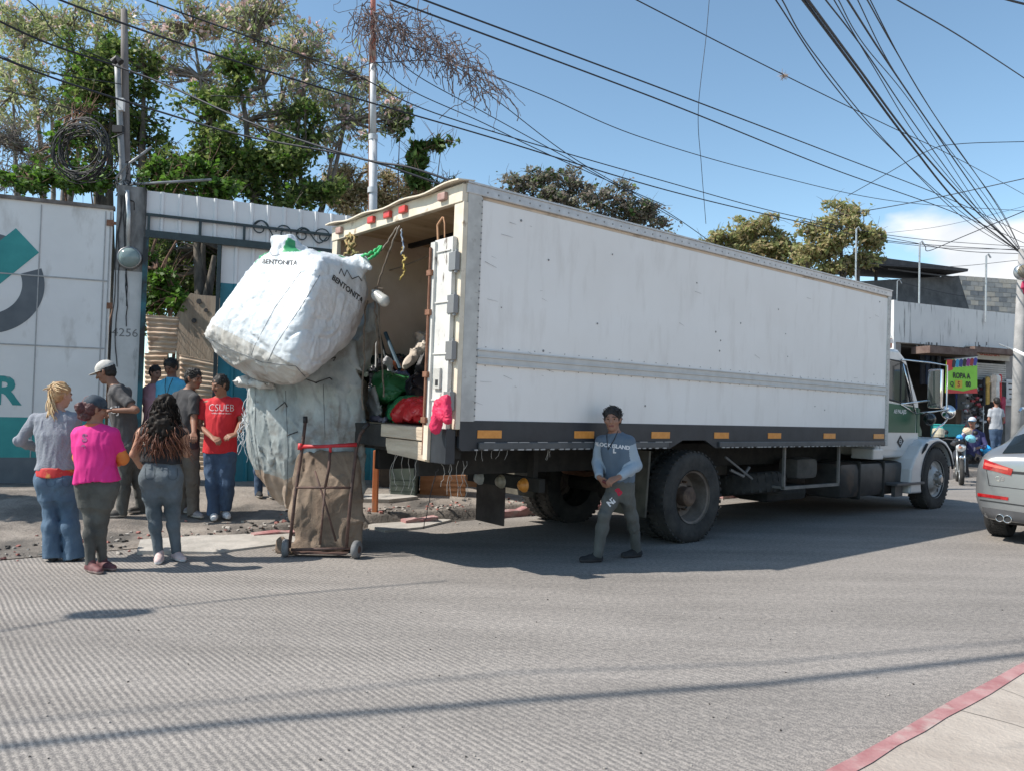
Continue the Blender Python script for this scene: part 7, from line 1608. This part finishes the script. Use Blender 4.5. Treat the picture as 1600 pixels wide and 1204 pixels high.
g = MB(); a_, b_ = s3(1424, 549), s3(1497, 549); W3.slab(g, a_[0], a_[1]-.08, b_[0], b_[1]+.02, .6, 0); W3.slab(g, s3(1506, 549)[0], s3(1506, 549)[1]-.04, s3(1576, 549)[0], s3(1576, 549)[1]+.02, .35, 0); g.build('awning', M('rusty_awning', (.10, .06, .05), (.18, .13, .11), 5, .8), shop, origin=SO)
g = MB(); r9 = random.Random(3)
for k in range(22):
    u = r9.choice((1432, 1438, 1441, 1446, 1451, 1456, 1462, 1521, 1524, 1530, 1539, 1490)); a, z = s3(u+r9.uniform(-2, 2), r9.uniform(537, 545)); W3.slab(g, a, z-r9.uniform(.02, .12), a+r9.uniform(.02, .07), z+.05, .001, .004)
g.build('peeled_paint_mark', M('peel_mark', (.12, .12, .12), (.2, .2, .2), 9, .9), shop, origin=SO)
# banner
bn = empty('price_banner', W3.p(s3(1500, 580)[0], 0, .7), label='green banner with black price lettering hung before the clothes shop', cat='banner'); BO = bn.location
W3b = Plane(W3.p(0, 0, .7), R_(24))
c_ = [W3b.uv(1477, 613), W3b.uv(1527, 613), W3b.uv(1527, 557), W3b.uv(1479, 562)]
g = MB(); g.mi(0); W3b.poly(g, c_, 0, -.01)
o = g.build('sheet', M('lime_green', (.20, .55, .03), (.25, .62, .05), 3, .5), bn, origin=BO)
g = MB(); g.mi(0); W3b.poly(g, [W3b.uv(1477, 614), W3b.uv(1527, 614), W3b.uv(1526, 606), W3b.uv(1505, 611), W3b.uv(1478, 607)], .004, .01); W3b.poly(g, [W3b.uv(1478, 581), W3b.uv(1488, 578), W3b.uv(1492, 562), W3b.uv(1479, 562)], .004, .01)
g.build('red_border', M('banner_red', (.55, .03, .03), rough=.5), bn, origin=BO)
g = MB(); W3b.poly(g, [W3b.uv(1491, 574), W3b.uv(1526, 571), W3b.uv(1527, 557), W3b.uv(1491, 561)], .003, .007); g.build('white_band', M('banner_white', (.55, .57, .56)), bn, origin=BO)
cl = [(.6, .03, .03), (.02, .02, .03), (.03, .3, .5), (.02, .05, .2), (.02, .02, .02), (.25, .03, .2), (.3, .03, .03), (.05, .05, .3)]
for k, c in enumerate(cl):
    u = 1484+k*5.6; v = 565-k*.5; g = MB(); W3b.poly(g, [W3b.uv(u-3, v+9), W3b.uv(u+1.5, v+10), W3b.uv(u+3.5, v), W3b.uv(u+1, v-3), W3b.uv(u-2, v-1)], .009+k*.0006, .012+k*.0006); g.build('printed_garment', M('garment_%d' % k, c, rough=.6), bn, origin=BO)
def btext(s_, u, v, hpx, m, sx=1.0, nm='lettering', bold=.03):
    V, F = textmesh(s_, 1.0, bold=bold); hh = V[:, 1].max()-V[:, 1].min(); k = (W3b.uv(u, v-hpx/2)[1]-W3b.uv(u, v+hpx/2)[1])/hh; c = W3b.uv(u, v); mid = (V[:, 1].max()+V[:, 1].min())/2
    mk(nm, [tuple(W3b.p(c[0]+p[0]*k*sx, c[1]+(p[1]-mid)*k, .013)-BO) for p in V], F, m, bn)
btext('ROPA A', 1502, 587, 9, MBLK, .95); btext('Q', 1487, 600, 9, MBLK); btext('00', 1512.5, 600, 9, MBLK)
g = MB(); W3b.poly(g, [W3b.uv(1492, 606), W3b.uv(1503, 606), W3b.uv(1503, 594), W3b.uv(1492, 594)], .005, .010); g.build('price_patch', M('price_yellow', (.6, .42, .05)), bn, origin=BO)
btext('5', 1497.5, 600, 9, M('price_red', (.4, .06, .03)), 1.1)
g = MB(); g.tube([W3b.p(*W3b.uv(1476, 562))-BO, W3b.p(*W3b.uv(1528, 556))-BO], .015, 6); g.build('rod', MBLK, bn)
# hanging clothes and goods in the shop
rr = random.Random(5)
gc = [('dark jacket hanging at the far left of the shop rail', 1442, 575, (.02, .02, .03)), ('dark blue jacket second on the shop rail', 1450, 575, (.02, .03, .06)), ('black jacket third on the shop rail', 1458, 575, (.015, .015, .02)), ('dark grey jacket beside the banner edge', 1467, 576, (.04, .04, .05)),
      ('black garment with mustard stripes under the shutter', 1543, 610, (.35, .22, .05)), ('black shirt hanging left of the striped garment', 1538, 612, (.015, .015, .02)), ('white shirt hanging under the shutter', 1556, 606, (.5, .48, .45)), ('beige shirt hanging beside the white one', 1552, 606, (.4, .33, .27)), ('red shirt hanging right of the white one', 1563, 606, (.45, .03, .03)), ('dark red shirt hanging at the right end under the shutter', 1567, 640, (.25, .02, .05)), ('blue trousers displayed low at the banner', 1496, 632, (.05, .07, .2)), ('grey garment displayed right of the blue trousers', 1512, 640, (.25, .25, .27))]
for lb, u, v, c in gc:
    off = .25 if u > 1530 else -.4; Wc = Plane(W3.p(0, 0, off), R_(24)); a, z = Wc.uv(u, v); w_ = .13 if u > 1530 else .16; h_ = .42 if u > 1530 else .5
    prof = [(-w_*.35, h_), (-w_, h_*.86), (-w_*1.15, h_*.35), (-w_*.75, h_*.4), (-w_*.8, -h_), (w_*.8, -h_*.95), (w_*.75, h_*.4), (w_*1.15, h_*.35), (w_, h_*.86), (w_*.35, h_), (0, h_*.92)]
    g = MB(); o = Wc.p(a, z); Wl = Plane(o, R_(24+rr.uniform(-30, 30))); g2 = MB(); Wl.poly(g2, prof, .03, -.03); ob = g2.build('hanging_garment', M('garment_%s' % lb[:14], c, tuple(min(1, x*1.6+.01) for x in c), 8, .85), origin=o); bvm = ob.modifiers.new('b', 'BEVEL'); bvm.width = .02; bvm.segments = 2
    tag(ob, lb, 'garment', 'garments on show at the shop')
rl_ = W3.p(s3(1524, 596)[0], s3(1524, 596)[1], .25); rr2_ = W3.p(s3(1573, 598)[0], s3(1573, 598)[1], .25); g = MB(); g.tube([Vector((0, 0, 0)), rr2_-rl_], .015, 6); g.tube([rr2_-rl_, rr2_-rl_+Vector((0, 0, -2.4))], .015, 6); g.tube([Vector((0, 0, 0)), Vector((0, 0, -2.4))], .015, 6)
ob = g.build('clothes_rail', MGALV); ob.location = rl_; tag(ob, 'metal clothes rail standing under the roller shutter', 'rail')
for lb, u, v, w_, h_, c, off in (('white notice sheet with dark text on the wall by the pole', 1580, 613, .22, .40, (.5, .5, .5), .05), ('smaller white notice below the first one', 1578, 628, .2, .1, (.45, .45, .45), .05), ('teal plastic crate on the shop floor', 1490, 672, .45, .18, (.02, .25, .25), .5), ('blue plastic tub by the pole foot', 1566, 715, .3, .25, (.03, .12, .25), .9), ('brown cardboard box inside the shop', 1505, 655, .3, .3, (.14, .09, .06), -.2)):
    Wc = Plane(W3.p(0, 0, off), R_(24)); a, z = Wc.uv(u, v); o = Wc.p(a, z-h_); g = MB(); th = .02 if 'notice' in lb else .4
    if th > .1: g.box((-w_, 0, 0), (w_, th, h_*2), bev=.03); g.box((-w_-.02, -.02, h_*2-.04), (w_+.02, th+.02, h_*2+.0), bev=.01)
    else: g.box((-w_, 0, 0), (w_, th, h_*2))
    ob = g.build('notice' if th < .1 else 'crate', M('shopgood_'+lb[:8].replace(' ', '_'), c, tuple(x*1.2 for x in c), 6, .7)); ob.location = o; ob.rotation_euler = (0, 0, R_(24)); tag(ob, lb, 'notice' if th < .1 else 'crate')
    if th < .1 and h_ > .2:
        g = MB()
        for q in range(4): g.box((-.14+.02*q, -.004, h_*2-.16-q*.15), (.15-.03*q, -.001, h_*2-.12-q*.15))
        g.build('notice_line', MBLK, ob)
# goods display: shoes / caps as many small items on a rack
g = MB(); o = W3.p(s3(1515, 640)[0], .4, .15)
for k in range(70): 
    p = Vector((rr.uniform(-.45, .45), rr.uniform(-.05, .1), rr.uniform(.3, 2.2))); g.mi(k % 4).box(p-Vector((.07, .04, .03)), p+Vector((.07, .04, .04)), rot=(0, rr.uniform(-.4, .4), rr.uniform(-.5, .5)), bev=.02)
ob = g.build('goods_rack', [MBLK, M('goods_white', (.4, .4, .42)), M('goods_grey', (.12, .12, .13)), M('goods_red', (.3, .05, .06))]); ob.location = o; ob.rotation_euler = (0, 0, R_(24)); tag(ob, 'rack crowded with small shoes and goods beside the shutter', 'goods', kind='stuff')
# customer (back view) at the shop
yc = 21.0
person('shopper in light grey top and blue jeans seen from behind at the shop', yc, dict(head=(1557, 627, 0), neck=(1556, 636), sha=(1548, 641), shb=(1565, 641), ela=(1545, 655), wra=(1548, 664, .2), elb=(1568, 655), wrb=(1565, 664, .2), hip=(1556, 668), hipa=(1552, 673), hipb=(1560, 673), kna=(1552, 696), knb=(1560, 696), ana=(1552, 716), anb=(1560, 716), toea=(1552, 718, .2), toeb=(1560, 718, .2)),
    (0, 1), (0, 1, 0), H=1.58, male=False, sk=(.2, .1, .07), shirt=(M('light_grey_top', (.33, .35, .38), rough=.85),), trousers=(JEAND,), shoes=(BLKC, SOLE), h=.014, sw=.17, hipw=.155, hairf=cap_hair(1.03, hh=.012))
# dark shed roof, block wall, antenna pipes behind
W4 = Plane((at(1366, 600, 26).x, 26, 0), R_(22)); g = MB(); MBLOCK = M('grey_block', (.075, .08, .085), (.13, .135, .14), 3, .9)
W4.poly(g, [W4.uv(1340, 700), W4.uv(1340, 440), W4.uv(1498, 431), W4.uv(1514, 482), W4.uv(1516, 700)], 0, -6); ob = g.build('block_shed', MBLOCK, origin=W4.p(0, 0)); tag(ob, 'dark grey block shed under a sheet roof behind the shop', 'shed')
g = MB(); W4.poly(g, [W4.uv(*q) for q in ((1330, 402), (1376, 409), (1493, 424), (1492, 428), (1440, 424), (1376, 420), (1330, 417))], .5, -1.5)
for u in (1380, 1478): a, z = W4.uv(u, 424); W4.slab(g, a, z-1.2, a+.08, z+.1, -.3, -.38)
W4.slab(g, W4.uv(1376, 424)[0], W4.uv(1376, 424)[1], W4.uv(1480, 424)[0], W4.uv(1376, 424)[1]+.05, .3, .25); g.build('sheet_roof', M('dark_sheet_roof', (.03, .032, .036), (.06, .06, .065), 4, .6), ob, origin=ob.location)
W5 = Plane((at(1497, 600, 32).x, 32, 0), R_(12)); g = MB(); g.mi(0); W5.slab(g, 0, 0, 14, W5.uv(1500, 431)[1], -.02, -.3); z = W5.uv(1500, 431)[1]; r5 = random.Random(6); row = 0
while z > 5.0:
    a = -.2*(row % 2)
    while a < 9:
        g.mi(1+r5.choice((0, 0, 1, 1, 2, 3) if row else (3, 3, 0))); W5.slab(g, max(0, a), z-.185, a+.385, z, .0+r5.uniform(0, .006), -.02); a += .4
    z -= .2; row += 1
ob = g.build('block_wall', [M('mortar', (.35, .33, .3)), M('block_grey_light', (.38, .36, .33), (.5, .47, .43), 5, .9), M('block_grey', (.30, .30, .29), (.38, .37, .35), 5, .9), M('block_dark', (.22, .22, .22), (.3, .3, .3), 5, .9), M('block_cream', (.52, .46, .38), (.6, .54, .46), 5, .9)], origin=W5.p(0, 0)); tag(ob, 'sunlit concrete block wall above the grey parapet', 'wall')
for u, v0, v1, lb in ((1437, 380, 472, 'left thin steel pipe with bent head on the shop roof'), (1541, 400, 480, 'right thin steel pipe with bent head on the shop roof'), (1338, 358, 430, 'short thin pipe standing in the olive tree'), (1402, 440, 470, 'shortest rusty rebar at the parapet corner')):
    a, b = at(u, v0, 23.5), at(u-1, v1, 23.5); b.z = min(b.z, 4.5); g = MB(); g.tube([Vector((0, 0, 0)), a-b, a-b+Vector((.06, 0, .06)), a-b+Vector((.14, 0, -.06))], .028 if 'rebar' not in lb else .012, 8); ob = g.build('roof_pipe', MGALV); ob.location = b; tag(ob, lb, 'pipe', 'pipes on the roofs')
# utility pole at right with meter lamp and tube light
up_ = empty('utility_pole', Vector((at(1588, 700, 19.5).x, 19.5, 0)), label='leaning concrete utility pole at the right edge', cat='pole'); UO = up_.location
g = MB(); pts = [at(1589, 712, 19.5)-UO, at(1592, 560, 19.5)-UO, at(1598, 390, 19.5)-UO]; pts[0].z = -.1; g.tube(pts, [.165, .13, .09], 14); g.build('shaft', M('pole_concrete', (.24, .235, .23), (.36, .35, .34), 3, .9, stain=(.35, .12, .12), st_sc=1.4, st_lo=.66, st_hi=.72), up_, smooth=True)
mt = empty('street_meter', at(1599, 425, 19.1), label='round glass meter with amber dial on the utility pole', cat='meter')
g = MB(); g.lathe([(.0, .1), (.19, .1), (.2, 0), (.17, -.04)], (0, 0, 0), (0, 1, 0), 24); g.build('meter_case', MGALV, mt, smooth=True); g = MB(); g.lathe([(.17, -.03), (.12, -.10), (0, -.12)], (0, 0, 0), (0, 1, 0), 24); g.build('meter_glass', M('amber_glass', (.25, .2, .12), (.12, .12, .12), 4, .1), mt, smooth=True)
g = MB(); g.tube([Vector((.02, 0, -.25)), Vector((-.03, -.02, -.4)), Vector((.05, 0, -.55)), Vector((.0, 0, -.3))], .05, 6); g.build('red_ribbon', M('ribbon_red', (.35, .02, .07)), mt)
p_, q2 = at(1585, 547, 18.5), at(1612, 560, 18.0); g = MB(); g.tube([Vector((0, 0, 0)), q2-p_], .04, 8); ob = g.build('tube_lamp', M('tube_white', (.75, .75, .75), rough=.3)); ob.location = p_; tag(ob, 'white tube lamp on an arm beside the utility pole', 'lamp')
g = MB(); g.tube([at(1562, 538, 21)-p_, Vector((0, 0, 0))], .02, 6); g.build('arm', MGALV, ob)
# closing buildings down the street so the horizon is never empty
g = MB()
# ------------------------------------------------------------------ silver SUV seen from behind its left corner
MSUV = M('silver_paint', (.33, .335, .34), (.36, .365, .37), 2, .3, metal=.7, coat=.5)
suv = empty('parked_suv', (0, 0, 0), label='silver suv with red tail lamps driving away at the right edge', cat='car')
sc0 = Vector((5.60, 9.45, 0)); syaw = R_(44); suv.location = (sc0.x, sc0.y, 0); suv.rotation_euler = (0, 0, syaw)
# local: X forward, Y left (0 = left flank .. -1.83 right)
def sx(u, v, X):       # pixel -> local on plane X
    M_ = Matrix.Rotation(syaw, 3, 'Z').transposed(); d = M_ @ ray(u, v); o = M_ @ (CAM-Vector((sc0.x, sc0.y, 0))); t = (X-o.x)/d.x; return o+d*t
W = 1.83
stn = [  # x, zlow, half widths at (low, bumper, shoulder, belt, roof), z of shoulder/belt/roof
 (-.02, .36, (.74, .84, .82, .60, .0), (.52, .80, .98, 1.0)),
 (.015, .24, (.80, .885, .865, .70, .10), (.52, .90, 1.03, 1.05)),
 (.14, .26, (.84, .905, .88, .76, .40), (.55, .93, 1.10, 1.14)),
 (.36, .25, (.87, .915, .90, .72, .48), (.55, .95, 1.12, 1.26)),
 (.70, .25, (.88, .915, .905, .70, .52), (.55, .96, 1.08, 1.46)),
 (1.1, .25, (.88, .915, .905, .74, .56), (.55, .96, 1.06, 1.56)),
 (2.0, .25, (.88, .915, .905, .78, .60), (.55, .96, 1.04, 1.59)),
 (2.8, .25, (.88, .915, .905, .76, .52), (.55, .95, 1.02, 1.50)),
 (3.35, .25, (.88, .91, .89, .72, .45), (.55, .93, .99, 1.05)),
 (4.1, .28, (.84, .88, .82, .62, .30), (.52, .82, .92, .95)),
 (4.38, .35, (.70, .74, .66, .5, .2), (.50, .70, .78, .80))]
V = []; ring = []
for x, zl, hw, zz in stn:
    prof = [(0, zl), (hw[0]*.9, zl), (hw[0], zl+.05), (hw[1], zz[0]), (hw[2]+.004, (zz[0]+zz[1])/2), (hw[2], zz[1]), (hw[3]+(hw[2]-hw[3])*.35, zz[2]), (hw[3]*.5+hw[4]*.5+.03, (zz[2]+zz[3])/2), (hw[4], zz[3]-.01), (hw[4]*.5, zz[3]+.02), (0, zz[3]+.025)]
    full = [(-y, z) for y, z in prof]+[(y, z) for y, z in prof[-2:0:-1]]; ring.append(len(full)); V += [(x, y-W/2, z) for y, z in full]
n = ring[0]; F = [(j*n+k, j*n+(k+1) % n, (j+1)*n+(k+1) % n, (j+1)*n+k) for j in range(len(stn)-1) for k in range(n)]+[list(range(n))[::-1], [(len(stn)-1)*n+k for k in range(n)]]
bd = MB().add(V, F).build('body', MSUV, suv, smooth=True); ss = bd.modifiers.new('s', 'SUBSURF'); ss.levels = ss.render_levels = 2
bpy.context.view_layer.update(); dg = bpy.context.evaluated_depsgraph_get(); ev = bd.evaluated_get(dg); me_ = ev.to_mesh(); bvs = BVHTree.FromPolygons([v.co.copy() for v in me_.vertices], [list(p.vertices) for p in me_.polygons])
Ms = Matrix.Rotation(syaw, 3, 'Z').transposed(); Cl = Ms @ (CAM-suv.location)
def patch(name, px, m, off=.006, nu=16, nv=5, par=None):
    """quad in pixels (tl, tr, br, bl) laid on the car body as its own curved shell"""
    tl, tr, br, bl = [Vector((q[0], q[1], 0)) for q in px]; V = []; ok = True
    for j in range(nv+1):
        for i in range(nu+1):
            q = tl.lerp(tr, i/nu).lerp(bl.lerp(br, i/nu), j/nv); d = (Ms @ ray(q.x, q.y)).normalized(); h = bvs.ray_cast(Cl, d)
            if h[0] is None:
                t_ = -Cl.dot(Vector((1, 0, 0)))/d.x; nr = bvs.find_nearest(Cl+d*(t_+.1)); p = nr[0]+(nr[1] if nr[1].dot(d) < .2 else -nr[1])*off
            else: p = h[0]+(h[1] if h[1].dot(d) < 0 else -h[1])*off
            if p is None: return None
            V.append(p)
    F = [(j*(nu+1)+i, j*(nu+1)+i+1, (j+1)*(nu+1)+i+1, (j+1)*(nu+1)+i) for j in range(nv) for i in range(nu)]
    return MB().add(V, F).build(name, m, par or suv, smooth=True, fixn=False)
MTL = M('tail_lamp_red', (.28, .004, .008), (.42, .02, .02), 25, .12, spec=.8)
tl_ = patch('tail_lamp', [(1539, 717), (1583, 732), (1580, 742), (1536, 731)], MTL, .010)
patch('lamp_rim', [(1540, 722), (1576, 731), (1575, 734), (1539, 726)], M('lamp_bright', (.8, .15, .12), rough=.1), .014, 12, 2, tl_)
patch('rear_reflector', [(1528, 769), (1576, 776), (1575, 781), (1528, 774)], MTL, .008)
patch('rear_window', [(1586, 682), (1640, 664), (1650, 706), (1566, 708)], MGLASS, .006)
patch('plate_recess', [(1580, 735), (1660, 742), (1660, 746), (1578, 739)], MBLK, .005)
patch('lower_bumper', [(1528, 790), (1640, 806), (1640, 822), (1530, 806)], M('bumper_grey', (.06, .06, .063), (.085, .085, .09), 5, .6), .004)
patch('bumper_line', [(1531, 779), (1640, 794), (1640, 796), (1531, 781)], MBLK, .004, 16, 1)
patch('shut_line', [(1541, 733), (1545, 757), (1546, 757), (1542, 733)], MBLK, .003, 1, 6)
patch('shut_line', [(1545, 757), (1640, 768), (1640, 769), (1545, 758)], MBLK, .003, 16, 1)
g = MB()
for u, v in ((1563, 808), (1575, 810)):
    d = (Ms @ ray(u, v)).normalized(); h = bvs.ray_cast(Cl, d); c = h[0] if h[0] is not None else sx(u, v, 0)
    g.lathe([(.046, .08), (.046, -.03), (.040, -.035), (.036, -.03), (.036, .08)], c, (1, 0, 0), 24)
g.build('exhaust_pipe', MCHR, suv, smooth=True); 
g = MB()
for u, v in ((1563, 808), (1575, 810)):
    d = (Ms @ ray(u, v)).normalized(); h = bvs.ray_cast(Cl, d); c = h[0] if h[0] is not None else sx(u, v, 0); g.lathe([(.036, -.02), (0, -.02)], c, (1, 0, 0), 18)
g.build('exhaust_bore', MBLK, suv)
# badge lettering, plain letter and digit as in the photo
V, F = textmesh('Q3', .075, bold=.002); W_2 = []
c0_ = sx(1562, 747, 0); d = (Ms @ ray(1562, 747)).normalized(); h = bvs.ray_cast(Cl, d); nn = h[1] if h[0] is not None else Vector((-1, 0, 0)); cc0 = h[0] if h[0] is not None else c0_
rt = Vector((0, 0, 1)).cross(nn).normalized(); upv = nn.cross(rt)
W_2 = []
for v in V:
    p = cc0+rt*v[0]+upv*v[1]+nn*.2; hh_ = bvs.ray_cast(p, -nn); W_2.append((hh_[0] if hh_[0] is not None else p-nn*.2)+nn*.005)
mk('badge', [tuple(x) for x in W_2], F, MCHR, suv)
for x, y in ((.78, -.02), (.78, -W+.24), (3.4, -.02), (3.4, -W+.24)):
    w = empty('wheel', (x, y, .345)); w.parent = suv
    g = MB(); pr = [(.23, .0), (.24, .01), (.31, .012), (.335, -.005), (.345, -.03), (.345, -.20), (.335, -.225), (.30, -.235), (.22, -.22)]; g.lathe(pr, (0, 0, 0), (0, 1, 0), 44); t = g.build('tyre', M('car_tyre', (.02, .02, .021), (.04, .04, .04), 8, .8), w, auto=40)
    g = MB()
    for k in range(50):
        a = 2*math.pi*k/50; c, s = math.cos(a), math.sin(a); M_ = Matrix(((c, 0, s), (0, 1, 0), (-s, 0, c)))
        for y0_, y1_ in ((-.06, -.03), (-.11, -.075), (-.155, -.12), (-.2, -.17)):
            vs = [M_ @ Vector((xx, yy, zz)) for xx in (-.014, .014) for yy in (y0_, y1_) for zz in (.335, .350)]; g.add(vs, [(0, 1, 3, 2), (4, 6, 7, 5), (0, 4, 5, 1), (2, 3, 7, 6), (0, 2, 6, 4), (1, 5, 7, 3)])
    g.build('tread', MATS['car_tyre'], t)
    g = MB(); g.lathe([(.235, 0), (.22, -.02), (.20, -.05), (.0, -.06)], (0, 0, 0), (0, 1, 0), 30)
    for k in range(5): a = k*2*math.pi/5; g.tube([Vector((.04*math.cos(a), -.01, .04*math.sin(a))), Vector((.21*math.cos(a), -.005, .21*math.sin(a)))], .022, 6)
    g.build('rim', M('alloy', (.45, .45, .46), rough=.3, metal=.8), w)
g = MB(); g.box((.3, -W+.15, .2), (4.0, -.15, .32), bev=.03); g.build('underbody', MBLK, suv)
for y in (-.30, -W+.30): g = MB(); g.tube([(.9, y, 1.575), (1.0, y, 1.62), (2.3, y, 1.635), (2.7, y, 1.56)], .015, 6); g.build('roof_rail', MCHR, suv)

# ------------------------------------------------------------------ motorcycle and rider, child-sized bundles held in front
ymb = 18.0
def mm(u, v, dy=0): return at(u, v, ymb+dy)
mo_ = gnd(1502, 757); ymb = mo_.y; moto = empty('motorcycle', (mm(1510, 755).x, ymb, 0), label='dark motorcycle with round headlamp facing the camera', cat='motorcycle'); MO = moto.location
hd_ = Vector((-.45, -.89, 0)); sd3 = Vector((-hd_.y, hd_.x, 0))   # heading
F0 = mm(1502, 757); F0.z = .30; B0 = F0-hd_*1.25
def mwh(c, nm):
    w = empty('wheel', c-MO); w.parent = moto; g = MB(); g.lathe([(.25, -.035), (.28, -.05), (.305, -.03), (.31, 0), (.305, .03), (.28, .05), (.25, .035)], (0, 0, 0), sd3, 32); g.build('tyre', MTY, w, smooth=True)
    g = MB(); g.lathe([(.252, -.03), (.235, 0), (.252, .03)], (0, 0, 0), sd3, 28); g.lathe([(.04, -.06), (.04, .06)], (0, 0, 0), sd3, 12, cap=True)
    for k in range(6): a = k*math.pi/3; e = hd_*math.cos(a)+Vector((0, 0, math.sin(a))); g.tube([e*.03, e*.24], .014, 5)
    g.build('rim', MGALV, w)
mwh(F0, 'f'); mwh(B0, 'b')
hb = F0-hd_*.30+Vector((0, 0, .72)); up1 = Vector((0, 0, 1))
g = MB()
for q in (-1, 1): g.tube([F0+sd3*q*.07-MO, F0-hd_*.22+sd3*q*.08+up1*.55-MO], .02, 8)
g.build('fork', MGALV, moto, smooth=True)
g = MB(); g.tube([hb+sd3*.36-hd_*.10-MO, hb+sd3*.30+up1*.02-MO, hb+sd3*.08-MO, hb-sd3*.08-MO, hb-sd3*.30+up1*.02-MO, hb-sd3*.36-hd_*.10-MO], .014, 8); g.build('handlebar', MBLK, moto, smooth=True)
g = MB(); hc = F0-hd_*.12+up1*.56; g.lathe([(0, .07), (.07, .065), (.10, .03), (.105, 0), (.08, -.08), (0, -.12)], hc-MO, hd_, 24); g.build('headlamp', M('lamp_glass', (.6, .62, .62), (.8, .8, .8), 30, .08, metal=.5), moto, smooth=True)
g = MB(); Rq = [hc+up1*.05, hc+up1*.16-hd_*.06, hc+up1*.24-hd_*.14]; g.tube([p-MO for p in Rq], [.12, .11, .05], 10); g.build('cowl', M('cowl_black', (.015, .015, .018), rough=.2), moto, smooth=True)
sdfobj('tank', [ell(hb-hd_*.32-up1*.06, (.14, .2, .12), k=.05), ell(hb-hd_*.75-up1*.10, (.13, .28, .07), k=.06), cap(hb-hd_*.6-up1*.35, hb-hd_*.5-up1*.42, .13, .12, .06), cap(hb-hd_*.2-up1*.2, B0+up1*.1, .05, .05, .05)], .014, [M('moto_black', (.02, .02, .025), (.05, .05, .06), 6, .35)], moto, None, tuple(MO))
g = MB(); g.tube([hb-hd_*.3-up1*.5+sd3*.12-MO, hb-hd_*.7-up1*.55+sd3*.14-MO, B0+sd3*.15+up1*.02-MO], .035, 8); g.tube([F0+up1*.33+hd_*.12-MO, F0+up1*.34-hd_*.1-MO], .05, 8); g.build('exhaust', MCHR, moto, smooth=True)
g = MB(); 
for q in (-1, 1): g.tube([hb+sd3*q*.24-MO, hb+sd3*q*.30+up1*.16-MO], .008, 5); g.lathe([(0, .02), (.05, .015), (.055, 0), (0, -.01)], hb+sd3*q*.30+up1*.18-MO, -hd_, 14)
g.build('mirror', MBLK, moto, smooth=True)
rid = person('motorcycle rider in blue and white cap and dark jacket', ymb+.55, dict(head=(1519, 659, -.05), neck=(1520, 670), sha=(1507, 678), shb=(1535, 678), ela=(1499, 695, -.15), wra=(1500, 697, -.5), elb=(1541, 697, -.15), wrb=(1530, 698, -.5), hip=(1520, 712), hipa=(1514, 714), hipb=(1527, 714), kna=(1508, 716, -.42), knb=(1535, 718, -.42), ana=(1511, 742, -.35), anb=(1532, 744, -.3), toea=(1509, 746, -.5), toeb=(1532, 748, -.5)),
    (-.4, -.9), (-.75, -.6, 0), H=1.62, sk=(.24, .12, .08), shirt=(M('navy_white_jacket', (.03, .03, .10), (.35, .35, .4), 5, .8, lo=.55, hi=.6), .01), sleeve='long', trousers=(BLKC,), shoes=(BLKC, SOLE), h=.012, floorz=0.15, sw=.2, hipw=.15, name='person',
    hairf=both(cap_hair(.98, hh=.012), baseball(M('white_cap', (.5, .52, .55)), .08, M('blue_brim', (.05, .3, .55)))))
for lb, u, v, r_, c, dy in (('round pale blue bundle on the motorcycle, in front of the rider', 1516, 684, .10, (.16, .42, .5), -.05), ('light beige hat on the small passenger before the rider', 1511, 672, .09, (.55, .42, .3), -.02), ('bright blue bag hanging at the motorcycle side', 1541, 701, .12, (.02, .28, .6), .35), ('small blue cloth over the motorcycle handlebar', 1499, 682, .06, (.03, .25, .55), -.1)):
    p = np.array(mm(u, v, dy)[:]); ob = sdfobj('bundle', [ell(p, (r_, r_*.9, r_*.85)), ell(p+(r_*.4, 0, -r_*.5), (r_*.7, r_*.6, r_*.5), k=.04)], .012, [M('bundle_'+lb[:10].replace(' ', '_'), c, tuple(min(1, x*1.3) for x in c), 8, .7)], None, wrinkle(.01, 10, 2), tuple(p)); tag(ob, lb, 'bundle', 'bundles on the motorcycle')
